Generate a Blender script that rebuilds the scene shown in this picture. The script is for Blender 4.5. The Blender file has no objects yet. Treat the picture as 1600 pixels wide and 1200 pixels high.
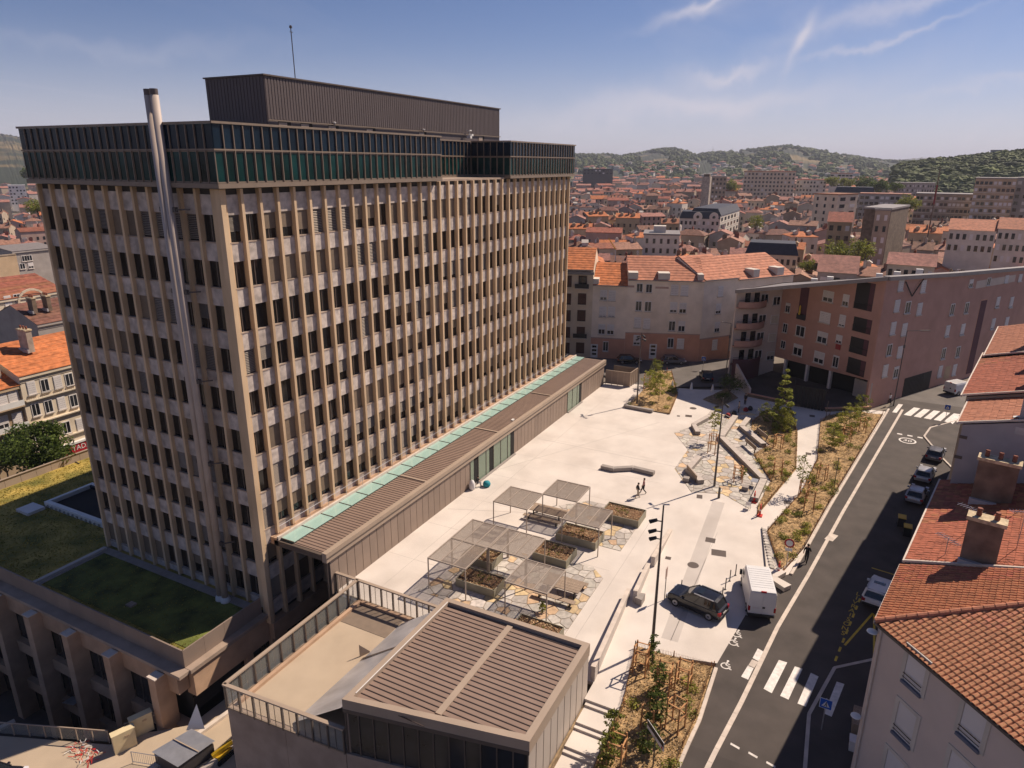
import bpy, math, random
from mathutils import Matrix, Vector
R = math.radians
SC = bpy.context.scene
COL = SC.collection

# ---------------------------------------------------------------- camera
FOC, PIT, ROL, YAW, CH = 1078.47, R(17.738), R(.327), R(27.2286), 34.0
_fw = Vector((math.cos(PIT)*math.cos(YAW), math.cos(PIT)*math.sin(YAW), -math.sin(PIT)))
_rt = Vector((math.sin(YAW), -math.cos(YAW), 0)); _up = _rt.cross(_fw)
_r = _rt*math.cos(ROL)+_up*math.sin(ROL); _u = -_rt*math.sin(ROL)+_up*math.cos(ROL)
cd = bpy.data.cameras.new('camera'); cam = bpy.data.objects.new('camera', cd); COL.objects.link(cam)
cd.sensor_fit = 'HORIZONTAL'; cd.sensor_width = 36; cd.lens = FOC/1600*36
cd.clip_start = .5; cd.clip_end = 30000
cam.matrix_world = Matrix(((_r.x, _u.x, -_fw.x, 0), (_r.y, _u.y, -_fw.y, 0), (_r.z, _u.z, -_fw.z, CH), (0, 0, 0, 1)))
SC.camera = cam

# ---------------------------------------------------------------- sky and sun
SUNV = Vector((.859, -.511, 1.045)).normalized()
EL = math.asin(SUNV.z)
w = bpy.data.worlds.new('World'); SC.world = w; w.use_nodes = True
nt = w.node_tree; nt.nodes.clear()
N = nt.nodes.new; L = nt.links.new
sky = N('ShaderNodeTexSky'); sky.sky_type = 'NISHITA'; sky.sun_disc = False
sky.sun_elevation = EL; sky.sun_rotation = math.atan2(SUNV.x, SUNV.y)
sky.altitude = 600; sky.air_density = .85; sky.dust_density = .7; sky.ozone_density = 6.0
tc = N('ShaderNodeTexCoord'); sep = N('ShaderNodeSeparateXYZ'); L(tc.outputs['Generated'], sep.inputs[0])
# cirrus: direction projected onto a cloud layer
mx = N('ShaderNodeMath'); mx.operation = 'ADD'; mx.inputs[1].default_value = .10; L(sep.outputs[2], mx.inputs[0])
dv = N('ShaderNodeVectorMath'); dv.operation = 'DIVIDE'; L(tc.outputs['Generated'], dv.inputs[0])
cb = N('ShaderNodeCombineXYZ')
for i in range(3): L(mx.outputs[0], cb.inputs[i])
L(cb.outputs[0], dv.inputs[1])
mp = N('ShaderNodeMapping'); mp.inputs['Rotation'].default_value = (0, 0, R(-38)); mp.inputs['Scale'].default_value = (.35, 1.5, 1)
L(dv.outputs[0], mp.inputs[0])
n1 = N('ShaderNodeTexNoise'); n1.inputs['Scale'].default_value = 1.05; n1.inputs['Detail'].default_value = 7; n1.inputs['Distortion'].default_value = 1.3
L(mp.outputs[0], n1.inputs['Vector'])
r1 = N('ShaderNodeMapRange'); r1.inputs[1].default_value = .52; r1.inputs[2].default_value = .82; L(n1.outputs[0], r1.inputs[0])
n2 = N('ShaderNodeTexNoise'); n2.inputs['Scale'].default_value = .45; n2.inputs['Detail'].default_value = 3; L(dv.outputs[0], n2.inputs['Vector'])
r2 = N('ShaderNodeMapRange'); r2.inputs[1].default_value = .38; r2.inputs[2].default_value = .7; L(n2.outputs[0], r2.inputs[0])
mu = N('ShaderNodeMath'); mu.operation = 'MULTIPLY'; L(r1.outputs[0], mu.inputs[0]); L(r2.outputs[0], mu.inputs[1])
mu2 = N('ShaderNodeMath'); mu2.operation = 'MULTIPLY'; mu2.inputs[1].default_value = .22; L(mu.outputs[0], mu2.inputs[0])
# separate cirrus wisps: (azimuth, elevation, half length, half width, tilt, strength) in degrees
def _m(op, a, b=None):
    n = N('ShaderNodeMath'); n.operation = op
    for i, v in enumerate((a, b)):
        if v is None: continue
        if isinstance(v, (int, float)): n.inputs[i].default_value = v
        else: L(v, n.inputs[i])
    return n.outputs[0]
_az = _m('MULTIPLY', _m('ARCTAN2', sep.outputs[1], sep.outputs[0]), 57.2958); _el = _m('MULTIPLY', _m('ARCSINE', sep.outputs[2]), 57.2958)
_wn = N('ShaderNodeTexNoise'); _wn.inputs['Scale'].default_value = 9; _wn.inputs['Detail'].default_value = 6; L(tc.outputs['Generated'], _wn.inputs['Vector'])
_wn2 = N('ShaderNodeTexNoise'); _wn2.inputs['Scale'].default_value = 28; _wn2.inputs['Detail'].default_value = 5; L(tc.outputs['Generated'], _wn2.inputs['Vector'])
_w1 = _m('MULTIPLY', _m('SUBTRACT', _wn.outputs[0], .5), 5.); _w2 = _m('MULTIPLY', _m('SUBTRACT', _wn2.outputs[0], .5), 1.6); _wob = _m('ADD', _w1, _w2)
cl = mu2.outputs[0]
for A_, E_, la, wb, tl, st in ((12.5, 11.6, 2.4, .32, 27, .75), (14.6, 10.3, 3.0, .5, 14, .4), (6.6, 8.3, 1.5, .34, 66, .7), (11.2, 6.5, 3.0, .42, 9, .6), (13.5, 4.6, 9.5, .9, 4, .5), (-.5, 10.6, 8.0, .6, 16, .5), (1.2, 8.1, 5, .22, 14, .45), (-7, 5.4, 7, .3, 8, .25), (55, 7.5, 9, .5, 3, .14), (90, 12, 9, 1.2, 12, .4), (-50, 11, 9, .9, 18, .45), (170, 14, 12, 1.2, -8, .4)):
    da = _m('MULTIPLY', _m('SUBTRACT', A_, _az), 1.); de = _m('ADD', _m('SUBTRACT', _el, E_), _wob)
    c_, s_ = math.cos(R(tl)), math.sin(R(tl))
    u_ = _m('DIVIDE', _m('ADD', _m('MULTIPLY', da, c_), _m('MULTIPLY', de, s_)), la); v_ = _m('DIVIDE', _m('SUBTRACT', _m('MULTIPLY', de, c_), _m('MULTIPLY', da, s_)), wb)
    g_ = _m('POWER', 2.718, _m('MULTIPLY', _m('ADD', _m('MULTIPLY', u_, u_), _m('MULTIPLY', v_, v_)), -1.))
    cl = _m('ADD', cl, _m('MULTIPLY', g_, st))
_e2 = _m('DIVIDE', _m('MAXIMUM', _el, 0.), 5.5)
cl = _m('ADD', cl, _m('MULTIPLY', _m('POWER', 2.718, _m('MULTIPLY', _m('MULTIPLY', _e2, _e2), -1.)), .8))   # pale veil of cirrus low over the horizon
mu2 = _m('MULTIPLY', _m('MINIMUM', cl, 1.), .8)
mix = N('ShaderNodeMixRGB'); mix.inputs[2].default_value = (9.2, 8.6, 9.5, 1); L(mu2, mix.inputs[0])
tint = N('ShaderNodeMixRGB'); tint.blend_type = 'MULTIPLY'; tint.inputs[0].default_value = 1; tint.inputs[2].default_value = (.99, .92, 1.02, 1)
L(sky.outputs[0], tint.inputs[1]); L(tint.outputs[0], mix.inputs[1])
bg = N('ShaderNodeBackground'); bg.inputs[1].default_value = .062; L(mix.outputs[0], bg.inputs[0])
wo = N('ShaderNodeOutputWorld'); L(bg.outputs[0], wo.inputs[0])
sl = bpy.data.lights.new('sun', 'SUN'); sl.energy = 5.0; sl.angle = R(.53); sl.color = (1, .84, .68)
so = bpy.data.objects.new('sun', sl); COL.objects.link(so)
so.rotation_euler = SUNV.to_track_quat('Z', 'Y').to_euler(); so.location = (0, 0, 200)
vs = SC.view_settings; vs.view_transform = 'Standard'; vs.look = 'None'; vs.exposure = .32; vs.gamma = 1; vs.use_curve_mapping = False
w.cycles.sampling_method = 'MANUAL'; w.cycles.sample_map_resolution = 512
SC.cycles.max_bounces = 5; SC.cycles.volume_bounces = 0; SC.cycles.transparent_max_bounces = 12
SC.cycles.caustics_reflective = False; SC.cycles.caustics_refractive = False

# ---------------------------------------------------------------- surveying helpers
C0 = Vector((0, 0, CH))
def ray(x, y): return _fw+_r*((x-800)/FOC)+_u*((600-y)/FOC)
def G(x, y, z=0.):
    d = ray(x, y); p = C0+d*((z-CH)/d.z); return Vector((p.x, p.y, z))
def G2(x, y, z=0.):
    p = G(x, y, z); return (p.x, p.y)
def zat(X, Y, px, py):
    d = ray(px, py); return CH+d.z*math.hypot(X, Y)/math.hypot(d.x, d.y)
def at(px, py, dist):
    d = ray(px, py); k = dist/math.hypot(d.x, d.y); return C0+d*k
def proj(p):
    d = Vector(p)-C0; c = d.dot(_fw)
    return (800+FOC*d.dot(_r)/c, 600-FOC*d.dot(_u)/c) if c > .1 else (-9999, -9999)

# ---------------------------------------------------------------- materials
MATS = {}
def mat(name, c, rough=.8, var=.14, scale=1.2, bump=0., metal=0., rnd=0., hue=0., spec=.4, c2=None, bscale=None, stretch=None, detail=5, lo=.32, hi=.68, ior=None, alpha=None, stain=0., isl=False):
    m = bpy.data.materials.new(name); m.use_nodes = True
    t = m.node_tree; b = t.nodes['Principled BSDF']; A = t.nodes.new; K = t.links.new
    b.inputs['Roughness'].default_value = rough; b.inputs['Metallic'].default_value = metal
    b.inputs['Specular IOR Level'].default_value = spec
    if ior: b.inputs['IOR'].default_value = ior
    if alpha is not None: b.inputs['Alpha'].default_value = alpha
    g = A('ShaderNodeNewGeometry'); vec = g.outputs['Position']
    if stretch:
        mm = A('ShaderNodeMapping'); mm.inputs['Scale'].default_value = stretch; K(vec, mm.inputs[0]); vec = mm.outputs[0]
    n = A('ShaderNodeTexNoise'); n.inputs['Scale'].default_value = scale; n.inputs['Detail'].default_value = detail; K(vec, n.inputs['Vector'])
    mr = A('ShaderNodeMapRange'); mr.inputs[1].default_value = lo; mr.inputs[2].default_value = hi; K(n.outputs[0], mr.inputs[0])
    mixn = A('ShaderNodeMixRGB')
    mixn.inputs[1].default_value = (*[max(0, x*(1-var)) for x in c], 1)
    mixn.inputs[2].default_value = (*(c2 if c2 else [min(1, x*(1+var)) for x in c]), 1)
    K(mr.outputs[0], mixn.inputs[0]); out = mixn.outputs[0]
    if stain:
        s = A('ShaderNodeTexNoise'); s.inputs['Scale'].default_value = .23; s.inputs['Detail'].default_value = 6; K(g.outputs['Position'], s.inputs['Vector'])
        sr = A('ShaderNodeMapRange'); sr.inputs[1].default_value = .45; sr.inputs[2].default_value = .75; sr.inputs[3].default_value = 0; sr.inputs[4].default_value = stain; K(s.outputs[0], sr.inputs[0])
        sm = A('ShaderNodeMixRGB'); sm.blend_type = 'MULTIPLY'; sm.inputs[2].default_value = (.55, .5, .46, 1); K(sr.outputs[0], sm.inputs[0]); K(out, sm.inputs[1]); out = sm.outputs[0]
    if rnd or hue:
        oi = A('ShaderNodeObjectInfo'); h = A('ShaderNodeHueSaturation')
        a = A('ShaderNodeMapRange'); a.inputs[3].default_value = 1-rnd; a.inputs[4].default_value = 1+rnd; src = g.outputs['Random Per Island'] if isl else oi.outputs['Random']; K(src, a.inputs[0]); K(a.outputs[0], h.inputs['Value'])
        if hue:
            ml = A('ShaderNodeMath'); ml.operation = 'MULTIPLY'; ml.inputs[1].default_value = 7.31; K(src, ml.inputs[0])
            fr = A('ShaderNodeMath'); fr.operation = 'FRACT'; K(ml.outputs[0], fr.inputs[0])
            a2 = A('ShaderNodeMapRange'); a2.inputs[3].default_value = .5-hue; a2.inputs[4].default_value = .5+hue; K(fr.outputs[0], a2.inputs[0]); K(a2.outputs[0], h.inputs['Hue'])
        K(out, h.inputs['Color']); out = h.outputs[0]
    K(out, b.inputs['Base Color'])
    if bump:
        bn = A('ShaderNodeTexNoise'); bn.inputs['Scale'].default_value = bscale or scale*6; bn.inputs['Detail'].default_value = 4; K(vec, bn.inputs['Vector'])
        bp = A('ShaderNodeBump'); bp.inputs['Strength'].default_value = bump; bp.inputs['Distance'].default_value = .05; K(bn.outputs[0], bp.inputs['Height']); K(bp.outputs[0], b.inputs['Normal'])
    MATS[name] = m; return m

def leafy(names, f=.42):
    """thin leaves let light through"""
    for n_ in names:
        t = MATS[n_].node_tree; b = t.nodes['Principled BSDF']; o = next(x for x in t.nodes if x.type == 'OUTPUT_MATERIAL'); tr = t.nodes.new('ShaderNodeBsdfTranslucent'); mx_ = t.nodes.new('ShaderNodeMixShader')
        mx_.inputs[0].default_value = f; t.links.new(b.inputs['Base Color'].links[0].from_socket, tr.inputs[0]); t.links.new(b.outputs[0], mx_.inputs[1]); t.links.new(tr.outputs[0], mx_.inputs[2]); t.links.new(mx_.outputs[0], o.inputs[0])
def glassmat(name, c, rough=.04, alpha=.35):
    m = bpy.data.materials.new(name); m.use_nodes = True; t = m.node_tree; A = t.nodes.new; K = t.links.new
    b = t.nodes['Principled BSDF']; b.inputs['Base Color'].default_value = (*c, 1); b.inputs['Roughness'].default_value = rough
    b.inputs['Alpha'].default_value = alpha; b.inputs['Specular IOR Level'].default_value = .7
    MATS[name] = m; return m

mat('plaza', (.63, .57, .515), .75, .07, .35, .08, bscale=9, stain=.3)
mat('plaza2', (.50, .45, .41), .75, .06, .5, .08, bscale=9, stain=.3)
mat('plaza_joint', (.42, .38, .34), .8)
mat('asphalt', (.067, .055, .049), .85, .22, .45, .25, bscale=30, stretch=(1, 1, 1), stain=.25)
mat('asphalt_old', (.125, .11, .10), .85, .2, .3, .25, bscale=30, stain=.35)
mat('kerb', (.52, .45, .39), .8, .12, 1.5, .1)
mat('kerb_pale', (.58, .50, .43), .8, .12, 1.5, .1)
mat('paint', (.70, .66, .62), .6, .16, 3, .1, bscale=25, stain=.5)
mat('yellow_paint', (.62, .42, .03), .6, .2, 3)
mat('concrete', (.37, .285, .225), .85, .14, .7, .2, bscale=12, stain=.45)
mat('concrete_warm', (.45, .30, .20), .85, .14, .8, .2, bscale=12, stain=.35, rnd=.07)
mat('pillar_stone', (.60, .44, .28), .8, .13, .9, .15, stretch=(1, 1, .25), stain=.35, rnd=.06)
mat('spandrel_stone', (.48, .42, .38), .8, .3, 1.6, .15, detail=8, rnd=.12, stain=.4)
mat('window_dark', (.012, .012, .014), .08, .2, .8, spec=.5)
mat('window_dark2', (.02, .022, .026), .1, .3, .8, spec=.5, rnd=.4)
mat('blind', (.165, .125, .09), .7, .08, 2, rnd=.2)
mat('blind_slat', (.24, .195, .155), .6, .08, 2, rnd=.2)
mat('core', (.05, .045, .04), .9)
mat('crown_blue', (.006, .016, .030), .08, .3, .3, spec=.14, rnd=.2)
mat('crown_teal', (.003, .024, .024), .08, .6, .35, spec=.14, rnd=.6)
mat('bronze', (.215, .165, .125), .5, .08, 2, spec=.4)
mat('bronze_dark', (.105, .08, .065), .5, .08, 2)
mat('plant_clad', (.098, .076, .074), .55, .06, 1.5, stretch=(1, 1, .15), stain=.2)
mat('roof_metal', (.25, .175, .138), .5, .06, .8, metal=.0, stain=.2)
mat('seam', (.06, .042, .036), .5, .05)
mat('seam_light', (.26, .19, .15), .5, .05)
mat('fascia', (.36, .28, .215), .5, .06, .6)
mat('canopy_wall', (.25, .19, .152), .6, .06, .7, rnd=.08)
mat('zinc', (.50, .49, .50), .35, .25, .6, metal=.3, stretch=(1, .2, 1))
mat('steel', (.46, .385, .335), .55, .08, .6, metal=.0, spec=.3)
mat('steel_dark', (.09, .08, .08), .45, .1, 2, metal=.3)
mat('galv', (.42, .42, .44), .4, .1, 2, metal=.6)
mat('pergola_metal', (.36, .30, .25), .5, .08, 2)
mat('timber', (.30, .225, .165), .7, .2, 2, .1, stretch=(1, 8, 1), rnd=.1)
mat('stake_wood', (.42, .21, .085), .75, .25, 5, .15, rnd=.15)
mat('paling', (.40, .215, .08), .8, .35, 5, rnd=0.3, isl=True)
mat('planter_metal', (.27, .25, .185), .6, .12, 1, stain=.3)
mat('mulch', (.19, .105, .055), .95, .55, 5, .9, bscale=14, detail=9)
mat('straw', (.40, .265, .13), .95, .45, 2.2, .9, bscale=18, detail=9, stain=.5)
mat('soil', (.27, .19, .11), .95, .4, 3, .7, bscale=18, detail=9)
mat('chips', (.46, .33, .19), .9, .5, 6, .3, rnd=0.4, isl=True)
mat('stone_grey', (.47, .43, .385), .8, .2, 2.5, .2, rnd=.2, hue=.02)
mat('stone_ochre', (.56, .41, .245), .8, .2, 2.5, .2, rnd=.2, hue=.015)
mat('stone_joint', (.30, .25, .20), .9, .2, 4)
mat('bench_stone', (.30, .265, .24), .75, .1, 2, .1, stain=.3)
mat('bench_pale', (.48, .42, .375), .75, .1, 2, .1)
mat('leaf_bright', (.26, .28, .04), .6, .35, 2.5, c2=(.42, .41, .08), spec=.25, rnd=0.35, isl=True)
mat('leaf_mid', (.16, .19, .03), .6, .35, 2.5, c2=(.30, .31, .06), spec=.25, rnd=0.35, isl=True)
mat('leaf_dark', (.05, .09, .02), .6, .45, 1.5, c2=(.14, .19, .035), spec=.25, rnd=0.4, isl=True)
mat('leaf_pine', (.085, .12, .03), .6, .35, 2.5, c2=(.17, .21, .05), spec=.2, rnd=0.35, isl=True)
mat('leaf_lime', (.30, .34, .06), .6, .3, 2.5, c2=(.44, .45, .10), spec=.25, rnd=.3, isl=True)
mat('grass_dry', (.25, .20, .05), .9, .5, 1.5, c2=(.36, .27, .07), rnd=0.3, isl=True)
mat('bark', (.12, .085, .06), .9, .3, 6, .3)
mat('sedum', (.22, .21, .04), .95, .4, .35, .8, bscale=7, c2=(.46, .33, .08), detail=10, lo=.36, hi=.66)
mat('sedum_tuft', (.24, .24, .045), .9, .4, .5, c2=(.48, .36, .08), rnd=0.35, isl=True)
mat('sedum_shade', (.07, .10, .018), .95, .5, .6, .8, bscale=7, c2=(.17, .19, .04), detail=10)  # dark green copy of sedum with the shade put into its colour
mat('wall_pink', (.46, .265, .21), .85, .06, .6, .05, stain=.22)
mat('wall_pale', (.60, .50, .43), .85, .06, .6, .05, stain=.3)
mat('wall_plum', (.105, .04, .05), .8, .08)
mat('wall_cream', (.64, .53, .40), .85, .08, .6, .08, stain=.3)
mat('wall_cream_lit', (.70, .60, .46), .85, .08, .6, .08, stain=.25)  # paler copy of wall_cream with sunlight put into its colour
mat('wall_white', (.78, .67, .56), .85, .07, .7, .06, stain=.38)
mat('wall_salmon', (.55, .29, .20), .85, .08, .7, .05, stain=.3)
mat('wall_grey', (.38, .34, .345), .85, .08, .6, .08, stain=.25)
mat('wall_beige', (.60, .50, .44), .85, .05, .6, .05, stain=.15)
mat('wall_red', (.20, .022, .018), .8, .15, .8)
mat('wall_ochre', (.46, .34, .22), .88, .12, .5, .1, stain=.35, rnd=.12)
mat('wall_tan', (.36, .285, .215), .88, .12, .5, .1, stain=.35, rnd=.12)
mat('wall_greyish', (.36, .325, .30), .88, .12, .5, .1, stain=.35, rnd=.12)
mat('wall_whitish', (.62, .56, .49), .88, .1, .5, .1, stain=.3, rnd=.1)
mat('wall_dusty_pink', (.44, .30, .25), .88, .1, .5, .1, stain=.3, rnd=.1)
mat('shutter', (.66, .62, .60), .6, .04, 1, rnd=.06)
mat('shutter_cream', (.6, .54, .44), .6, .04, 1, rnd=.06)
mat('shutter_brown', (.085, .035, .022), .6, .1)
mat('frame_white', (.68, .65, .63), .5, .04)
mat('sill_blue', (.11, .13, .19), .5, .05)
mat('roof_orange', (.47, .155, .055), .85, .3, 1.3, .4, bscale=7, rnd=.1, stain=.3)
mat('roof_salmon', (.45, .185, .11), .85, .25, 1.3, .4, bscale=7, rnd=.1, stain=.3)
mat('roof_russet', (.27, .098, .056), .85, .3, 1.1, .4, bscale=7, rnd=.14, hue=.012, stain=.4)
mat('roof_rose', (.30, .145, .105), .85, .3, 1.1, .4, bscale=7, rnd=.12, hue=.012, stain=.4)
mat('roof_brown', (.18, .082, .057), .85, .3, 1.1, .4, bscale=7, rnd=.14, hue=.012, stain=.4)
mat('roof_slate', (.035, .035, .045), .6, .2, 1.1, .2)
mat('roof_grey', (.24, .215, .205), .6, .08, 1)
mat('tile_red', (.36, .115, .055), .8, .25, 3, .3, rnd=.22, hue=.012, isl=True)
mat('tile_orange', (.43, .18, .095), .8, .2, 3, .3, rnd=.16, hue=.01, isl=True)
mat('tile_under', (.12, .045, .03), .9, .2, 3)
mat('render_brown', (.17, .125, .09), .9, .3, 1.2, .4, stain=.5)
mat('chimney_stone', (.42, .36, .3), .9, .3, 1.2, .4, stain=.5)
mat('cap_stone', (.5, .4, .26), .9, .35, 3, .4)
mat('pot_clay', (.22, .075, .045), .8, .2, 3)
mat('white', (.72, .70, .67), .5, .05)
mat('car_black', (.012, .012, .016), .18, .1, spec=.6)
mat('car_white', (.70, .69, .68), .3, .03, spec=.5)
mat('car_silver', (.42, .42, .44), .28, .04, metal=.4, spec=.5)
mat('car_grey', (.16, .16, .18), .28, .04, metal=.3, spec=.5)
mat('car_glass', (.012, .016, .02), .05, .2, spec=.7)
mat('tyre', (.015, .015, .015), .85, .1)
mat('rim', (.45, .45, .47), .35, .05, metal=.7)
mat('tail_red', (.35, .012, .015), .25, .1)
mat('lamp_clear', (.65, .65, .68), .15, .05)
mat('plastic_black', (.02, .02, .022), .5, .1)
mat('black_iron', (.016, .016, .018), .5, .1)
mat('red_plastic', (.55, .03, .02), .5, .1)
mat('yellow_plastic', (.62, .38, .02), .5, .1)
mat('cabinet_cream', (.66, .55, .34), .6, .06, 2)
mat('sign_blue', (.02, .10, .45), .4, .05)
mat('sign_red', (.42, .02, .03), .4, .05)
mat('dark_void', (.012, .011, .011), .9)
mat('gate_black', (.02, .017, .016), .7)
mat('skin', (.45, .27, .19), .6, .05); mat('hair', (.03, .02, .015), .7, .1)
mat('cloth_black', (.015, .015, .018), .85, .1); mat('cloth_pink', (.5, .25, .24), .85, .1); mat('cloth_beige', (.42, .34, .26), .85, .1)
mat('cloth_white', (.66, .64, .64), .85, .05); mat('cloth_grey', (.3, .29, .3), .85, .1); mat('cloth_red', (.3, .03, .03), .85, .1)
mat('teal_bag', (.01, .22, .27), .7, .15)
mat('terrace_floor', (.44, .35, .255), .85, .05, .6, .15, bscale=25, stain=.2)
mat('cladding_white', (.46, .40, .35), .6, .05, .5)
mat('ground_far', (.16, .135, .11), .9, .4, .05)
mat('hill', (.03, .045, .018), .95, .4, .006, c2=(.17, .125, .055), detail=8, lo=.52, hi=.66)
mat('hill_far', (.06, .075, .05), .95, .3, .004, c2=(.13, .115, .07), lo=.45, hi=.7)
mat('wood_far', (.05, .075, .02), .9, .45, .03, c2=(.12, .145, .04), rnd=0.3, isl=True)
leafy(('leaf_bright', 'leaf_mid', 'leaf_dark', 'leaf_pine', 'leaf_lime', 'grass_dry', 'sedum_tuft'))
glassmat('glass_clear', (.5, .52, .5), .04, .16)
glassmat('glass_teal', (.38, .56, .50), .12, .88)
glassmat('glass_green', (.20, .27, .20), .05, .80)

# ---------------------------------------------------------------- mesh building
class MB:
    def __init__(s): s.v = []; s.f = []; s.m = []; s.mi = 0
    def add(s, vs, fs):
        k = len(s.v); s.v += [tuple(x) for x in vs]; s.f += [tuple(i+k for i in f) for f in fs]; s.m += [s.mi]*len(fs); return s
    def quad(s, a, b, c, d): return s.add([a, b, c, d], [(0, 1, 2, 3)])
    def box(s, x0, y0, z0, x1, y1, z1):
        return s.add([(x0, y0, z0), (x1, y0, z0), (x1, y1, z0), (x0, y1, z0), (x0, y0, z1), (x1, y0, z1), (x1, y1, z1), (x0, y1, z1)],
                     [(3, 2, 1, 0), (4, 5, 6, 7), (0, 1, 5, 4), (1, 2, 6, 5), (2, 3, 7, 6), (3, 0, 4, 7)])
    def beam(s, p, q, w, h, up=(0, 0, 1)):
        p = Vector(p); q = Vector(q); d = (q-p).normalized(); up = Vector(up)
        if abs(d.dot(up)) > .98: up = Vector((1, 0, 0))
        a = d.cross(up).normalized()*(w/2); b = a.cross(d).normalized()*(h/2)
        return s.add([p-a-b, p+a-b, p+a+b, p-a+b, q-a-b, q+a-b, q+a+b, q-a+b], [(0, 1, 2, 3), (7, 6, 5, 4), (4, 5, 1, 0), (5, 6, 2, 1), (6, 7, 3, 2), (7, 4, 0, 3)])
    def prism(s, poly, z0, z1):
        n = len(poly); ar = sum(poly[i][0]*poly[(i+1) % n][1]-poly[(i+1) % n][0]*poly[i][1] for i in range(n))
        if ar < 0: poly = poly[::-1]
        g = lambda z, i: z[i] if isinstance(z, (list, tuple)) else z
        if ar < 0:
            if isinstance(z0, (list, tuple)): z0 = z0[::-1]
            if isinstance(z1, (list, tuple)): z1 = z1[::-1]
        vs = [(p[0], p[1], g(z0, i)) for i, p in enumerate(poly)]+[(p[0], p[1], g(z1, i)) for i, p in enumerate(poly)]
        return s.add(vs, [tuple(range(n-1, -1, -1)), tuple(range(n, 2*n))]+[(i, (i+1) % n, n+(i+1) % n, n+i) for i in range(n)])
    def tube(s, p, q, r, n=8, r2=None, cap=True):
        p = Vector(p); q = Vector(q); d = (q-p).normalized(); up = Vector((0, 0, 1)) if abs(d.z) < .95 else Vector((1, 0, 0))
        a = d.cross(up).normalized(); b = d.cross(a); r2 = r if r2 is None else r2; vs = []
        for c, rr in ((p, r), (q, r2)):
            for i in range(n):
                t = 2*math.pi*i/n; vs.append(c+a*(rr*math.cos(t))+b*(rr*math.sin(t)))
        fs = [(i, (i+1) % n, n+(i+1) % n, n+i) for i in range(n)]
        if cap: fs += [tuple(range(n-1, -1, -1)), tuple(range(n, 2*n))]
        return s.add(vs, fs)
    def lathe(s, c, prof, n=12):
        vs = []; c = Vector(c)
        for r, z in prof:
            for i in range(n): t = 2*math.pi*i/n; vs.append(c+Vector((r*math.cos(t), r*math.sin(t), z)))
        fs = []
        for k in range(len(prof)-1):
            for i in range(n): fs.append((k*n+i, k*n+(i+1) % n, (k+1)*n+(i+1) % n, (k+1)*n+i))
        fs += [tuple(range(n-1, -1, -1)), tuple(range((len(prof)-1)*n, len(prof)*n))]
        return s.add(vs, fs)
    def mesh(s, name, smooth=False):
        m = bpy.data.meshes.new(name); m.from_pydata(s.v, [], s.f)
        if smooth: m.polygons.foreach_set('use_smooth', [True]*len(m.polygons))
        if any(s.m): m.polygons.foreach_set('material_index', s.m)
        m.update(); return m

def tag(o, label=None, cat=None, group=None, kind=None):
    if label: o['label'] = label
    if cat: o['category'] = cat
    if group: o['group'] = group
    if kind: o['kind'] = kind
    return o
def ob(name, me, material=None, parent=None, loc=None, rz=0., sc=None, smooth=False):
    if isinstance(me, MB): me = me.mesh(name, smooth)
    if material and not me.materials:
        for x in (material if isinstance(material, (list, tuple)) else [material]): me.materials.append(MATS[x])
    o = bpy.data.objects.new(name, me); COL.objects.link(o)
    if loc is not None: o.location = loc
    if rz: o.rotation_euler = (0, 0, rz)
    if sc is not None: o.scale = sc
    if parent is not None:
        o.parent = parent; o.matrix_parent_inverse = PINV.get(parent.name, Matrix())
    return o
PINV = {}
def thing(name, label, cat, loc=(0, 0, 0), group=None, rz=0., world=True):
    """an Empty at the thing's base; world=True lets its parts be given in world metres"""
    o = bpy.data.objects.new(name, None); COL.objects.link(o); o.empty_display_size = .5
    o.location = loc; o.rotation_euler = (0, 0, rz); tag(o, label, cat, group)
    if world: PINV[o.name] = (Matrix.Translation(loc) @ Matrix.Rotation(rz, 4, 'Z')).inverted()
    return o
def struct(name, me, material, label=None):
    o = ob(name, me, material); o['kind'] = 'structure'
    return o
def copy_tree(o, parent=None):
    c = o.copy(); COL.objects.link(c)
    if parent is not None: c.parent = parent
    for ch in [x for x in KIDS.get(o.name, [])]: KIDS.setdefault(c.name, []).append(copy_tree(ch, c))
    return c
KIDS = {}
_ob = ob
def ob(name, me, material=None, parent=None, **k):
    o = _ob(name, me, material, parent, **k)
    if parent is not None: KIDS.setdefault(parent.name, []).append(o)
    return o
def many(name, me, material, parent, places, cap=300, kids=None):
    """places: list of (loc, rz, scale); the largest `cap` in view become parts, the rest one stuff part"""
    if me.materials.__len__() == 0:
        for x in (material if isinstance(material, (list, tuple)) else [material]): me.materials.append(MATS[x])
    idx = list(range(len(places)))
    if len(places) > cap:
        idx.sort(key=lambda i: (Vector(places[i][0])-C0).length/max(1e-3, max(places[i][2]) if places[i][2] else 1))
    keep = set(idx[:cap]); out = {}
    rest = MB()
    for i, (loc, rz, sc) in enumerate(places):
        if i in keep: out[i] = ob(name, me, None, parent, loc=loc, rz=rz, sc=sc)
        else:
            Mx = Matrix.Translation(loc) @ Matrix.Rotation(rz, 4, 'Z')
            if sc: Mx = Mx @ Matrix.Diagonal((*sc, 1))
            rest.add([Mx @ v.co for v in me.vertices], [tuple(p.vertices) for p in me.polygons])
    if rest.v:
        o = ob(name, rest, None, parent)
        o.data.materials.append(me.materials[0]); o['kind'] = 'stuff'
    return out
def unit_box(cx=0, cy=0, cz=0, dx=1, dy=1, dz=1, name='box'):
    return MB().box(cx-dx/2, cy-dy/2, cz-dz/2, cx+dx/2, cy+dy/2, cz+dz/2).mesh(name)

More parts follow.
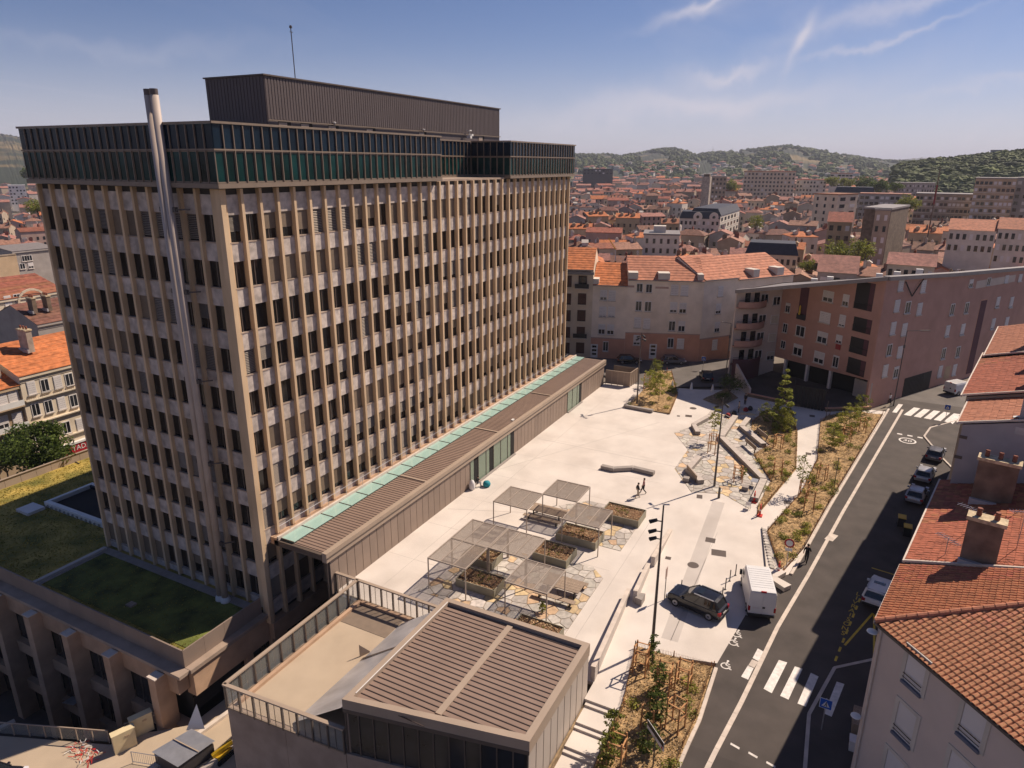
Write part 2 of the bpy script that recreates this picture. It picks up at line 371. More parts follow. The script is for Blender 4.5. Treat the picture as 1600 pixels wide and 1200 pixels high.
class Fac:
    """a vertical wall plane from A to B (A on the left seen from outside)"""
    def __init__(s, A, B):
        s.A = Vector((A[0], A[1])); s.B = Vector((B[0], B[1])); s.d = (s.B-s.A); s.len = s.d.length; s.d.normalize()
        s.n = Vector((s.d.y, -s.d.x)); s.rz = math.atan2(s.d.y, s.d.x)
    def P(s, u, z, off=0.): p = s.A+s.d*u+s.n*off; return (p.x, p.y, z)
    def px(s, x, y):
        dd = ray(x, y); a = Vector((dd.x, dd.y)); k = s.A.dot(s.n)/a.dot(s.n); p = C0+dd*k
        return (Vector((p.x, p.y))-s.A).dot(s.d), p.z
    def wall(s, mb, u0, u1, z0, z1, t=.3, off=0.):
        a = s.P(u0, 0, off); b = s.P(u1, 0, off); c = s.P(u1, 0, off-t); d = s.P(u0, 0, off-t)
        return mb.prism([a[:2], b[:2], c[:2], d[:2]], z0, z1)
_wm = {}
def winmesh(kind):
    """unit window (1 x 1, centred), outward = -y : frame, pane, shutter meshes"""
    if kind in _wm: return _wm[kind]
    m = MB()
    if kind == 'frame':
        t = .07
        m.box(-.5, -.06, -.5, -.5+t, .03, .5).box(.5-t, -.06, -.5, .5, .03, .5).box(-.5+t, -.06, .5-t, .5-t, .03, .5).box(-.5+t, -.09, -.5, .5-t, .03, -.5+t).box(-.03, -.055, -.5+t, .03, .03, .5-t)
    elif kind == 'pane': m.box(-.46, -.02, -.46, .46, .0, .46)
    elif kind == 'shutter':
        for i in range(6): z = -.46+i*.92/6; m.box(-.46, -.05, z, .46, -.025, z+.92/6-.012)
    elif kind == 'sill': m.box(-.56, -.2, -.5, .56, 0, -.42)
    _wm[kind] = m.mesh('window_'+kind); return _wm[kind]
def window(root, F, u, z, w, h, cover=0., off=0.015, frame='frame_white', shut='shutter', glass='window_dark2'):
    loc = F.P(u, z, off)
    key = ('frame', frame)
    if key not in _wm: _wm[key] = winmesh('frame').copy(); _wm[key].materials.append(MATS[frame])
    o = ob('window', _wm[key], None, root, loc=loc, rz=F.rz, sc=(w, 1, h))
    k2 = ('pane', glass)
    if k2 not in _wm: _wm[k2] = winmesh('pane').copy(); _wm[k2].materials.append(MATS[glass])
    p = _ob('pane', _wm[k2], None); p.parent = o; KIDS.setdefault(o.name, []).append(p)
    if ('sill', frame) not in _wm: _wm[('sill', frame)] = winmesh('sill').copy(); _wm[('sill', frame)].materials.append(MATS['kerb' if frame != 'shutter_brown' else 'wall_cream'])
    sl_ = _ob('sill', _wm[('sill', frame)], None); sl_.parent = o; sl_.location = (0, 0, -.055); KIDS.setdefault(o.name, []).append(sl_)
    if cover > 0:
        k3 = ('shutter', shut)
        if k3 not in _wm: _wm[k3] = winmesh('shutter').copy(); _wm[k3].materials.append(MATS[shut])
        q = _ob('shutter', _wm[k3], None); q.parent = o; q.scale = (1.0, 1, cover); q.location = (0, -.03, .46*(1-cover)); KIDS.setdefault(o.name, []).append(q)
    return o
# ================================================================ ground, road, plaza
def lerp_tab(tab):
    def f(x):
        if x <= tab[0][0]:
            (a, b), (c, d) = tab[0], tab[1]
        elif x >= tab[-1][0]:
            (a, b), (c, d) = tab[-2], tab[-1]
        else:
            for (a, b), (c, d) in zip(tab, tab[1:]):
                if a <= x <= c: break
        return b+(d-b)*(x-a)/(c-a)
    return f
def gz(x): return -.09*(35-x) if x < 35 else 0.
def GR(px, py, dz=0.):
    z = 0.
    for _ in range(12): p = G(px, py, z); z = gz(p.x)
    return Vector((p.x, p.y, z+dz))
def strip(mb, fl, fr, xs, dz, thick=0.):
    for a, b in zip(xs, xs[1:]):
        za, zb = gz(a)+dz, gz(b)+dz
        mb.quad((a, fr(a), za), (b, fr(b), zb), (b, fl(b), zb), (a, fl(a), za))
        if thick:
            mb.quad((a, fr(a), za-thick), (b, fr(b), zb-thick), (b, fr(b), zb), (a, fr(a), za)); mb.quad((b, fl(b), zb-thick), (a, fl(a), za-thick), (a, fl(a), za), (b, fl(b), zb))
    if thick:
        for x in (xs[0], xs[-1]): z = gz(x)+dz; mb.quad((x, fl(x), z-thick), (x, fr(x), z-thick), (x, fr(x), z), (x, fl(x), z))
    return mb
# lower town plane to the horizon, and the upper terrace of ground that carries plaza, road and old town
struct('ground', MB().quad((-9000, -9000, -16.6), (16000, -9000, -16.6), (16000, 16000, -16.6), (-9000, 16000, -16.6)), 'ground_far')
struct('terrain', MB().prism([(42, -120), (170, -95), (172, -20), (150, 12), (141, 30), (128, 62), (104, 56), (99, 40), (46.2, 40), (46.2, 35.62), (37.3, 35.62), (37.3, 12.8), (42, 10.4)], -16, -.3), 'ground_far')
struct('terrain', MB().prism([(120, -140), (9000, -5200), (9000, 4300), (118, 62), (120, 0)], -16, -7.6), 'ground_far')
XS = [4, 16, 28, 35, 36, 42, 48, 54, 60, 70, 80, 90, 100, 110, 116]
wallR = lerp_tab([(30, -2.2), (44, -5.4), (57, -8.2), (104, -17.2), (140, -25)])
struct('terrain', strip(MB(), lambda x: 10.45, lambda x: -60, [4, 16, 28, 35, 36.19, 36.2, 42.05], -.3), 'soil')
roadL = lerp_tab([(20, 7.3), (32, 5.75), (37, 5.35), (43, 5.35), (55, 3.9), (57.4, 2.2), (62.6, 1.35), (73.3, -.1), (109.8, -5.6), (116, -6.6)])
roadR = lerp_tab([(20, -3.3), (36, -.9), (41, -.7), (46.5, -1.9), (49, -4.6), (55.3, -5.5), (90, -12.1), (93, -11.2), (100, -9.6), (104, -10.5), (109, -14), (116, -19)])
struct('road', strip(MB(), lambda x: roadL(x)+.3, lambda x: roadR(x)-.3, sorted(set(XS+[37, 41, 43, 46.5, 49, 55, 55.3, 57.4, 62.6, 73.3, 93, 104, 109.8])), -.012), 'asphalt')
struct('side_street', MB().quad((109, -5, -.02), (109, -60, -.02), (150, -60, -.02), (125, -8, -.02)).quad((102.5, 31, -.02), (112, 13, -.02), (127, 20, -.02), (114, 50, -.02)), 'asphalt_old')
mb = MB(); strip(mb, roadR, lambda x: wallR(x)-2, [4, 16, 28, 36, 41, 42, 46.5, 49, 55.3, 70, 90, 93, 100, 104, 109], .10, .3)
struct('pavement', mb, 'asphalt')
mb = MB()
kr = [(16, roadR(16)), (36, -.9), (41, -.7), (46.5, -1.9), (49, -4.6), (55.3, -5.5), (90, -12.1), (93, -11.2), (100, -9.6), (104, -10.5), (109, -14)]
for i, (a, b) in enumerate(zip(kr, kr[1:])):
    n = max(1, int(math.dist(a, b)/1.0))
    for k in range(n):
        p = Vector(a).lerp(Vector(b), k/n); q = Vector(a).lerp(Vector(b), (k+1)/n-.012/max(.1, math.dist(a, b)))
        mb.beam((p.x, p.y, gz(p.x)+.055), (q.x, q.y, gz(q.x)+.055), .22, .13)
struct('kerb', mb, 'kerb')
# flush pale kerb that separates the level lane, and the kerb of the planting bed
wl = [(16, 7.1), (33.2, 4.35), (40.1, 3.4), (49.5, 2.3), (58.1, .9), (72.3, -1.2), (110.7, -7.3)]
mb = MB()
for a, b in zip(wl, wl[1:]):
    n = max(1, int(math.dist(a, b)/1.0))
    for k in range(n):
        p = Vector(a).lerp(Vector(b), k/n); q = Vector(a).lerp(Vector(b), (k+1)/n-.02/math.dist(a, b))
        mb.beam((p.x, p.y, gz(p.x)-.03), (q.x, q.y, gz(q.x)-.03), .30, .09)
struct('kerb', mb, 'kerb_pale')
mb = MB()
kl = [(57.6, 2.1), (62.6, 1.35), (73.3, -.1), (109.8, -5.6)]
kl2 = [(20, 7.35), (32, 5.8), (37.2, 5.4), (42.6, 5.45)]
for kk in (kl, kl2):
    for a, b in zip(kk, kk[1:]):
        n = max(1, int(math.dist(a, b)/1.0))
        for k in range(n):
            p = Vector(a).lerp(Vector(b), k/n); q = Vector(a).lerp(Vector(b), (k+1)/n-.015/math.dist(a, b))
            mb.beam((p.x, p.y+.1, gz(p.x)+.03), (q.x, q.y+.1, gz(q.x)+.03), .24, .2)
struct('kerb', mb, 'kerb_pale')
# road paint
def paint(name, pts, material='paint', dz=.006):
    mb = MB(); mb.add([(p[0], p[1], gz(p[0])-.012+dz) for p in pts], [tuple(range(len(pts)))])
    o = struct(name, mb, material); return o
def quadpx(*pp): return [GR(*p) for p in pp]
for q in (((1217, 1031), (1230, 1035), (1206, 1083), (1193, 1076)), ((1242, 1041), (1254, 1045), (1232, 1093), (1219, 1087)), ((1267, 1051), (1279, 1057), (1259, 1104), (1246, 1099)),
          ((1307, 1067), (1319, 1071), (1299, 1122), (1287, 1117)), ((1184, 1013), (1193, 1018), (1185, 1033), (1176, 1028)) , ((1169, 1039), (1178, 1043), (1169, 1062), (1158, 1057))):
    pp = quadpx(*q); o = paint('crossing_stripe', pp)
    if q[0][0] == 1307:
        for v in o.data.vertices: v.co.z += .118
o = paint('paving_patch', quadpx((1175, 1030), (1185, 1034), (1178, 1044), (1169, 1040)), 'kerb')
for k in range(6):
    x0 = 1393+k*16.4; y0 = 651+k*2.6
    if k == 0: q = ((1404, 631), (1411, 632), (1401, 645), (1394, 644))
    else: q = ((1409+15.6*(k-1)+19, 636.5+2.3*(k-1)), (1409+15.6*(k-1)+29, 638+2.3*(k-1)), (1409+15.6*(k-1)+14, 650+2.6*(k-1)), (1409+15.6*(k-1)+3, 648+2.6*(k-1)))
    paint('crossing_stripe', quadpx(*q))
for q in (((1484, 660), (1496, 650), (1500, 652), (1488, 664)),): paint('crossing_stripe', quadpx(*q), dz=.13)
for k in range(3): paint('road_marking', quadpx((1402+16*k, 676.5+2.8*k), (1410+16*k, 678+2.8*k), (1409.5+16*k, 679.5+2.8*k), (1401.5+16*k, 678+2.8*k)))
for q in (((1142, 1160), (1156, 1168), (1155, 1171), (1141, 1163)), ((1170, 1174), (1184, 1182), (1183, 1185), (1169, 1177)), ((1198, 1189), (1212, 1197), (1211, 1200), (1197, 1192))): paint('road_marking', quadpx(*q))
paint('kerb_block', quadpx((1297, 833), (1310, 837), (1301, 846), (1288, 842)), 'kerb_pale', .02)
# delivery bay: yellow dashes, cross lines and the lettering
def dash_line(p, q, w, material, n=1, duty=1.):
    a = GR(*p); b = GR(*q); d = (b-a); l = d.length; d.normalize(); s = Vector((-d.y, d.x, 0))*(w/2)
    for k in range(n):
        u = a+d*(l*k/n); v = a+d*(l*(k+duty)/n)
        paint('road_marking', [u+s, v+s, v-s, u-s], material)
dash_line((1344, 935), (1302, 1040), .16, 'yellow_paint', 8, .5)
dash_line((1364, 958), (1320, 1008), .16, 'yellow_paint'); dash_line((1366, 960), (1366, 1030), .16, 'yellow_paint')
dash_line((1362, 887), (1398, 898), .14, 'yellow_paint')
def text_mesh(body, size, ext=0.):
    c = bpy.data.curves.new('lettering', 'FONT'); c.body = body; c.size = size; c.align_x = 'CENTER'; c.align_y = 'CENTER'; c.extrude = ext; c.resolution_u = 3
    t = bpy.data.objects.new('tmp', c); COL.objects.link(t)
    bpy.context.view_layer.update()
    m = bpy.data.meshes.new_from_object(t.evaluated_get(bpy.context.evaluated_depsgraph_get())); m.name = 'lettering'
    bpy.data.objects.remove(t); m.materials.clear(); return m
def lettering(body, size, material, mtx, parent=None, name='lettering', ext=0.):
    m = text_mesh(body, size, ext); m.transform(mtx); o = ob(name, m, material, parent); return o
a = GR(1342, 925); b = GR(1316, 993); d = (b-a).normalized(); up = Vector((0, 0, 1)); sd = up.cross(d)
rr_ = Vector((-d.y, d.x, 0))*-1 if Vector((-d.y, d.x, 0)).y > 0 else Vector((-d.y, d.x, 0))
for k, chh in enumerate('LIVRAISONS'):
    c = a+(b-a)*((k+.5)/10)
    o = lettering(chh, .78, 'yellow_paint', Matrix(((rr_.x, -d.x, 0, c.x), (rr_.y, -d.y, 0, c.y), (0, 0, 1, c.z-.004), (0, 0, 0, 1))) @ Matrix.Diagonal((.85, 1.0, 1, 1)), name='road_lettering'); o['kind'] = 'structure'
c = GR(1418, 688.5); d = Vector((1, -.15, 0)).normalized(); s = Vector((d.y, -d.x, 0))
B = Matrix(((s.x, d.x, 0, c.x), (s.y, d.y, 0, c.y), (0, 0, 1, c.z-.004), (0, 0, 0, 1)))
o = lettering('30', 1.05, 'paint', B, name='road_lettering'); o['kind'] = 'structure'
mb = MB(); n = 28
for k in range(n):
    t0, t1 = 2*math.pi*k/n, 2*math.pi*(k+1)/n
    P = lambda r, t: B @ Vector((r*math.cos(t), r*1.05*math.sin(t), 0))
    mb.quad(P(.82, t0), P(1.02, t0), P(1.02, t1), P(.82, t1))
struct('road_marking', mb, 'paint')
def isa(px, py):
    """wheelchair symbol painted on the asphalt"""
    c = GR(px, py, -.004); f = Vector((.98, -.17, 0)); r = Vector((f.y, -f.x, 0)); mb = MB()
    P = lambda x, y: c+r*x+f*y
    def bar(x0, y0, x1, y1, w=.09):
        a = Vector((x0, y0)); b = Vector((x1, y1)); d = (b-a).normalized(); s = Vector((-d.y, d.x))*w/2
        mb.quad(P(*(a-s)), P(*(b-s)), P(*(b+s)), P(*(a+s)))
    for k in range(11):
        t0, t1 = R(100+k*24), R(100+(k+1)*24)
        q = lambda rr, t: P(-.03+rr*math.cos(t), -.12+rr*math.sin(t))
        mb.quad(q(.25, t0), q(.34, t0), q(.34, t1), q(.25, t1))
    hd = [P(-.06+.09*math.cos(t*math.pi/4), .48+.09*math.sin(t*math.pi/4)) for t in range(8)]; mb.add(hd, [tuple(range(8))])
    bar(-.06, .38, -.03, -.02, .11); bar(-.03, -.02, .25, -.02); bar(.25, .02, .36, -.32); bar(.36, -.3, .47, -.26); bar(-.05, .18, .2, .18, .08)
    struct('accessible_parking_symbol', mb, 'paint')
for p in ((1152, 990), (1147, 1003), (1135, 1039), (1161, 955)): isa(*p)

# plaza
PZ = [(37.3, 35.55), (103.5, 35.55), (104, 30.3), (106, 21.2), (107.5, 18), (112.5, 13.5), (108, 0), (108.6, -5.1), (73.3, .2), (62.6, 1.6), (57.6, 2.4), (55.2, 4.1), (43.2, 5.6), (42.0, 10.4), (35.6, 10.4), (35.6, 12.75), (37.3, 12.75)]
plaza = struct('plaza', MB().prism(PZ, -.29, 0.), 'plaza')
def band(name, p, q, w, material, dz=.003):
    a, b = Vector(p), Vector(q); d = (b-a).normalized(); s = Vector((-d.y, d.x))*w/2
    mb = MB(); mb.quad((*(a-s), dz), (*(b-s), dz), (*(b+s), dz), (*(a+s), dz)); o = struct(name, mb, material); return o
band('paving_band', G2(1123, 784), G2(1046, 1000), 1.25, 'plaza2')
for x in (44.3, 50.6, 57.0, 63.3, 69.8, 76, 82.4, 88.8, 95):
    band('paving_joint', (x, 35.4), (x+.2, 16.4 if x < 63 else 24 if x > 86 else 17.5), .035, 'plaza_joint')
for y in (32.6, 15.6, 9.2): band('paving_joint', (38 if y > 10 else 44, y), (62 if y < 20 else 98, y+.2), .035, 'plaza_joint')
band('paving_joint', G2(700, 795), G2(930, 806), .10, 'plaza2'); band('paving_joint', G2(740, 745), G2(1030, 660), .06, 'plaza_joint'); band('paving_joint', G2(840, 685), G2(1060, 730), .12, 'plaza2')

# flagstones
def shc(subj, cell):
    out = subj[:]
    n = len(cell)
    for i in range(n):
        a, b = cell[i], cell[(i+1) % n]; inp = out; out = []
        if not inp: break
        sd = lambda p: (b[0]-a[0])*(p[1]-a[1])-(b[1]-a[1])*(p[0]-a[0])
        for j in range(len(inp)):
            p, q = inp[j-1], inp[j]; sp, sq = sd(p), sd(q)
            if sq >= 0:
                if sp < 0: t = sp/(sp-sq); out.append((p[0]+(q[0]-p[0])*t, p[1]+(q[1]-p[1])*t))
                out.append(q)
            elif sp >= 0: t = sp/(sp-sq); out.append((p[0]+(q[0]-p[0])*t, p[1]+(q[1]-p[1])*t))
    return out
def area(p): return .5*sum(p[i-1][0]*p[i][1]-p[i][0]*p[i-1][1] for i in range(len(p)))
def voronoi(poly, s, seed):
    rg = random.Random(seed); xs = [p[0] for p in poly]; ys = [p[1] for p in poly]; pts = []
    x = min(xs)-s; row = 0
    while x < max(xs)+s:
        y = min(ys)-s+(row % 2)*s*.5
        while y < max(ys)+s: pts.append((x+rg.uniform(-.38, .38)*s, y+rg.uniform(-.38, .38)*s)); y += s*rg.uniform(.85, 1.25)
        x += s*.95; row += 1
    for i, p in enumerate(pts):
        c = [(p[0]-3*s, p[1]-3*s), (p[0]+3*s, p[1]-3*s), (p[0]+3*s, p[1]+3*s), (p[0]-3*s, p[1]+3*s)]
        for j, q in enumerate(pts):
            if i == j or abs(q[0]-p[0]) > 3.2*s or abs(q[1]-p[1]) > 3.2*s: continue
            m = ((p[0]+q[0])/2, (p[1]+q[1])/2); d = (q[0]-p[0], q[1]-p[1])
            c = shc(c, hp(m, d))
            if not c: break
        if c and len(c) > 2: yield c
def hp(m, d):
    k = 60/math.hypot(*d); n = (d[0]*k, d[1]*k)
    return [(m[0]-n[1], m[1]+n[0]), (m[0]-n[1]-n[0], m[1]+n[0]-n[1]), (m[0]+n[1]-n[0], m[1]-n[0]-n[1]), (m[0]+n[1], m[1]-n[0])]
def flagstones(poly, s, seed, dz=.004, och=.27):
    if area(poly) < 0: poly = poly[::-1]
    rg = random.Random(seed+5)
    base = struct('flagstone_paving', MB().add([(x, y, dz) for x, y in poly], [tuple(range(len(poly)))]), 'stone_joint')
    for c in voronoi(poly, s, seed):
        if area(c) < 0: c = c[::-1]
        q = shc(poly, c)
        if len(q) < 3: continue
        A = abs(area(q))
        if A < .05*s*s: continue
        cx = sum(p[0] for p in q)/len(q); cy = sum(p[1] for p in q)/len(q); k = 1-.075/math.sqrt(A)
        # drop duplicates and shrink
        r = []
        for p in q:
            p = (cx+(p[0]-cx)*k, cy+(p[1]-cy)*k)
            if not r or math.dist(p, r[-1]) > .03: r.append(p)
        if len(r) < 3: continue
        h = rg.uniform(.022, .036)
        mb = MB().prism(r, dz+.001, dz+h)
        ob('flagstone', mb, 'stone_ochre' if rg.random() < och else 'stone_grey', base)
F2 = [(40.5, 29.6), (44.6, 28.9), (49.6, 25.8), (50.2, 21.5), (50.7, 17.9), (49.4, 16.5), (40.5, 16.5)]
F1 = [(54.3, 16.6), (60.2, 16.6), (62.4, 20.3), (62.3, 22.9), (59.8, 25.2), (57.3, 22.2), (54.3, 20.5)]
FE = [(85.8, 19.9), (81.0, 16.9), (74.6, 16.9), (69.4, 13.7), (70.6, 10.6), (68.4, 7.5), (76.3, 6.9), (86.5, 9), (93, 10.6), (100.5, 10.5), (101, 14.2), (96.3, 15.3), (89.8, 18.1)]
flagstones(F2, 1.02, 3); flagstones(F1, 1.0, 8); flagstones(FE, 1.0, 21, och=.13)
# covers and drains set in the paving
def cover(px, py, w, d, rz, round_=False, label=''):
    p = G(px, py); mb = MB()
    if round_: mb.tube((p.x, p.y, .003), (p.x, p.y, .012), w/2, 20)
    else:
        t = Matrix.Translation((p.x, p.y, 0)) @ Matrix.Rotation(rz, 4, 'Z')
        for k in range(5): mb.add([t @ Vector(v) for v in ((-w/2+k*w/5+.02, -d/2, .009), (-w/2+(k+1)*w/5-.02, -d/2, .009), (-w/2+(k+1)*w/5-.02, d/2, .009), (-w/2+k*w/5+.02, d/2, .009))], [(0, 1, 2, 3)])
        mb.add([t @ Vector(v) for v in ((-w/2, -d/2, .005), (w/2, -d/2, .005), (w/2, d/2, .005), (-w/2, d/2, .005))], [(0, 1, 2, 3)])
    tag(ob('manhole_cover' if round_ else 'drain_grate', mb, 'bronze_dark'), label, 'manhole' if round_ else 'drain', 'covers set in the paving')
cover(1083, 883, 1.0, 1, 0, True, 'round brown manhole cover on the paving above the black car')
cover(1110, 844, .9, .9, .1, label='square brown grate upper one between the lamp posts and van')
cover(1123, 864, 1.1, 1.3, .2, label='larger square brown grate on paving in front of the white van')
cover(1044, 872, .5, .5, .1, label='small dark grate beside the thin lamp post')
cover(1083, 638, 1.0, 1, 0, True, 'round manhole cover on far paving near the angled stone bench')
cover(1076, 650, .9, .9, .2, label='square grate on far paving beside the angled stone bench')
cover(1060, 650, .5, .4, .2, label='tiny grate on far paving left of the square one')
cover(1093, 776, .9, .6, .2, label='grate at the foot of the tall lamp post on the flagstones')
cover(1230, 785, .9, .7, .2, label='grate on the pale path between the planting beds')
cover(1263, 709, .8, .6, .1, label='grate on path by the sunlit edge of the shadow')
cover(1269, 650, .9, .7, .1, label='dark grate on the shaded path junction')
# ================================================================ office tower
rg = random.Random(11)
TW = thing('office_tower', 'tall concrete office tower with vertical ribs and a dark glass top storey', 'tower', (35.2, 41.0, -2.4))
ob('core_wall', MB().box(35.78, 41.6, -9, 97.6, 62.9, 32.2), 'core', TW)
FR = Fac((35.15, 41.0), (97.83, 41.0)); FL = Fac((35.2, 63.05), (35.2, 42.10))
BR = 62.68/36; BL = 20.95/12
pil_r = unit_box(0, .23, .5, .25, .50, 1, 'pillar')
many('pillar', pil_r, 'pillar_stone', TW, [(FR.P(k*BR, -3.6 if k < 5 else 4.2), FR.rz, (1 if k else 1.6, 1, 35.75 if k < 5 else 27.95)) for k in range(37)]+[(FL.P(k*BL, -2.4), FL.rz, (1, 1, 34.55)) for k in range(13)])
ob('corner_pier', MB().box(35.12, 41.25, -3.6, 35.7, 41.95, 32.15), 'pillar_stone', TW)
sp = unit_box(0, .40, .5, 1, .24, 1, 'spandrel')
pl = []; wn = []
for k in range(36):
    u = (k+.5)*BR
    pl.append((FR.P(u, 30.33, 0), FR.rz, (BR-.245, 1, 1.42)))
    for r in range(10 if k < 4 else 8):
        zt = 30.33-3.34*r
        wn.append((FR, u, zt, BR, r)); pl.append((FR.P(u, zt-3.34), FR.rz, (BR-.245, 1, 1.41)))
for k in range(12):
    u = (k+.5)*BL
    pl.append((FL.P(u, 30.33), FL.rz, (BL-.245, 1, 1.42)))
    for r in range(10):
        zt = 30.33-3.34*r
        wn.append((FL, u, zt, BL, r)); pl.append((FL.P(u, max(zt-3.34, -2.4)), FL.rz, (BL-.245, 1, 1.41 if r < 9 else .75)))
many('spandrel_panel', sp, 'spandrel_stone', TW, pl)
# dark strip painted as the shadow gap under the glass storey
ob('shadow_gap', MB().box(35.35, 41.36, 31.75, 97.7, 41.59, 32.15).box(35.56, 41.6, 31.75, 35.77, 62.9, 32.15), 'core', TW)
wm = MB().box(-.5, .46, 0, .5, .50, 1).mesh('window')
sillm = MB().box(-.5, .24, -.05, .5, .46, .0).mesh('sill'); sillm.materials.append(MATS['concrete'])
mull = MB().box(-.035, .42, 0, .035, .46, 1).box(-.5, .42, 0, -.46, .46, 1).box(.46, .42, 0, .5, .46, 1).mesh('mullion'); mull.materials.append(MATS['bronze_dark'])
bl_f = MB().box(-.48, .37, -1, .48, .40, 0).mesh('blind'); bl_f.materials.append(MATS['blind'])
mb = MB()
for i in range(14): mb.add([(-.48, .34, -(i+1)/14+.012), (.48, .34, -(i+1)/14+.012), (.48, .40, -i/14-.012), (-.48, .40, -i/14-.012)], [(0, 1, 2, 3)])
bl_s = mb.mesh('blind'); bl_s.materials.append(MATS['blind_slat'])
outs = many('window', wm, 'window_dark', TW, [(F.P(u, zt-1.93), F.rz, (b-.245, 1, 1.93)) for F, u, zt, b, r in wn])
prev = {}
restm = {'mullion': MB(), 'blind': MB(), 'sill': MB()}
for i, (F, u, zt, b, r) in enumerate(wn):
    # neighbouring offices tend to share a setting
    key = (F is FR, r); pv = prev.get(key, (0, 0))
    if rg.random() < .45: st = pv
    else:
        x = rg.random(); lit = .70 if F is FR else .40
        st = (0, 0) if x > lit else ((1, rg.choice((1, 1, .98, .78, .62, .5))) if x < lit*.62 else (2, rg.choice((.98, .95, .8, .6))))
    prev[key] = st
    Mx = Matrix.Translation(F.P(u, zt-1.93)) @ Matrix.Rotation(F.rz, 4, 'Z') @ Matrix.Diagonal((b-.245, 1, 1.93, 1))
    o = outs.get(i)
    for nm, me in (('mullion', mull), ('sill', sillm)):
        if nm == 'mullion' and i % 3 == 0: continue
        if o: q = _ob(nm, me); q.parent = o
        else: restm[nm].add([Mx @ v.co for v in me.vertices], [tuple(p.vertices) for p in me.polygons])
    if st[0]:
        me = bl_f if st[0] == 1 else bl_s
        if o: q = _ob('blind', me); q.parent = o; q.location = (0, 0, 1); q.scale = (1, 1, st[1])
        else:
            M2 = Mx @ Matrix.Translation((0, 0, 1)) @ Matrix.Diagonal((1, 1, st[1], 1)); restm['blind'].add([M2 @ v.co for v in bl_f.vertices], [tuple(p.vertices) for p in bl_f.polygons])
for nm, m_ in restm.items():
    if m_.v: o = ob(nm, m_, {'mullion': 'bronze_dark', 'blind': 'blind', 'sill': 'concrete'}[nm], TW); o['kind'] = 'stuff'
# glass crown
segs = [Fac((34.5, 62.95), (34.5, 40.5)), Fac((34.5, 40.5), (62.6, 40.5)), Fac((62.6, 46.0), (77.9, 46.0)), Fac((77.9, 46.0), (77.9, 40.5)), Fac((77.9, 40.5), (98.4, 40.5)), Fac((62.6, 40.5), (62.6, 46.0)), Fac((98.4, 40.5), (98.4, 62.95))]
pup, plo, mul = [], [], []
for i, F in enumerate(segs):
    n = round(F.len/.87); p = F.len/n
    for k in range(n):
        u = (k+.5)*p
        if i < 5: pup.append((F.P(u, 34.84, -.05), F.rz, (p-.05, 1, 1.6))); plo.append((F.P(u, 32.57, -.05), F.rz, (p-.05, 1, 2.13)))
        if 0 < k and not (i in (0, 1, 3, 4) and k in (1, n-1) and False): mul.append((F.P(k*p, 32.55, 0), F.rz, (1, 1, 3.85)))
pane = unit_box(0, .03, .5, 1, .05, 1, 'pane')
many('pane', pane.copy(), 'crown_blue', TW, pup); many('pane', pane.copy(), 'crown_teal', TW, plo, cap=200)
many('mullion', unit_box(0, .0, .5, .06, .11, 1, 'mullion'), 'bronze', TW, mul)
many('casement', MB().box(-.5, -.03, 0, -.43, .02, 1).box(.43, -.03, 0, .5, .02, 1).box(-.43, -.03, 0, .43, .02, .04).box(-.43, -.03, .97, .43, .02, 1).mesh('casement'), 'bronze', TW, [p for p in plo], cap=180)
mb = MB(); md = MB()
for F in segs:
    for z0, z1, o_ in ((32.22, 32.55, .07), (34.72, 34.83, .05), (36.45, 36.6, .09)): F.wall(mb, -.04, F.len+.04, z0, z1, .26, o_+.001*segs.index(F))
ob('transom', mb, 'bronze', TW)
CR = [(34.6, 40.6), (62.5, 40.6), (62.5, 46.1), (78.0, 46.1), (78.0, 40.6), (98.3, 40.6), (98.3, 62.85), (34.6, 62.85)]
ob('roof_deck', MB().prism(CR, 32.4, 36.3), 'bronze_dark', TW)
ob('recess_terrace', MB().box(62.7, 41.2, 32.15, 77.8, 46.0, 32.35), 'concrete', TW)
# plant room
mb = MB().box(46.95, 48.05, 36.3, 89.15, 55.2, 41.0)
n = 120
for k in range(n):
    x = 46.95+42.2*(k+.5)/n; mb.box(x-.1, 48.02, 37.55, x+.1, 48.05, 40.95)
for k in range(18): y = 48.05+7.1*(k+.5)/18; mb.box(46.92, y-.1, 36.4, 46.95, y+.1, 40.95)
ph = ob('plant_room', mb, 'plant_clad', TW)
ob('coping', MB().box(46.8, 47.9, 41.0, 89.3, 55.3, 41.12), 'bronze_dark', ph)
ob('cable_tray', MB().box(46.9, 47.86, 37.42, 89.2, 47.97, 37.5), 'bronze', ph)
FP = Fac((46.95, 48.05), (89.15, 48.05))
for k, x in enumerate((445, 479, 521, 579, 660, 752)):
    u, z = FP.px(x, 195); mb = MB()
    FP.wall(mb, u-.75, u+.75, 36.4, 37.4, .05, .01); ob('doorway', mb, 'dark_void', ph)
    mb = MB(); FP.wall(mb, u-.75, u+.25, 36.4, 37.32, .03, .045); ob('door_leaf', mb, 'fascia', ph)
    if k in (2, 4):
        mb = MB(); mb.lathe(FP.P(u, 37.55, .16), [(.05, 0), (.14, .02), (.15, .12), (.05, .16)], 10); ob('roof_lamp', mb, 'white', ph)
u, z = FP.px(727, 203); mb = MB(); mb.beam(FP.P(u, 37.2, .02), FP.P(u, 37.2, .8), .06, .06); mb.box(*FP.P(u-.35, 37.0, .95)[:2], 36.95, *FP.P(u+.05, 37.0, .45)[:2], 37.3); mb.box(*FP.P(u+.1, 37.0, .9)[:2], 37.25, *FP.P(u+.5, 37.0, .4)[:2], 37.5); mb.tube(FP.P(u, 37.2, .6), FP.P(u, 37.95, .6), .035, 6); mb.box(*FP.P(u-.25, 0, .8)[:2], 37.85, *FP.P(u+.25, 0, .4)[:2], 37.97)
ob('camera_cluster', mb, 'white', ph)
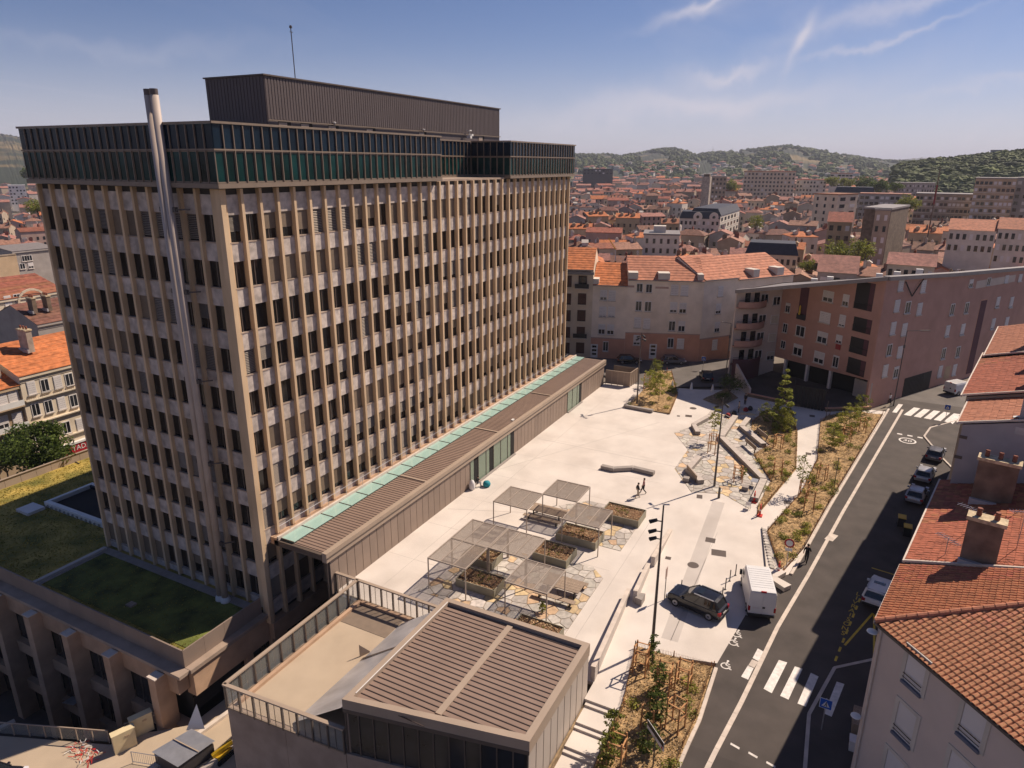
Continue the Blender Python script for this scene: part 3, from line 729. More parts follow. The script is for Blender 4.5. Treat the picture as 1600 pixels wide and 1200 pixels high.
# weather mast on the plant room
FQ = Fac((46.95, 50.05), (89.15, 50.05)); X = FQ.P(FQ.px(461, 118)[0], 0)
ms = thing('weather_mast', 'thin black mast with instruments standing on the tower roof', 'mast', (X[0], X[1], 41.1))
ob('pole', MB().tube((X[0], X[1], 41.1), (X[0]-.05, X[1], 45.6), .045, 6), 'steel_dark', ms)
ob('anemometer', MB().beam((X[0]-.2, X[1], 45.3), (X[0]+.15, X[1], 45.3), .05, .05).lathe((X[0]-.05, X[1], 45.6), [(.05, 0), (.14, .06), (.12, .22), (.03, .28)], 8), 'steel_dark', ms)
# twin steel flue
fl = thing('flue_stack', 'twin stainless steel flue pipes climbing the shaded side of the tower', 'flue', (34.3, 45.8, -2.4))
for y in (45.5, 46.12):
    f = ob('pipe', MB().tube((34.3, y, -1.9), (34.3, y, 38.35), .28, 18), 'steel', fl, smooth=False)
    for pgn in f.data.polygons: pgn.use_smooth = len(pgn.vertices) == 4
    ob('cowl', MB().tube((34.3, y, 38.35), (34.3, y, 38.75), .27, 18), 'plant_clad', fl)
    ob('foot', MB().lathe((34.3, y, -2.4), [(.42, 0), (.42, .2), (.32, .5)], 14), 'white', fl)
for z in (3.2, 10.5, 17.5, 24.5, 30.5):
    ob('bracket', MB().box(34.25, 44.95, z, 34.5, 46.65, z+.35).beam((34.4, 45.0, z+.17), (35.1, 44.4, z+.17), .1, .1), 'steel_dark', fl)

# ================================================================ entrance canopy along the plaza
CA = thing('entrance_canopy', 'long brown metal canopy building with a green glass strip beside the tower', 'canopy', (69, 35.5, 0))
X0, X1 = 36.5, 101.4
ob('roof_plate', MB().prism([(X0, 35.75), (X1, 35.75), (X1, 38.95), (X0, 38.95)], 3.7, 3.98), 'roof_metal', CA)
many('standing_seam', unit_box(0, 0, .02, .045, 3.18, .04, 'standing_seam').copy(), 'seam', CA, [((X0+.15+k*.385, 37.35, 3.965), 0, (1, 1, 1)) for k in range(168)])
for x in (51.2, 66.1, 81.2): ob('expansion_strip', MB().box(x-.11, 35.76, 3.97, x+.11, 38.94, 4.075), 'fascia', CA)
ob('fascia', MB().box(X0-.25, 35.28, 3.28, X1+.1, 35.75, 4.12), 'fascia', CA)
ob('fascia_groove', MB().box(X0-.2, 35.24, 3.62, X1+.05, 35.28, 3.72), 'bronze_dark', CA)
ob('gutter_edge', MB().box(X0-.3, 35.76, 3.45, X0-.02, 40.9, 3.95), 'bronze_dark', CA)
ob('glass_bed', MB().box(X0, 38.96, 3.4, X1, 40.3, 3.62), 'glass_teal', CA)
n = 27; p = (X1-X0)/n
many('glass_panel', unit_box(0, 0, 0, 1, 1, 1, 'glass_panel'), 'glass_teal', CA, [((X0+(k+.5)*p, 39.68, 4.06), 0, (p-.07, 1.42, .05)) for k in range(n)])
many('glazing_bar', unit_box(0, 0, 0, 1, 1, 1, 'glazing_bar'), 'bronze_dark', CA, [((X0+k*p, 39.68, 4.09), 0, (.06, 1.46, .08)) for k in range(n+1)])
ob('ledge', MB().box(X0-.3, 40.42, 3.5, X1, 41.5, 4.15), 'concrete_warm', CA)
ob('kerb', MB().box(X0-.3, 40.36, 4.0, X1, 40.55, 4.32), 'kerb_pale', CA)
rl = MB(); rl.tube((X0, 40.5, 5.15), (98, 40.5, 5.15), .022, 5); ob('guard_rail', rl, 'galv', CA)
many('rail_post', MB().tube((0, 0, 0), (0, 0, .9), .022, 5).mesh('rail_post'), 'galv', CA, [((X0+1.2+k*2.4, 40.5, 4.28), 0, (1, 1, 1)) for k in range(26)])
FC = Fac((X0, 35.5), (X1, 35.5))
ux = lambda px, py: FC.px(px, py)[0]
def run(u0, u1):
    n = max(1, round((u1-u0)/1.0)); p = (u1-u0)/n
    return [(FC.P(u0+(k+.5)*p, 0), 0, (p-.055, 1, 3.28)) for k in range(n)]
us = [0.3, ux(735, 765), ux(803, 706), ux(886, 641), ux(908, 626), X1-X0-.1]
pn = run(us[0], us[1])+run(us[2], us[3])+run(us[4], us[5])
many('wall_panel', unit_box(0, .05, .5, 1, .1, 1, 'wall_panel'), 'canopy_wall', CA, pn)
ob('wall', MB().box(X0+.1, 35.62, 0, X1, 35.75, 3.3).box(X0+.1, 35.63, -9, 46.2, 35.75, 0).box(X1-.2, 35.75, 0, X1, 41, 3.7), 'bronze_dark', CA)
ob('plinth', MB().box(X0+us[1], 35.2, 0, X0+us[2], 35.5, .1).box(X0+us[3], 35.2, 0, X0+us[4], 35.5, .1), 'bench_stone', CA)
for a, b, dd in ((us[1], us[2], (.35, 5.2)), (us[3], us[4], (1.7,))):
    n = max(2, round((b-a)/1.7)); p = (b-a)/n
    for k in range(n):
        drk = k in (n-1,) or (n > 4 and k in (0, 2))
        mb = MB(); FC.wall(mb, a+k*p+.04, a+(k+1)*p-.04 if not drk else a+k*p+.75, .1, 3.2, .04, .02); ob('glass_panel', mb, 'glass_green', CA)
        if drk: mb = MB(); FC.wall(mb, a+k*p+.8, a+(k+1)*p-.04, .1, 3.2, .03, .015); ob('door', mb, 'dark_void', CA)
        mb = MB(); FC.wall(mb, a+k*p-.03, a+k*p+.03, .1, 3.25, .08, .06); ob('mullion', mb, 'bronze_dark', CA)
p = FC.px(790, 655)
ob('roof_lamp', MB().box(70.2, 36.0, 4.0, 70.7, 36.25, 4.14), 'white', CA)
# fenced bin store at the far end
BS = thing('bin_enclosure', 'open grey metal screened enclosure at the far end of the canopy', 'enclosure', (103, 34, 0))
FB = Fac((101.6, 35.3), (101.6, 31.4)); mb = MB()
for a, b in (((101.7, 35.3), (101.9, 31.3)), ((101.9, 31.3), (105.2, 31.1))):
    F = Fac(a, b); ob('screen', F.wall(MB(), 0.05, F.len-.05, .15, 2.25, .05), 'canopy_wall', BS); ob('top_rail', F.wall(MB(), 0, F.len, 2.3, 2.42, .12, .04), 'fascia', BS)
    n = round(F.len/.9)
    for k in range(n+1): ob('post', F.wall(MB(), k*F.len/n-.04, k*F.len/n+.04, 0, 2.3, .1, .05), 'fascia', BS)
ob('screen', MB().box(105.2, 31.1, .1, 105.26, 35.2, 2.3), 'bronze', BS)
ob('floor_slab', MB().box(101.7, 31.2, .004, 105.2, 35.2, .03), 'plaza2', BS)

# ================================================================ podium with planted roof, left of the tower
PO = thing('podium_building', 'low concrete podium with planted green roof and deep fins below the tower', 'building', (27.3, 42, -16.3))
ob('wall', MB().box(28.0, 42.4, -16.4, 60, 86.2, -2.65), 'core', PO)
# tower's own lower walls on the plaza side
ob('base_wall', MB().box(35.15, 41.28, -16, 42.3, 41.7, -3.6).box(42.3, 41.0, -16, 98, 41.6, 3.4), 'concrete_warm', PO)
ob('beam', MB().box(35.1, 40.85, -5.2, 42.3, 41.28, -3.62), 'concrete_warm', PO)
for x in (38.3, 41.0): ob('window', MB().box(x-1.4, 41.2, -8, x+1.1, 41.27, -5.25), 'window_dark', PO)
ob('roof_soil', MB().box(27.75, 42.2, -2.75, 60, 86.0, -2.42), 'sedum', PO)
ob('planted_bed', MB().box(28.6, 43.2, -2.42, 34.3, 62.2, -2.38), 'sedum_shade', PO)  # planting in the darker sedum, tower shade painted into its colour
ob('divider_kerb', MB().box(28.0, 62.55, -2.42, 34.8, 62.95, -2.12), 'plaza2', PO)
ob('gravel_margin', MB().box(34.3, 42.6, -2.42, 35.1, 63.2, -2.34).box(28.0, 62.2, -2.42, 34.3, 62.55, -2.345), 'bench_stone', PO)
tf = MB(); rt_ = random.Random(4)
for k in range(26000):
    x = rt_.uniform(28.1, 52); y = rt_.uniform(42.6, 85.6)
    if x > 34.8 and y < 63.5: continue
    if 37 < x < 43 and 67 < y < 77: continue
    a = rt_.uniform(0, 6.28); s = rt_.uniform(.04, .13); h = rt_.uniform(.03, .12); c, d = math.cos(a)*s, math.sin(a)*s
    tf.add([(x-c, y-d, -2.42), (x+c, y+d, -2.42), (x+d*.4, y-c*.4, -2.42+h)], [(0, 1, 2)])
o = ob('sedum', tf, 'sedum_tuft', PO); o['kind'] = 'stuff'
# parapet panels
pp = []
FW = Fac((27.25, 86.0), (27.25, 41.85)); FS = Fac((27.25, 41.85), (34.9, 41.85)); FN = Fac((52, 85.9), (27.3, 85.9))
for F, m_ in ((FW, 1.75), (FS, 1.9)):
    n = round(F.len/m_); p = F.len/n
    pp += [(F.P((k+.5)*p, -2.7, 0), F.rz, (p-.015, 1, 1.5)) for k in range(n)]
many('parapet_panel', unit_box(0, .06, .5, 1, .12, 1, 'parapet_panel'), 'canopy_wall', PO, pp)
n = 14
many('parapet_panel', unit_box(0, -.06, .5, 1, .12, 1, 'parapet_panel'), 'fascia', PO, [(FN.P((k+.5)*FN.len/n, -2.5, 0), FN.rz, (FN.len/n-.03, 1, 1.15)) for k in range(n)])
ob('parapet_cap', MB().box(27.2, 85.78, -1.36, 52, 86.05, -1.3), 'fascia', PO)
ob('ledge', MB().box(26.35, 41.35, -3.0, 27.25, 86, -2.72).box(27.25, 41.2, -3.02, 34.95, 41.85, -2.7), 'concrete', PO)
# west front: beams, windows, fins
mb = MB()
for j, (z0, z1) in enumerate(((-4.75, -3.0), (-9.15, -8.0), (-13.4, -12.4))): ob('beam', MB().box(26.55+.002*j, 42.0, z0, 27.5, 86, z1), 'concrete_warm', PO)
for k in range(8):
    y = 43.55+5.42*k
    f = ob('fin', MB().box(25.55, y-.42, -16.4, 27.0, y+.42, -3.12), 'concrete_warm', PO); ob('fin_cap', MB().box(25.5, y-.47, -3.12, 26.3, y+.47, -3.04), 'kerb_pale', f)
    for z0, z1 in ((-8.0, -4.75), (-12.4, -9.15), (-16.2, -13.4)):
        for q in range(4):
            ya = y+.45+q*1.13
            wv = ob('window', MB().box(27.05, ya+.05, z0+.05, 27.12, ya+1.08, z1-.05), 'window_dark2', PO)
            _k = _ob('frame', MB().box(26.98, ya-.04, z0, 27.1, ya+.05, z1), 'bronze_dark'); _k.parent = wv
# south front of the podium beside the ramp
ob('beam', MB().box(27.55, 41.45, -5.4, 35.1, 42.4, -3.02), 'concrete_warm', PO)
ob('window', MB().box(27.6, 42.0, -8.6, 35.2, 42.05, -5.4), 'window_dark', PO)
ob('fin', MB().box(32.6, 41.6, -9, 33.3, 42.0, -5.4), 'concrete_warm', PO)
# light well, hatch, vents on the planted roof
LW = Fac((37.6, 77.0), (37.6, 67.2))
ob('light_well', MB().box(37.8, 67.4, -2.42, 42.6, 76.8, -2.3), 'dark_void', PO)
ob('well_kerb', MB().box(37.3, 67.0, -2.42, 37.8, 77.2, -1.85).box(37.8, 76.8, -2.42, 42.8, 77.2, -1.853).box(42.4, 67, -2.42, 42.8, 76.8, -1.85), 'white', PO)
ob('well_glass', MB().box(42.2, 67.4, -2.3, 42.38, 76.8, -1.9), 'crown_blue', PO)
many('well_bracket', unit_box(0, 0, 0, .12, .12, .3, 'well_bracket'), 'galv', PO, [((37.2, 67.5+k*.75, -2.2), 0, (1, 1, 1)) for k in range(13)])
p = G(48, 796, -2.3); ob('roof_hatch', MB().prism([(p.x-.9, p.y-1.1), (p.x+.9, p.y-1.1), (p.x+.9, p.y+1.1), (p.x-.9, p.y+1.1)], -2.42, -2.1), 'shutter', PO)
p = G(205, 945, -2.35); ob('drain_cap', MB().box(p.x-.3, p.y-.35, -2.4, p.x+.3, p.y+.35, -2.25), 'concrete', PO)
p = G(115, 722, -2.4); ob('cable_bundle', MB().tube((p.x, p.y-1.2, -2.36), (p.x+.3, p.y+1.2, -2.36), .06, 5).tube((p.x+.3, p.y+1.2, -2.36), (p.x+.1, p.y+2, -2.34), .09, 5), 'steel_dark', PO)

# ================================================================ terrace and pavilion in front
mb = MB()
TE = thing('terrace_block', 'concrete walled roof terrace with tall glazed railing', 'terrace', (30, 29, -9))
TP = [(24.05, 33.2), (24.75, 23.85), (37.25, 23.85), (37.25, 33.2)]
n = 9
for k in range(n):
    a = Vector(TP[0]).lerp(Vector((27.05, 12.75)), k/n); b = Vector(TP[0]).lerp(Vector((27.05, 12.75)), (k+1)/n-.002)
for k, (a, b) in enumerate((((24.05, 33.2), (24.4, 28.5)), ((24.4, 28.48), (24.75, 23.9)))):
    F = Fac(a, b); ob('wall_panel', F.wall(MB(), 0, F.len, -13, -.05, .35), 'concrete', TE)
F = Fac((37.25, 33.2), (24.05, 33.2)); ob('wall', MB().box(24.45, 32.85, -13, 37.2, 33.15, -.05), 'concrete', TE)
ob('floor', MB().prism([(24.4, 32.9), (25.1, 23.9), (37.1, 23.9), (37.1, 32.9)], -.6, -.02), 'terrace_floor', TE)
ob('dark_paving', MB().box(34.4, 28.3, -.018, 36.9, 32.6, .004), 'bronze', TE)  # darker brown sheet over one corner of the terrace floor
ob('upstand', MB().box(24.6, 32.62, -.018, 37.0, 32.9, .22).box(36.85, 27.6, -.018, 37.1, 32.6, .2), 'concrete_warm', TE)
ob('zinc_flashing', MB().add([(25.0, 28.4, .03), (36.3, 28.2, .03), (36.3, 24.0, 3.0), (25.3, 24.0, 3.0)], [(0, 1, 2, 3)]), 'zinc', TE)
ob('flashing_joint', MB().add([(31.6, 28.32, .07), (31.85, 28.32, .07), (31.85, 24.0, 3.05), (31.6, 24.0, 3.05)], [(0, 1, 2, 3)]), 'bronze_dark', TE)
ob('vent_fin', MB().prism([(31.9, 28.6), (32.6, 28.3), (32.6, 28.36), (31.9, 28.66)], 0, [1.0, .1, .1, 1.0]), 'concrete', TE)
HT = 1.75
for a, b in (((24.05, 33.2), (24.75, 23.95)), ((37.3, 33.2), (24.1, 33.2)), ((37.35, 35.4), (37.35, 24.0))):
    F = Fac(a, b); ob('hand_rail', F.wall(MB(), -.06, F.len+.06, HT-.02, HT+.09, .26, .13), 'fascia', TE)
    n = round(F.len/1.15); p = F.len/n
    for k in range(n+1):
        ob('post', F.wall(MB(), k*p-.045, k*p+.045, -.1, HT-.02, .16, .08), 'bronze_dark', TE)
        if k < n:
            g = ob('glass_panel', F.wall(MB(), k*p+.06, (k+1)*p-.06, .06, HT-.1, .02, .02), 'glass_clear', TE)
            ob('bar', F.wall(MB(), (k+.5)*p-.015, (k+.5)*p+.015, -.05, HT-.02, .03, .05), 'bronze_dark', TE)
    ob('base_rail', F.wall(MB(), 0, F.len, -.08, .03, .1, .05), 'bronze', TE)

PV = thing('pavilion', 'low flat pavilion with ribbed brown metal roof beside the steps', 'pavilion', (31, 18, 0))
PQ = [(24.75, 23.85), (27.05, 12.72), (36.15, 12.72), (36.05, 23.8)]
ins = [(25.25, 23.4), (27.4, 13.15), (35.75, 13.15), (35.65, 23.35)]
ob('roof_plate', MB().prism(ins, 3.5, 3.72), 'roof_metal', PV)
mb = MB(); k = 0
def on_edge(x):  # extents in y of the roof field at x
    t = (x-25.25)/(27.4-25.25); lo = 13.15 if x > 27.4 else 23.4-(23.4-13.15)*t
    return lo, 23.37
xs = [25.5+.40*i for i in range(26)]
for x in xs:
    lo, hi = on_edge(x); c = (lo+hi)/2
    for a, b in ((lo, 18.12), (18.55, hi)):
        if b-a > .3: ob('standing_seam', MB().box(x-.025, a, 3.71, x+.025, b, 3.755), 'seam', PV)
ob('ridge_strip', MB().box(26.6, 18.13, 3.715, 35.6, 18.54, 3.81), 'fascia', PV)
for a, b, c, d in ((0, 1, 1, 0), (1, 2, 2, 1), (2, 3, 3, 2), (3, 0, 0, 3)):
    ob('roof_border', MB().prism([PQ[a], PQ[b], ins[c], ins[d]], 3.3, 4.0), 'fascia' if a != 0 else 'fascia', PV)
ob('lightning_strip', MB().beam((25.5, 23.42, 4.02), (35.6, 23.4, 4.02), .05, .03), 'white', PV)
F = Fac(PQ[0], PQ[1])
ob('glazed_front', F.wall(MB(), .2, F.len-.2, .0, 3.3, .2, -.12), 'window_dark2', PV)
ob('plinth', F.wall(MB(), .0, F.len, -13, -.05, .3, .0), 'concrete', PV)
n = 12
for k in range(n+1): ob('mullion', F.wall(MB(), k*F.len/n-.035+(.1 if k == 0 else -.1 if k == n else 0), k*F.len/n+.035+(.1 if k == 0 else -.1 if k == n else 0), -.05, 3.3, .12, -.05), 'bronze_dark', PV)
ob('soffit', F.wall(MB(), 0, F.len, 3.05, 3.3, .3, .02), 'bronze_dark', PV)
F = Fac(PQ[1], PQ[2])
n = 9; p = F.len/n
for k in range(n): ob('cladding_panel', F.wall(MB(), k*p+.05, (k+1)*p-.05, -1.6, 3.05, .12, -.05), 'cladding_white', PV)
ob('core_wall', F.wall(MB(), 0.05, F.len-.05, -1.6, 3.3, .2, -.12), 'dark_void', PV)
ob('soffit_band', F.wall(MB(), -.02, F.len+.02, 3.06, 3.3, .2, -.02), 'fascia', PV)
ob('wall', MB().box(35.85, 12.8, 0, 36.0, 23.8, 3.3).box(24.9, 23.6, 0, 36, 23.75, 3.3), 'canopy_wall', PV)
# ================================================================ plaza furniture
ORD = ['first', 'second', 'third', 'fourth', 'fifth', 'sixth', 'seventh', 'eighth', 'ninth', 'tenth', 'eleventh', 'twelfth']
slat = MB().box(-.019, 0, -.012, .019, 3.6, .012).mesh("slat"); slat.materials.append(MATS['pergola_metal'])
def pergola(x0, y0, label):
    t = thing('pergola', label, 'pergola', (x0, y0, 0), 'metal slatted pergolas on the plaza'); s = 3.66; h = 2.95
    for dx in (0.04, s-.04):
        for dy in (0.04, s-.04): ob('post', MB().box(x0+dx-.04, y0+dy-.04, 0, x0+dx+.04, y0+dy+.04, h-.09), 'pergola_metal', t)
    ob('frame', MB().box(x0, y0, h-.09, x0+s, y0+.08, h+.03).box(x0, y0+s-.08, h-.09, x0+s, y0+s, h+.03).box(x0, y0+.08, h-.09, x0+.08, y0+s-.08, h+.03).box(x0+s-.08, y0+.08, h-.09, x0+s, y0+s-.08, h+.03), 'pergola_metal', t)
    for k in (1, 2): ob('rafter', MB().box(x0+.08, y0+s*k/3-.03, h-.06, x0+s-.08, y0+s*k/3+.03, h+.035), 'pergola_metal', t)
    n = 38
    for k in range(n): ob('slat', slat, None, t, loc=(x0+.1+(s-.2)*(k+.5)/n, y0+.03, h-.03))
for a in ((52.5, 25.35, 'slatted pergola nearest the canopy over the long picnic table'), (56.15, 21.8, 'slatted pergola farthest from the pavilion, beside the raised planter'), (52.4, 18.1, 'slatted pergola over a planter, closest to the tall lamp post'),
          (44.88, 25.3, 'back left slatted pergola of the four by the pavilion'), (44.88, 21.6, 'back right slatted pergola of the four by the pavilion'), (41.18, 25.3, 'front left slatted pergola casting stripes beside the terrace'), (41.18, 18.1, 'front right slatted pergola over the picnic table by pavilion')): pergola(*a)
rg = random.Random(5)
def leaves(n, f, size, rg, flat=.5):
    """leaf faces: f() gives a point"""
    mb = MB()
    for _ in range(n):
        c = Vector(f()); a = Vector((rg.gauss(0, 1), rg.gauss(0, 1), rg.gauss(0, 1)*flat)).normalized(); b = a.cross(Vector((rg.gauss(0, 1), rg.gauss(0, 1), rg.gauss(0, 1)))).normalized()
        s = size*rg.uniform(.6, 1.3); mb.add([c-a*s, c-b*s*.45, c+a*s, c+b*s*.45], [(0, 1, 2, 3)])
    return mb
def ball(c, rx, rz, rg):
    def f():
        while True:
            x, y, z = rg.uniform(-1, 1), rg.uniform(-1, 1), rg.uniform(-1, 1)
            if x*x+y*y+z*z < 1: return (c[0]+x*rx, c[1]+y*rx, c[2]+z*rz)
    return f
def clumps(c, r, rz, n, cr, rg):
    cs = [ball(c, r, rz, rg)() for _ in range(n)]; rs = [cr*rg.uniform(.6, 1.3) for _ in cs]
    def f():
        i = rg.randrange(n); return ball(cs[i], rs[i], rs[i]*.8, rg)()
    return f
def planter(x0, y0, x1, y1, label):
    t = thing('raised_planter', label, 'planter', ((x0+x1)/2, (y0+y1)/2, 0), 'raised metal planters on the plaza'); h = .78; w = .06
    ob('side', MB().box(x0, y0, 0, x1, y0+w, h), 'planter_metal', t); ob('side', MB().box(x0, y1-w, 0, x1, y1, h), 'planter_metal', t)
    ob('side', MB().box(x0, y0+w, 0, x0+w, y1-w, h), 'planter_metal', t); ob('side', MB().box(x1-w, y0+w, 0, x1, y1-w, h), 'planter_metal', t)
    ob('mulch', heap([(x0+w, y0+w), (x1-w, y0+w), (x1-w, y1-w), (x0+w, y1-w)], .55, .14, .22), 'mulch', t)
    o = ob('wood_chips', leaves(900, lambda: (rg.uniform(x0+.1, x1-.1), rg.uniform(y0+.1, y1-.1), rg.uniform(.62, .72)), .07, rg, .25), 'chips', t); o['kind'] = 'stuff'
    o = ob('seedlings', leaves(110, clumps(((x0+x1)/2, (y0+y1)/2, .78), min(x1-x0, y1-y0)*.42, .05, 7, .16, rg), .07, rg), 'leaf_mid', t); o['kind'] = 'stuff'
def heap(poly, z, amp, step=.5, edge=True, zf=None):
    """bumpy sheet over a polygon, grid cells clipped to it"""
    if area(poly) < 0: poly = poly[::-1]
    mb = MB(); xs = [p[0] for p in poly]; ys = [p[1] for p in poly]; idx = {}
    r_ = random.Random(int(xs[0]*100)); ph = [r_.uniform(0, 6.28) for _ in range(6)]
    def hz(x, y):
        v = .5+.2*math.sin(x*2.1+ph[0])+.2*math.sin(y*2.5+ph[1])+.15*math.sin(x*5.3+y*3.1+ph[2])+.12*math.sin(x*9.1-y*7.7+ph[3])+.1*math.sin(y*13.3+x*4+ph[4])
        return z+amp*v+(zf(x, y) if zf else 0)
    x = min(xs)
    while x < max(xs):
        y = min(ys)
        while y < max(ys):
            q = shc(poly, [(x, y), (x+step, y), (x+step, y+step), (x, y+step)])
            if len(q) > 2 and abs(area(q)) > 1e-4: mb.add([(a, b, hz(a, b)) for a, b in q], [tuple(range(len(q)))])
            y += step
        x += step
    return mb
for a in ((59.1, 16.45, 61.75, 20.4, 'raised planter of brown mulch standing alone at the plaza edge'), (53.3, 18.7, 55.7, 22.7, 'raised planter under the pergola closest to lamp post'), (49.25, 19.9, 51.8, 23.2, 'raised planter with dark soil between the two pergola groups'),
          (42.5, 23.4, 44.6, 27.1, 'raised planter under the front left pergola stripes'), (45.9, 25.5, 48.0, 28.6, 'raised planter under the back left pergola'), (38.9, 16.5, 40.9, 20.1, 'raised planter half hidden behind the pavilion roof')): planter(*a)
def picnic(x0, x1, y0, y1, bx0, bx1, label):
    t = thing('picnic_table', label, 'table', ((x0+x1)/2, (y0+y1)/2, 0), 'timber picnic tables with benches')
    n = 4
    for k in range(n): ob('plank', MB().box(x0+(x1-x0)*k/n+.01, y0, .70, x0+(x1-x0)*(k+1)/n-.01, y1, .76), 'timber', t)
    for yy in (y0+.4, y1-.4): ob('leg', MB().box(x0+.15, yy-.05, 0, x0+.25, yy+.05, .7).box(x1-.25, yy-.05, 0, x1-.15, yy+.05, .7).box(x0+.1, yy-.04, .64, x1-.1, yy+.04, .7), 'black_iron', t)
    for a, b in ((bx0, bx1), (x1+.35, x1+.8)):
        s = ob('bench_seat', MB().box(a, y0-.1, .41, b, y1+.3, .47), 'timber', t)
        for yy in (y0+.3, y1-.2): ob('bench_leg', MB().box(a+.05, yy-.04, 0, b-.05, yy+.04, .41), 'black_iron', t)
picnic(56.4, 57.7, 23.4, 27.0, 55.55, 56.05, 'long brown timber picnic table half under the far pergola')
picnic(45.35, 46.7, 17.2, 20.4, 44.2, 44.7, 'brown timber picnic table under the front right pergola')
def poly_bench(pts, w, h, name, label, material='bench_stone', z=0., cap=None):
    t = thing(name, label, 'bench', (pts[0][0], pts[0][1], 0), 'stone benches on the plaza')
    P = [Vector(p) for p in pts]; Ls, Rs = [], []
    for i, p in enumerate(P):
        d = ((P[i]-P[i-1]).normalized() if i else Vector((0, 0)))+((P[i+1]-P[i]).normalized() if i < len(P)-1 else Vector((0, 0))); d.normalize(); n = Vector((-d.y, d.x)); Ls.append(p+n*w/2); Rs.append(p-n*w/2)
    for i in range(len(P)-1):
        q = [tuple(x) for x in (Rs[i], Rs[i+1], Ls[i+1], Ls[i])]
        c = Vector((sum(a[0] for a in q)/4, sum(a[1] for a in q)/4)); q2 = [tuple(c+(Vector(a)-c)*.985) for a in q]
        ob('seat_block', MB().prism(q2, z+.06, h), material, t); ob('plinth', MB().prism([tuple(c+(Vector(a)-c)*.93) for a in q], z, z+.06), 'dark_void', t)
        if cap: ob('seat_top', MB().prism([tuple(c+(Vector(a)-c)*.98) for a in q], h, h+.04), cap, t)
    return t
poly_bench([(70.6, 24.5), (70.55, 23.0), (71.9, 21.1), (71.7, 18.5)], .62, .48, 'stone_bench', 'bent grey stone bench standing alone in the middle of the plaza')
poly_bench([(95.2, 13.7), (86.3, 13.9), (75.6, 7.1), (70.2, 7.25)], .75, .5, 'stone_bench', 'long bent bench running along the planting bed', cap='bench_pale')
poly_bench([(95.4, 11.9), (91.4, 12.2), (86.2, 8.6)], .75, .5, 'stone_bench', 'shorter bent bench beside the dark tree bed', cap='bench_pale')
poly_bench([(95.6, 16.9), (93.6, 16.9), (89.0, 18.1), (86.4, 16.9)], .65, .5, 'stone_bench', 'angled pale bench at the far corner of the flagstones', cap='bench_pale')
poly_bench([(78.6, 15.0), (74.4, 15.3), (71.8, 13.2)], .75, .5, 'stone_bench', 'angled bench at the near edge of the round flagstones', cap='bench_pale')
for (px, py, rz, lb) in ((1080, 747, -.75, 'V bench'), (1172, 702, -.6, 'long bench'), (1190, 685, -.6, 'short bench')):
    p = G(px, py); t = thing('bench_backrest', 'timber back plate fixed behind the '+{'V bench': 'angled near bench', 'long bench': 'long bent bench', 'short bench': 'shorter bent bench'}[lb], 'backrest', (p.x, p.y, 0))
    m = Matrix.Translation((p.x, p.y, 0)) @ Matrix.Rotation(R(34), 4, 'Z')
    mb = MB().box(-1.5, -.05, .5, 1.5, .05, 1.0); mb.v = [tuple(m @ Vector(v)) for v in mb.v]; ob('plank', mb, 'timber', t)
    mb = MB().box(-1.2, -.08, 0, -1.1, .0, .5).box(1.1, -.08, 0, 1.2, .0, .5); mb.v = [tuple(m @ Vector(v)) for v in mb.v]; ob('bracket', mb, 'black_iron', t)
for px, py, lb in ((1072, 748, 'dark cube stool beside the angled near bench'), (1164, 762, 'dark cube stool at the near end of the long bench')):
    p = G(px, py+4); t = thing('cube_stool', lb, 'stool', (p.x, p.y, 0)); ob('seat', MB().box(p.x-.33, p.y-.33, .07, p.x+.33, p.y+.33, .5), 'bench_stone', t); ob('base', MB().box(p.x-.27, p.y-.27, 0, p.x+.27, p.y+.27, .07), 'dark_void', t)
p = G(1178, 760); t = thing('folding_table', 'small pale table standing beside the long bench', 'table', (p.x, p.y, 0)); ob('top', MB().box(p.x-.5, p.y-.35, .72, p.x+.5, p.y+.35, .75), 'galv', t)
for a in (-.42, .42):
    for b in (-.28, .28): ob('leg', MB().tube((p.x+a, p.y+b, 0), (p.x+a*.9, p.y+b*.9, .72), .02, 5), 'galv', t)
# low walls along the ramp
def lowwall(a, b, w, h0, h1, label):
    F = Fac(a, b); A, B, C, D = F.P(0, 0)[:2], F.P(F.len, 0)[:2], F.P(F.len, 0, -w)[:2], F.P(0, 0, -w)[:2]
    t = thing('ramp_wall', label, 'wall', (a[0], a[1], 0), 'low concrete walls by the ramp'); ob('wall', MB().prism([A, B, C, D], 0, [h0, h1, h1, h0]), 'plaza2', t)
    ob('coping', MB().prism([F.P(-.02, 0, .03)[:2], F.P(F.len+.02, 0, .03)[:2], F.P(F.len+.02, 0, -w-.03)[:2], F.P(-.02, 0, -w-.03)[:2]], [h0, h1, h1, h0], [h0+.05, h1+.05, h1+.05, h0+.05]), 'kerb_pale', t)
lowwall((60.2, 13.7), (53.2, 13.45), .35, .12, .95, 'wedge shaped pale wall farthest from the pavilion')
lowwall((52.4, 13.6), (47.4, 13.2), .3, .7, 1.05, 'pale low wall with a stone block, middle of the three')
lowwall((47.9, 13.9), (37.4, 13.0), .28, .75, 1.15, 'long pale low wall running down to the pavilion corner')
t = thing('stone_block', 'small grey block at the end of the middle low wall', 'block', (47.6, 12.6, 0)); ob('body', MB().prism([(47.1, 12.4), (48.1, 12.4), (48.0, 13.0), (47.2, 13.0)], 0, .62), 'bench_stone', t)
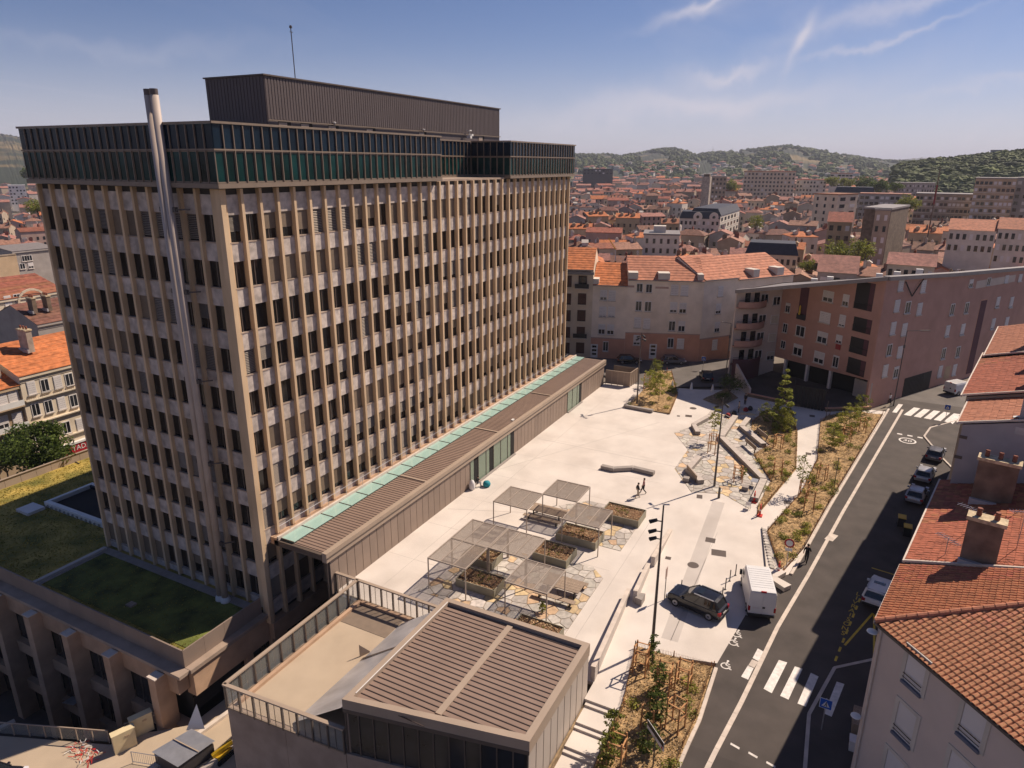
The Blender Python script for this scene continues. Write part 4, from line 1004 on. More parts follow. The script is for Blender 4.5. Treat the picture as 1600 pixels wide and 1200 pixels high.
# stairs
st = thing('staircase', 'wide pale concrete steps descending beside the pavilion', 'stairs', (33, 11.5, 0)); x = 35.6; z = 0.
for k in range(6):
    for j in range(2):
        ob('step', MB().box(x-.34, 10.5, z-1.4, x, 12.6, z-.15), 'plaza', st); z -= .15; x -= .34
    ob('landing', MB().box(x-1.15, 10.5, z-1.4, x, 12.6, z-.0), 'plaza', st); x -= 1.15
ob('soil', MB().box(20, 12.6, -4, 35.6, 12.72, -.35), 'soil', st)
# ---------------------------------------------------------------- planting beds
def fence(pts, label, h=.55):
    t = thing('picket_fence', label, 'fence', (pts[0][0], pts[0][1], 0), 'chestnut paling fences round the beds'); mb = MB(); wr = MB()
    r_ = random.Random(len(label))
    for a, b in zip(pts, pts[1:]):
        l = math.dist(a, b); n = max(2, int(l/.11))
        for k in range(n):
            x = a[0]+(b[0]-a[0])*k/n; y = a[1]+(b[1]-a[1])*k/n; g = gz(x)
            hh = h*r_.uniform(.88, 1.1); tx, ty = r_.uniform(-.03, .03), r_.uniform(-.03, .03)
            mb.add([(x-.022, y-.018, g), (x+.022, y-.018, g), (x+.022, y+.018, g), (x-.022, y+.018, g), (x+tx, y+ty, g+hh)], [(0, 1, 4), (1, 2, 4), (2, 3, 4), (3, 0, 4)])
            mb.add([(x-.022+tx*.5, y+ty*.5, g+hh*.1), (x+.022+tx*.5, y+ty*.5, g+hh*.1), (x+.02+tx, y+ty, g+hh*.93), (x-.02+tx, y+ty, g+hh*.93)], [(0, 1, 2, 3)])
        for zz in (.15, .42): wr.tube((*a, gz(a[0])+zz), (*b, gz(b[0])+zz), .006, 4)
        n = max(1, int(l/2.2))
        for k in range(n+1): x = a[0]+(b[0]-a[0])*k/n; y = a[1]+(b[1]-a[1])*k/n; ob('post', MB().tube((x, y, gz(x)), (x, y, gz(x)+h*1.15), .035, 6), 'stake_wood', t)
    o = ob('pickets', mb, 'paling', t); o['kind'] = 'stuff'; ob('wire', wr, 'steel_dark', t)
def bed(name, poly, label, nst=2500, ngr=900, material='straw', nleaf=0):
    zf = lambda x, y: gz(x)
    base = struct('planting_bed', heap(poly, .05, .16, .45, zf=zf), material); base['label'] = label
    r_ = random.Random(len(poly)*7+nst); xs = [p[0] for p in poly]; ys = [p[1] for p in poly]
    def inside(x, y):
        c = False
        for i in range(len(poly)):
            (x1, y1), (x2, y2) = poly[i-1], poly[i]
            if (y1 > y) != (y2 > y) and x < (x2-x1)*(y-y1)/(y2-y1)+x1: c = not c
        return c
    def pt(lo, hi):
        while True:
            x, y = r_.uniform(min(xs), max(xs)), r_.uniform(min(ys), max(ys))
            if inside(x, y): return (x, y, gz(x)+r_.uniform(lo, hi))
    A = abs(area(poly))
    o = ob('wood_chips', leaves(nst, lambda: pt(.1, .24), .075, r_, .25), 'chips', base); o['kind'] = 'stuff'
    gb = MB()
    for _ in range(ngr):
        c = pt(.1, .15); a = r_.uniform(0, 6.28)
        for j in range(4):
            t = a+j*1.7; hh = r_.uniform(.12, .34); gb.add([(c[0]-.02, c[1], c[2]), (c[0]+.02, c[1]+.01, c[2]), (c[0]+math.cos(t)*.12, c[1]+math.sin(t)*.12, c[2]+hh)], [(0, 1, 2)])
    o = ob('dry_grass', gb, 'grass_dry', base); o['kind'] = 'stuff'
    k = max(4, int(A/3.6)); cs = [pt(.15, .25) for _ in range(k)]
    for j, (m_, q) in enumerate((('leaf_mid', .5), ('leaf_bright', .6))):
        cc = cs[j::2]
        def f():
            c = cc[r_.randrange(len(cc))]; return ball((c[0], c[1], c[2]+.12), .48, .26, r_)()
        o = ob('ground_cover', leaves(int(85*k*q)+nleaf//2, f, .095, r_), m_, base); o['kind'] = 'stuff'
    return base
BN = [(42.1, 11.2), (42.5, 5.75), (37.1, 5.6), (32, 6.0), (22, 7.6), (22, 10.2), (36, 10.3)]
bed('near', BN, 'near planting bed', 5200, 900)
fence([(36.2, 10.25), (42.05, 11.3), (42.55, 5.7)], 'picket fence between the near bed and the parked black car'); fence([(26, 10.1), (36, 10.15)], 'picket fence along the steps'); fence([(42.4, 5.85), (37.2, 5.75), (32.0, 6.1), (26, 7.0)], 'picket fence between the near bed and the asphalt')
BB = [(100.5, 10.4), (103.0, 7.3), (93.3, 5.3), (81.0, 4.2), (67.2, 6.5), (69.3, 6.75), (76.3, 6.4), (83.1, 9.3), (87.2, 8.0), (92, 11.0), (94.6, 11.4)]
bed('mid', BB, 'middle planting bed', 4200, 900, nleaf=900)
fence([(67.4, 6.5), (81.0, 4.3), (93.3, 5.4), (102.5, 7.3)], 'picket fence along the pale path'); fence([(76.6, 6.5), (83.1, 9.3), (86.8, 8.2)], 'picket fence behind the long bent bench'); fence([(94.4, 11.3), (100.3, 10.3)], 'short picket fence under the tall light green tree')
BC = [(64.4, 5.2), (57.8, 3.1), (62.9, 1.75), (73.3, .35), (106.6, -4.6), (106.4, -1.6), (103.0, 2.0), (99.2, 2.9), (85, 2.2), (74.8, 3.0)]
bed('long', BC, 'long planting bed beside the road', 6500, 1500, nleaf=1800)
fence([(57.7, 2.9), (62.8, 1.65), (73.3, .25), (106.6, -4.7)], 'long picket fence along the road kerb'); fence([(64.3, 5.1), (74.8, 3.0), (85, 2.25), (99.2, 2.95), (102.8, 2.0)], 'picket fence on the path side of the long bed'); fence([(57.8, 3.1), (64.3, 5.1)], 'picket fence across the near tip of the long bed')
BA = [(92.6, 28.6), (92.5, 22.3), (101.5, 23.6), (113.5, 27.6), (113, 29.8), (101.6, 28.9)]
bed('far', BA, 'far planting bed', 1500, 500, nleaf=300)
fence([(93.0, 24.2), (92.6, 22.3), (101.5, 23.5), (113, 27.5)], 'picket fence of the far bed beside the canopy end')
poly_bench([(97.5, 29.0), (92.3, 28.8), (92.1, 24.6)], .6, .45, 'stone_bench', 'dark stone kerb bench edging the far planting bed')
ob_ = poly_bench([(57.3, 3.0), (55.8, 3.6), (54.9, 2.2)], .9, .45, 'stone_bench', 'pale concrete block at the tip of the long bed', material='plaza')
t = thing('edge_strip', 'dark steel edging with stone setts along the long bed tip', 'edging', (60, 5, 0)); ob('steel_edge', MB().beam((64.8, 5.7, .08), (57.0, 4.2, .08), .06, .16), 'steel_dark', t)
for k in range(14):
    a = Vector((64.5, 5.45)).lerp(Vector((57.5, 3.7)), k/14); ob('sett', MB().box(a.x-.2, a.y-.22, 0, a.x+.22, a.y+.2, .11), 'stone_grey', t)
def staked(px, py, h, label, s=.55, tilt=0., z=0.):
    p = GR(px, py); t = thing('tree_stake_frame', label, 'stakes', tuple(p), 'timber stake frames round young trees'); a0 = (px*.37) % .7-.35
    C = [(p.x+s*math.cos(a0+math.pi/4+k*math.pi/2)*1.15, p.y+s*math.sin(a0+math.pi/4+k*math.pi/2)*1.15) for k in range(4)]
    for i, c in enumerate(C): ob('stake', MB().beam((c[0], c[1], p.z), (p.x+(c[0]-p.x)*.93, p.y+(c[1]-p.y)*.93, p.z+h*(.95+.07*((i*7+int(px)) % 3))), .09, .09), 'stake_wood', t)
    for i in range(4):
        a, b = C[i], C[(i+1) % 4]
        for zz in (h*.52, h*.93): ob('rail', MB().beam((a[0], a[1], p.z+zz+.01*i), (b[0], b[1], p.z+zz+.01*i), .085, .04), 'stake_wood', t)
    return p
def young_tree(px, py, h, r, n, label, material='leaf_mid', crown0=.35, lean=0., shape='ball', seed=1, ls=.1):
    p = GR(px, py); t = thing('young_tree', label, 'tree', tuple(p), 'young trees of the planting beds'); r_ = random.Random(seed*31+int(px))
    top = Vector((p.x+lean, p.y, p.z+h)); tr = MB().tube(p, p.lerp(top, .97), .05, 6, .012)
    cs = []
    for k in range(9):
        f = crown0+(1-crown0)*(k+.5)/9.; c = p.lerp(top, f); a = k*2.4+r_.uniform(-.4, .4)
        rr = r*(1-.85*(f-crown0)/(1-crown0) if shape == 'cone' else .9*math.sqrt(max(.05, 1-(2*(f-crown0)/(1-crown0)-1)**2)))
        e = c+Vector((math.cos(a)*rr*.75, math.sin(a)*rr*.75, .12*rr)); tr.tube(c-Vector((0, 0, .15*rr)), e, .018, 4, .006); cs.append((c, rr)); 
    ob('trunk', tr, 'bark', t)
    blobs = []
    for c, rr in cs:
        for j in range(5 if rr > .4 else 3):
            a = r_.uniform(0, 6.28); q = r_.uniform(.25, 1)*rr; blobs.append((c+Vector((math.cos(a)*q, math.sin(a)*q, r_.uniform(-.25, .25)*max(rr, .3))), max(.14, rr*.34)))
    def f():
        c, s = blobs[r_.randrange(len(blobs))]; return ball(c, s, s*.65, r_)()
    ob('crown', leaves(int(n*1.5), f, ls*1.15, r_), material, t)
    return t
for a in ((1000, 1052, 2.3, 'stake frame at the fence corner beside the thin lamp post'), (1036, 1083, 2.3, 'stake frame round the small pine in the near bed'), (1066, 1078, 2.2, 'empty stake frame closest to the parked black car'), (1054, 1140, 2.3, 'stake frame behind the street sign panel'), (962, 1198, 2.2, 'stake frame at the bottom edge beside the steps'), (1016, 1140, 2.0, 'stake frame in the middle of the near bed'),
          (1113, 708, 2.6, 'tall stake frame on the flagstones beside the lamp post'), (1152, 752, 1.9, 'stake frame on the flagstones before the long bench'), (1215, 702, 2.0, 'bright square stake frame in the middle bed'), (1214, 745, 2.0, 'stake frame in the middle bed by the thin post'), (1283, 752, 2.0, 'stake frame leaning beside the path in the long bed'), (1263, 798, 2.2, 'largest stake frame of the long bed'), (1345, 675, 2.0, 'stake frame at the far end of long bed'), (1322, 690, 2.0, 'stake frame behind the bright green shrub'), (1010, 608, 2.2, 'stake frame in the far bed beside the canopy end'), (1255, 776, 1.9, 'half hidden stake frame beside the thin tree')): staked(*a)
young_tree(1218, 668, 8.6, 1.85, 2800, 'tall conical light green tree in the middle bed', 'leaf_lime', .06, 0, 'cone', 3, .17)
for i, a in enumerate(((1015, 622, 4.4, 1.5, 900, 'bright green tree in the far bed, nearer the canopy', 'leaf_bright', .3), (1029, 628, 4.6, 1.4, 900, 'bright green tree in the far bed, nearer the street', 'leaf_bright', .25), (1023, 602, 4.4, 1.5, 700, 'green tree at the back of the far bed', 'leaf_mid', .25),
          (1114, 690, 4.6, .95, 520, 'slim light green tree on the flagstones', 'leaf_bright', .45), (1027, 1085, 2.6, .75, 330, 'small dark pine near the fence', 'leaf_pine', .1), (1023, 1135, 2.8, .95, 520, 'bushy dark pine in the middle of near bed', 'leaf_pine', .1), (958, 1160, 2.6, .7, 380, 'green sapling beside the steps', 'leaf_mid', .1), (950, 1196, 2.4, .8, 380, 'leafy sapling at the bottom edge', 'leaf_mid', .1), (1010, 1180, 2.2, .9, 380, 'dark low pine behind the sign', 'leaf_pine', .1), (1018, 1040, 2.6, .5, 320, 'thin pine by the lamp post foot', 'leaf_pine', .1),
          (1325, 672, 3.6, 1.7, 1300, 'bright green feathery shrub in the long bed', 'leaf_bright', .1), (1300, 700, 3.2, 1.5, 1000, 'feathery green shrub beside the path', 'leaf_bright', .1), (1345, 648, 3.0, 1.3, 600, 'dim shrub at the shaded end of the long bed', 'leaf_mid', .1), (1250, 772, 4.6, 1.3, 330, 'sparse thin tree leaning over the path', 'leaf_mid', .35), (1230, 676, 3.2, 1.6, 900, 'green shrub at the foot of the conical tree', 'leaf_bright', .05), (1196, 660, 2.8, 1.2, 500, 'olive shrub left of the conical tree', 'leaf_mid', .1), (1160, 745, 1.3, .5, 150, 'small plant on the flagstones', 'leaf_mid', .1), (848, 958, 1.0, .3, 90, 'tiny yellow green plant under the front pergola', 'leaf_bright', .2))):
    young_tree(*a[:7], crown0=a[7], seed=i+2)
# ---------------------------------------------------------------- lamp posts
def lamp(px, py, h, label, spots, lean=0.):
    p = G(px, py); t = thing('lamp_post', label, 'lamp post', (p.x, p.y, 0), 'tall dark spotlight masts')
    pl_ = ob('pole', MB().tube((p.x, p.y, 0), (p.x, p.y, h), .13, 10, .055), 'steel_dark', t); ob('base_plate', MB().box(p.x-.2, p.y-.2, 0.002, p.x+.2, p.y+.2, .03), 'steel_dark', t)
    for z, dx, dy in spots:
        s = ob('spotlight', MB().tube((p.x+dx*.35, p.y+dy*.35, z+.12), (p.x+dx*.85, p.y+dy*.85, z-.1), .12, 9, .15).beam((p.x, p.y, z+.05), (p.x+dx*.4, p.y+dy*.4, z+.05), .06, .06), 'black_iron', t)
        ob('lens', MB().tube((p.x+dx*.855, p.y+dy*.855, z-.102), (p.x+dx*.86, p.y+dy*.86, z-.105), .13, 9), 'crown_blue', s)
lamp(1019, 1012, 11.7, 'tallest thin lamp mast beside the near planting bed', ((10.4, -.2, .98), (9.6, -.2, .98), (9.0, -.1, .9)))
lamp(1116, 760, 10.4, 'lamp mast standing on the flagstones with paired spots', ((9.2, .3, .9), (9.6, -.3, -.8), (8.3, .2, -.9)))
lamp(995, 632, 10.9, 'farthest lamp mast at the edge of the far bed', ((10.2, .5, .8), (10.5, -.5, -.8), (9.8, .7, -.6), (10.0, -.7, .6)))
def street_lamp(px, py, h, label, ax, ay):
    p = G(px, py); t = thing('street_lamp', label, 'street lamp', (p.x, p.y, 0), 'street lamps with a side arm')
    ob('pole', MB().tube((p.x, p.y, 0), (p.x, p.y, h), .09, 8, .05), 'steel_dark', t); ob('arm', MB().tube((p.x, p.y, h), (p.x+ax, p.y+ay, h+.05), .045, 6), 'steel_dark', t)
    ob('lantern', MB().beam((p.x+ax*.75, p.y+ay*.75, h+.02), (p.x+ax*1.3, p.y+ay*1.3, h+.06), .3, .1), 'steel_dark', t); ob('collar', MB().tube((p.x, p.y, h*.78), (p.x, p.y, h*.82), .14, 8), 'steel_dark', t)
street_lamp(1396, 634, 11.4, 'street lamp in front of the brown apartment block', 1.2, -2.2); street_lamp(1132, 606, 10.5, 'street lamp at the corner of balcony block', .2, 1.2)
for px, py, h, lb in ((1303, 770-7, 3.6, 'thin dark post in the middle bed'), (1290, 655, 2.6, 'thin post beside the shaded path'), (1240, 620, 2.6, 'thin post beyond the conical tree')):
    p = G(px, py); t = thing('thin_post', lb, 'post', (p.x, p.y, 0)); ob('pole', MB().tube((p.x, p.y, 0), (p.x, p.y, h), .04, 6), 'steel_dark', t); ob('cap', MB().tube((p.x, p.y, h), (p.x, p.y, h+.08), .06, 6), 'steel_dark', t)
def bollard(px, py, h, r, label, material='steel_dark'):
    p = G(px, py); t = thing('bollard', label, 'bollard', (p.x, p.y, 0)); ob('shaft', MB().tube((p.x, p.y, 0), (p.x, p.y, h*.9), r, 10, r*.85), material, t); ob('head', MB().lathe((p.x, p.y, h*.9), [(r*.85, 0), (r*1.05, h*.03), (r*.5, h*.1)], 10), material, t)
bollard(1123, 778, 1.25, .14, 'stout black bollard on the flagstones beside the lamp mast')
for i, (px, py) in enumerate(((1133, 921), (1140, 908), (1149, 899), (1101, 925), (1064, 915), (1128, 936))):
    p = G(px, py+9 if px < 1120 else py); t = thing('slim_bollard', ['slim dark post nearest the van rear, lower one', 'slim dark post between van and plaza, middle one', 'slim dark post farthest up beside the van', 'slim dark post behind the black car roof', 'slim dark post behind the black car bonnet', 'slim dark post by the black car tail'][i], 'bollard', (p.x, p.y, 0), 'slim posts around the parking bays')
    ob('post', MB().tube((p.x, p.y, 0), (p.x, p.y, 1.1), .045, 7), 'steel_dark', t); ob('foot', MB().tube((p.x, p.y, 0), (p.x, p.y, .03), .1, 8), 'steel_dark', t)
p = G(1038, 937); t = thing('sign_post', 'slim pole with a pinkish parking plate seen edge on', 'sign', (p.x, p.y, 0)); ob('pole', MB().tube((p.x, p.y, 0), (p.x, p.y, 3.0), .035, 6), 'steel_dark', t); ob('plate', MB().box(p.x-.25, p.y-.02, 2.1, p.x+.25, p.y+.02, 3.0), 'wall_dusty_pink', t)
for i, (px, py) in enumerate(((1050, 606), (1080, 609), (1113, 612))):
    p = G(px, py); t = thing('concrete_bollard', ['white tapered bollard nearest the far bed', 'middle white tapered bollard closing the plaza', 'white tapered bollard nearest the balcony block'][i], 'bollard', (p.x, p.y, 0), 'white tapered bollards'); ob('body', MB().lathe((p.x, p.y, 0), [(.26, 0), (.24, .2), (.1, 1.1), (.04, 1.2)], 8), 'white', t); ob('foot', MB().tube((p.x, p.y, 0.001), (p.x, p.y, .06), .3, 8), 'kerb_pale', t)
# signs
def road_sign(px, py, h, label, draw, face=None):
    p = GR(px, py); t = thing('road_sign', label, 'road sign', tuple(p)); ob('pole', MB().tube(p, p+Vector((0, 0, h)), .035, 7), 'galv', t)
    f = (C0-p); f.z = 0; f.normalize()
    if face: f = Vector(face).normalized()
    s = Vector((-f.y, f.x, 0)); M_ = Matrix(((s.x, 0, f.x, p.x+f.x*.05), (s.y, 0, f.y, p.y+f.y*.05), (0, 1, 0, p.z+h), (0, 0, 0, 1))); draw(t, M_)
def plate(t, M_, w, h, z, material, d=0., name='plate'):
    mb = MB().box(-w/2, -h/2+z, d, w/2, h/2+z, d+.02); mb.v = [tuple(M_ @ Vector(v)) for v in mb.v]; return ob(name, mb, material, t)
def disc(t, M_, r, z, material, d, name='disc'):
    mb = MB().tube((0, z, d), (0, z, d+.015), r, 24); mb.v = [tuple(M_ @ Vector(v)) for v in mb.v]; return ob(name, mb, material, t)
def s_round(t, M_): disc(t, M_, .42, -.45, 'sign_red', 0); disc(t, M_, .29, -.45, 'white', .012, 'disc_centre'); plate(t, M_, .6, .28, -1.08, 'white')
road_sign(1228, 888, 3.0, 'round red ringed no vehicles sign in the long bed tip', s_round)
def s_ped(t, M_):
    plate(t, M_, .72, .72, -.36, 'white', -.008, 'border'); plate(t, M_, .66, .66, -.36, 'sign_blue')
    mb = MB().add([(-.24, -.56, .025), (.24, -.56, .025), (0, -.14, .025)], [(0, 1, 2)]); mb.v = [tuple(M_ @ Vector(v)) for v in mb.v]; ob('triangle', mb, 'white', t)
    mb = MB().add([(-.02, -.26, .03), (.04, -.26, .03), (.05, -.4, .03), (.1, -.53, .03), (.05, -.53, .03), (0, -.43, .03), (-.07, -.53, .03), (-.12, -.53, .03), (-.03, -.4, .03)], [tuple(range(9))]).tube((.01, -.225, .028), (.01, -.225, .034), .03, 8); mb.v = [tuple(M_ @ Vector(v)) for v in mb.v]; ob('walking_figure', mb, 'black_iron', t)
road_sign(1283, 1142, 2.5, 'blue square pedestrian crossing sign at the near crossing', s_ped)
road_sign(1476, 660, 2.6, 'blue square pedestrian crossing sign at the far crossing', s_ped); road_sign(1098, 578, 2.4, 'small blue square sign in front of the salmon wall', s_ped)
p = GR(1020, 1200); t = thing('street_name_sign', 'black and white slanted street sign panel on a pole in the near bed', 'sign', tuple(p)); ob('pole', MB().tube(p, p+Vector((0, 0, 2.6)), .045, 7), 'steel_dark', t)
f = Vector((-.72, .70, 0)); s = Vector((.70, .72, 0)); M_ = Matrix(((-s.x, 0, f.x, p.x), (-s.y, 0, f.y, p.y), (0, 1, 0, p.z+2.45), (0, 0, 0, 1)))
plate(t, M_, 1.9, .62, 0, 'white', 0, 'panel'); plate(t, M_, 1.84, .30, .12, 'black_iron', .012, 'dark_field'); plate(t, M_, 1.84, .22, -.16, 'shutter', .012, 'pale_field'); disc(t, M_ @ Matrix.Translation((.78, -.17, 0)), .08, 0, 'sign_red', .024, 'red_dot')
# red and white barriers, cones
def barrier(px, py, label, n=1):
    p = G(px, py); t = thing('traffic_barrier', label, 'barrier', (p.x, p.y, 0)); ob('post', MB().tube((p.x, p.y, 0), (p.x, p.y, 1.05), .09, 8), 'red_plastic', t); ob('band', MB().tube((p.x, p.y, .55), (p.x, p.y, .75), .095, 8), 'white', t); ob('foot', MB().box(p.x-.3, p.y-.25, 0, p.x+.3, p.y+.25, .1), 'red_plastic', t); ob('head', MB().box(p.x-.16, p.y-.04, 1.0, p.x+.16, p.y+.04, 1.3), 'red_plastic', t)
barrier(1187, 806, 'red plastic barrier at the near end of the long bench'); barrier(1178, 785, 'red barrier leaning by the bench end'); barrier(1216, 898, 'red barrier beside the pale block by the van')
p = G(1169, 795); t = thing('folding_chair', 'white folding chair at the near end of the long bench', 'chair', (p.x, p.y, 0)); ob('seat', MB().box(p.x-.25, p.y-.25, .42, p.x+.25, p.y+.25, .46), 'white', t); ob('backrest', MB().box(p.x-.27, p.y-.25, .5, p.x-.23, p.y+.25, .9), 'white', t)
for a in (-.22, .22):
    for b in (-.22, .22): ob('leg', MB().tube((p.x+a, p.y+b, 0), (p.x+a, p.y+b, .42), .02, 5), 'white', t)
# ================================================================ vehicles
def loft(mb, rings, closed=True):
    n = len(rings[0]); k = len(mb.v); fs = []
    for i in range(len(rings)-1):
        for j in range(n if closed else n-1): fs.append((i*n+j, i*n+(j+1) % n, (i+1)*n+(j+1) % n, (i+1)*n+j))
    fs += [tuple(range(n-1, -1, -1)), tuple(range((len(rings)-1)*n, len(rings)*n))]
    mb.add([p for r in rings for p in r], fs); return mb
def car(name, label, cat, loc, head, dims, paint_, style='hatch', roof=None):
    """dims: length, width, height; head: heading angle"""
    Ln, Wd, Ht = dims; t = thing(name, label, cat, loc, None, rz=head, world=False)
    h = Ln/2; w = Wd/2
    van = style == 'van'; suv = style == 'suv'
    belt = Ht*(.56 if not van else .50); hood = Ht*(.60 if suv else .56 if not van else .52); zs = .22
    # body stations: x, half width factor, top z
    if van: S = [(h, .80, .62), (h-.05, .92, .85), (h-.35, .97, 1.12), (h-.95, 1, 1.28), (h-1.25, 1, 1.3), (-h+.02, 1, 1.3), (-h, .98, 1.28)]
    else: S = [(h, .74, .52), (h-.06, .86, .66), (h-.22, .94, hood*.86), (h-.6, .98, hood*.96), (h-1.15, 1, hood), (h-1.5, 1, belt), (0, 1, belt), (-h+.9, 1, belt*1.02), (-h+.25, .97, belt*1.04), (-h+.06, .9, belt*1.0), (-h, .82, .62)]
    rings = []
    for x, f, zt in S:
        ww = w*f; zb = zs+(.1 if abs(x) > h-.3 else 0)
        rings.append([(x, -ww*.93, zb), (x, -ww, zb+.22), (x, -ww*1.0, min(zt*.8, .62)), (x, -ww*.97, zt-.05), (x, -ww*.88, zt), (x, ww*.88, zt), (x, ww*.97, zt-.05), (x, ww*1.0, min(zt*.8, .62)), (x, ww, zb+.22), (x, ww*.93, zb)])
    b = ob('body', loft(MB(), rings), paint_, t)
    rg_ = Ht
    if van:
        x0, x1, xr0 = h-.9, -h+.0, h-1.65
        ob('cargo_shell', loft(MB(), [[(x, -w*a, 1.28), (x, -w*a*.99, z1-.25), (x, -w*a*.9, z1), (x, w*a*.9, z1), (x, w*a*.99, z1-.25), (x, w*a, 1.28)] for x, a, z1 in ((h-1.05, .93, 1.6), (h-1.5, .97, Ht-.12), (h-1.9, 1, Ht), (-h+.15, 1, Ht), (-h+.01, .98, Ht-.03))]), paint_, t)
        for k in range(9): x = h-2.1-k*(Ln-2.5)/9; ob('roof_rib', MB().box(x-.13, -w*.8, Ht-.004, x+.03, w*.8, Ht+.018), paint_, t)
        ob('windscreen', MB().add([(h-.93, -w*.86, 1.3), (h-.93, w*.86, 1.3), (h-1.45, w*.82, Ht-.16), (h-1.45, -w*.82, Ht-.16)], [(0, 1, 2, 3)]), 'car_glass', t)
        for s in (-1, 1): ob('side_window', MB().box(h-1.95, s*w*1.0-.012, 1.35, h-1.2, s*w*1.0+.012, 1.85), 'car_glass', t)
        for s in (-1, 1): ob('rear_door', MB().box(-h-.03, s*w*.49-w*.46, .5, -h+.0, s*w*.49+w*.46, Ht-.15), paint_, t)
        ob('rear_bumper', MB().box(-h-.12, -w*.95, .3, -h+.05, w*.95, .5), 'plastic_black', t)
        ob('door_lock', MB().box(-h-.045, -.22, 1.0, -h-.03, -.02, 1.17), 'plastic_black', t); ob('number_plate', MB().box(-h-.045, .2, .95, -h-.03, .72, 1.07), 'shutter', t)
        ob('brake_light', MB().box(-h-.03, -.2, Ht-.1, -h+.06, .2, Ht+.02), 'tail_red', t)
        for s in (-1, 1): ob('tail_light', MB().box(-h-.045, s*w*.93-.08, .72, -h+.1, s*w*.93+.08, 1.12), 'tail_red', t)
    else:
        xf0, xf1 = h-1.2, h-1.2-(Ht-belt)*1.25; xr0, xr1 = (-h+.22, -h+.22+(Ht-belt)*(.45 if suv else .62))
        wb, wr = w*.93, w*.76; zr = Ht-.05
        g = MB(); P = lambda x, y, z: (x, y, z)
        g.add([(xf0, -wb, belt-.02), (xf0, wb, belt-.02), (xr0, wb, belt+.01), (xr0, -wb, belt+.01), (xf1, -wr, zr), (xf1, wr, zr), (xr1, wr, zr), (xr1, -wr, zr)], [(0, 1, 5, 4), (1, 2, 6, 5), (2, 3, 7, 6), (3, 0, 4, 7)])
        ob('glasshouse', g, 'car_glass', t)
        rp = roof or paint_
        ob('roof', loft(MB(), [[(x, -ww, z-.06), (x, -ww*.86, z), (x, 0, z+.025), (x, ww*.86, z), (x, ww, z-.06)] for x, ww, z in ((xf1+.12, wr*.98, zr-.05), (xf1-.15, wr+.02, zr+.01), ((xf1+xr1)/2, wr+.03, zr+.03), (xr1+.1, wr+.02, zr+.0), (xr1-.14, wr*.97, zr-.06))]), rp, t)
        pil = MB()
        for s in (-1, 1):
            pil.beam((xf0, s*wb, belt), (xf1, s*wr, zr), .09, .05); pil.beam((xr0, s*wb, belt), (xr1, s*wr, zr), .16, .05)
            for fx in (.38, .72): pil.beam((xf0+(xr0-xf0)*fx, s*wb, belt), (xf1+(xr1-xf1)*fx, s*wr, zr), .1, .04)
        ob('pillars', pil, paint_ if paint_ != 'car_white' else 'car_white', t)
        for s in (-1, 1):
            ob('headlight', MB().box(h-.32, s*w*.78-.16, .6, h-.04, s*w*.78+.13, .76), 'lamp_clear', t); ob('tail_light', MB().box(-h-.015, s*w*.80-.12, belt*.72, -h+.2, s*w*.80+.13, belt*.98), 'tail_red', t)
            ob('mirror', MB().box(xf0-.35, s*(w+.08)-.09, belt-.02, xf0-.2, s*(w+.08)+.09, belt+.13), paint_, t)
            ob('sill_trim', MB().box(-h+1.1, s*w*.98-.02, .24, h-1.2, s*w*.98+.02, .33), 'plastic_black', t)
        ob('rear_bumper', MB().box(-h-.05, -w*.85, .34, -h+.1, w*.85, .56), 'plastic_black' if suv else paint_, t); ob('front_bumper', MB().box(h-.1, -w*.78, .3, h+.03, w*.78, .5), 'plastic_black', t)
        ob('number_plate', MB().box(-h-.035, -.26, .62, -h-.005, .26, .73), 'shutter', t)
        if suv:
            for s in (-1, 1): ob('roof_rail', MB().box(xr1+.1, s*wr-.025, zr+.02, xf1-.2, s*wr+.025, zr+.09), 'galv', t)
            ob('sunroof', MB().box(xf1-.75, -wr*.6, zr+.058, xf1-.35, wr*.6, zr+.066), 'car_glass', t)
    if van:
        for s in (-1, 1): ob('mirror', MB().box(h-1.35, s*(w+.16)-.1, 1.3, h-1.2, s*(w+.16)+.1, 1.75), 'plastic_black', t); ob('headlight', MB().box(h-.35, s*w*.78-.14, .75, h-.1, s*w*.78+.12, 1.0), 'lamp_clear', t)
    r = .36 if van or suv else .31
    for x in (h-.92, -h+.88):
        for s in (-1, 1):
            wv = ob('wheel', MB().tube((0, -.11, 0), (0, .11, 0), r, 18), 'tyre', t, loc=(x, s*(w-.09), r)); q = _ob('rim', MB().tube((0, s*.112, 0), (0, s*.125, 0), r*.64, 10), 'rim'); q.parent = wv
            q = _ob('hub', MB().tube((0, s*.12, 0), (0, s*.135, 0), r*.2, 8), 'tyre'); q.parent = wv
    return t
p = G(1087, 956); car('parked_car', 'black sport utility car parked on the pale paving', 'car', (49.05, 8.45, 0), math.atan2(4.45, 1.0), (4.65, 1.9, 1.72), 'car_black', 'suv')
car('delivery_van', 'white panel van parked with its rear towards the road', 'van', (52.5, 4.35, 0), math.atan2(.27, .96), (5.4, 2.05, 2.5), 'car_white', 'van')
hd = math.atan2(-.19, 1)
p = G(1364, 938); car('parked_car', 'white car parked in the delivery bay under the roof eave', 'car', (p.x+.6, p.y-.35, 0), hd, (4.4, 1.85, 1.6), 'car_white', 'suv')
for px, py, pt, lb in ((1428, 780, 'car_silver', 'silver car nearest in the shaded row of three parked cars'), (1441, 748, 'car_silver', 'middle car of the three parked in the shade'), (1458, 716, 'car_grey', 'dusty grey car, farthest of the three parked in shade')):
    p = G(px, py); car('parked_car', lb, 'car', (p.x+.4, p.y-.2, 0), hd, (4.1, 1.75, 1.48), pt)
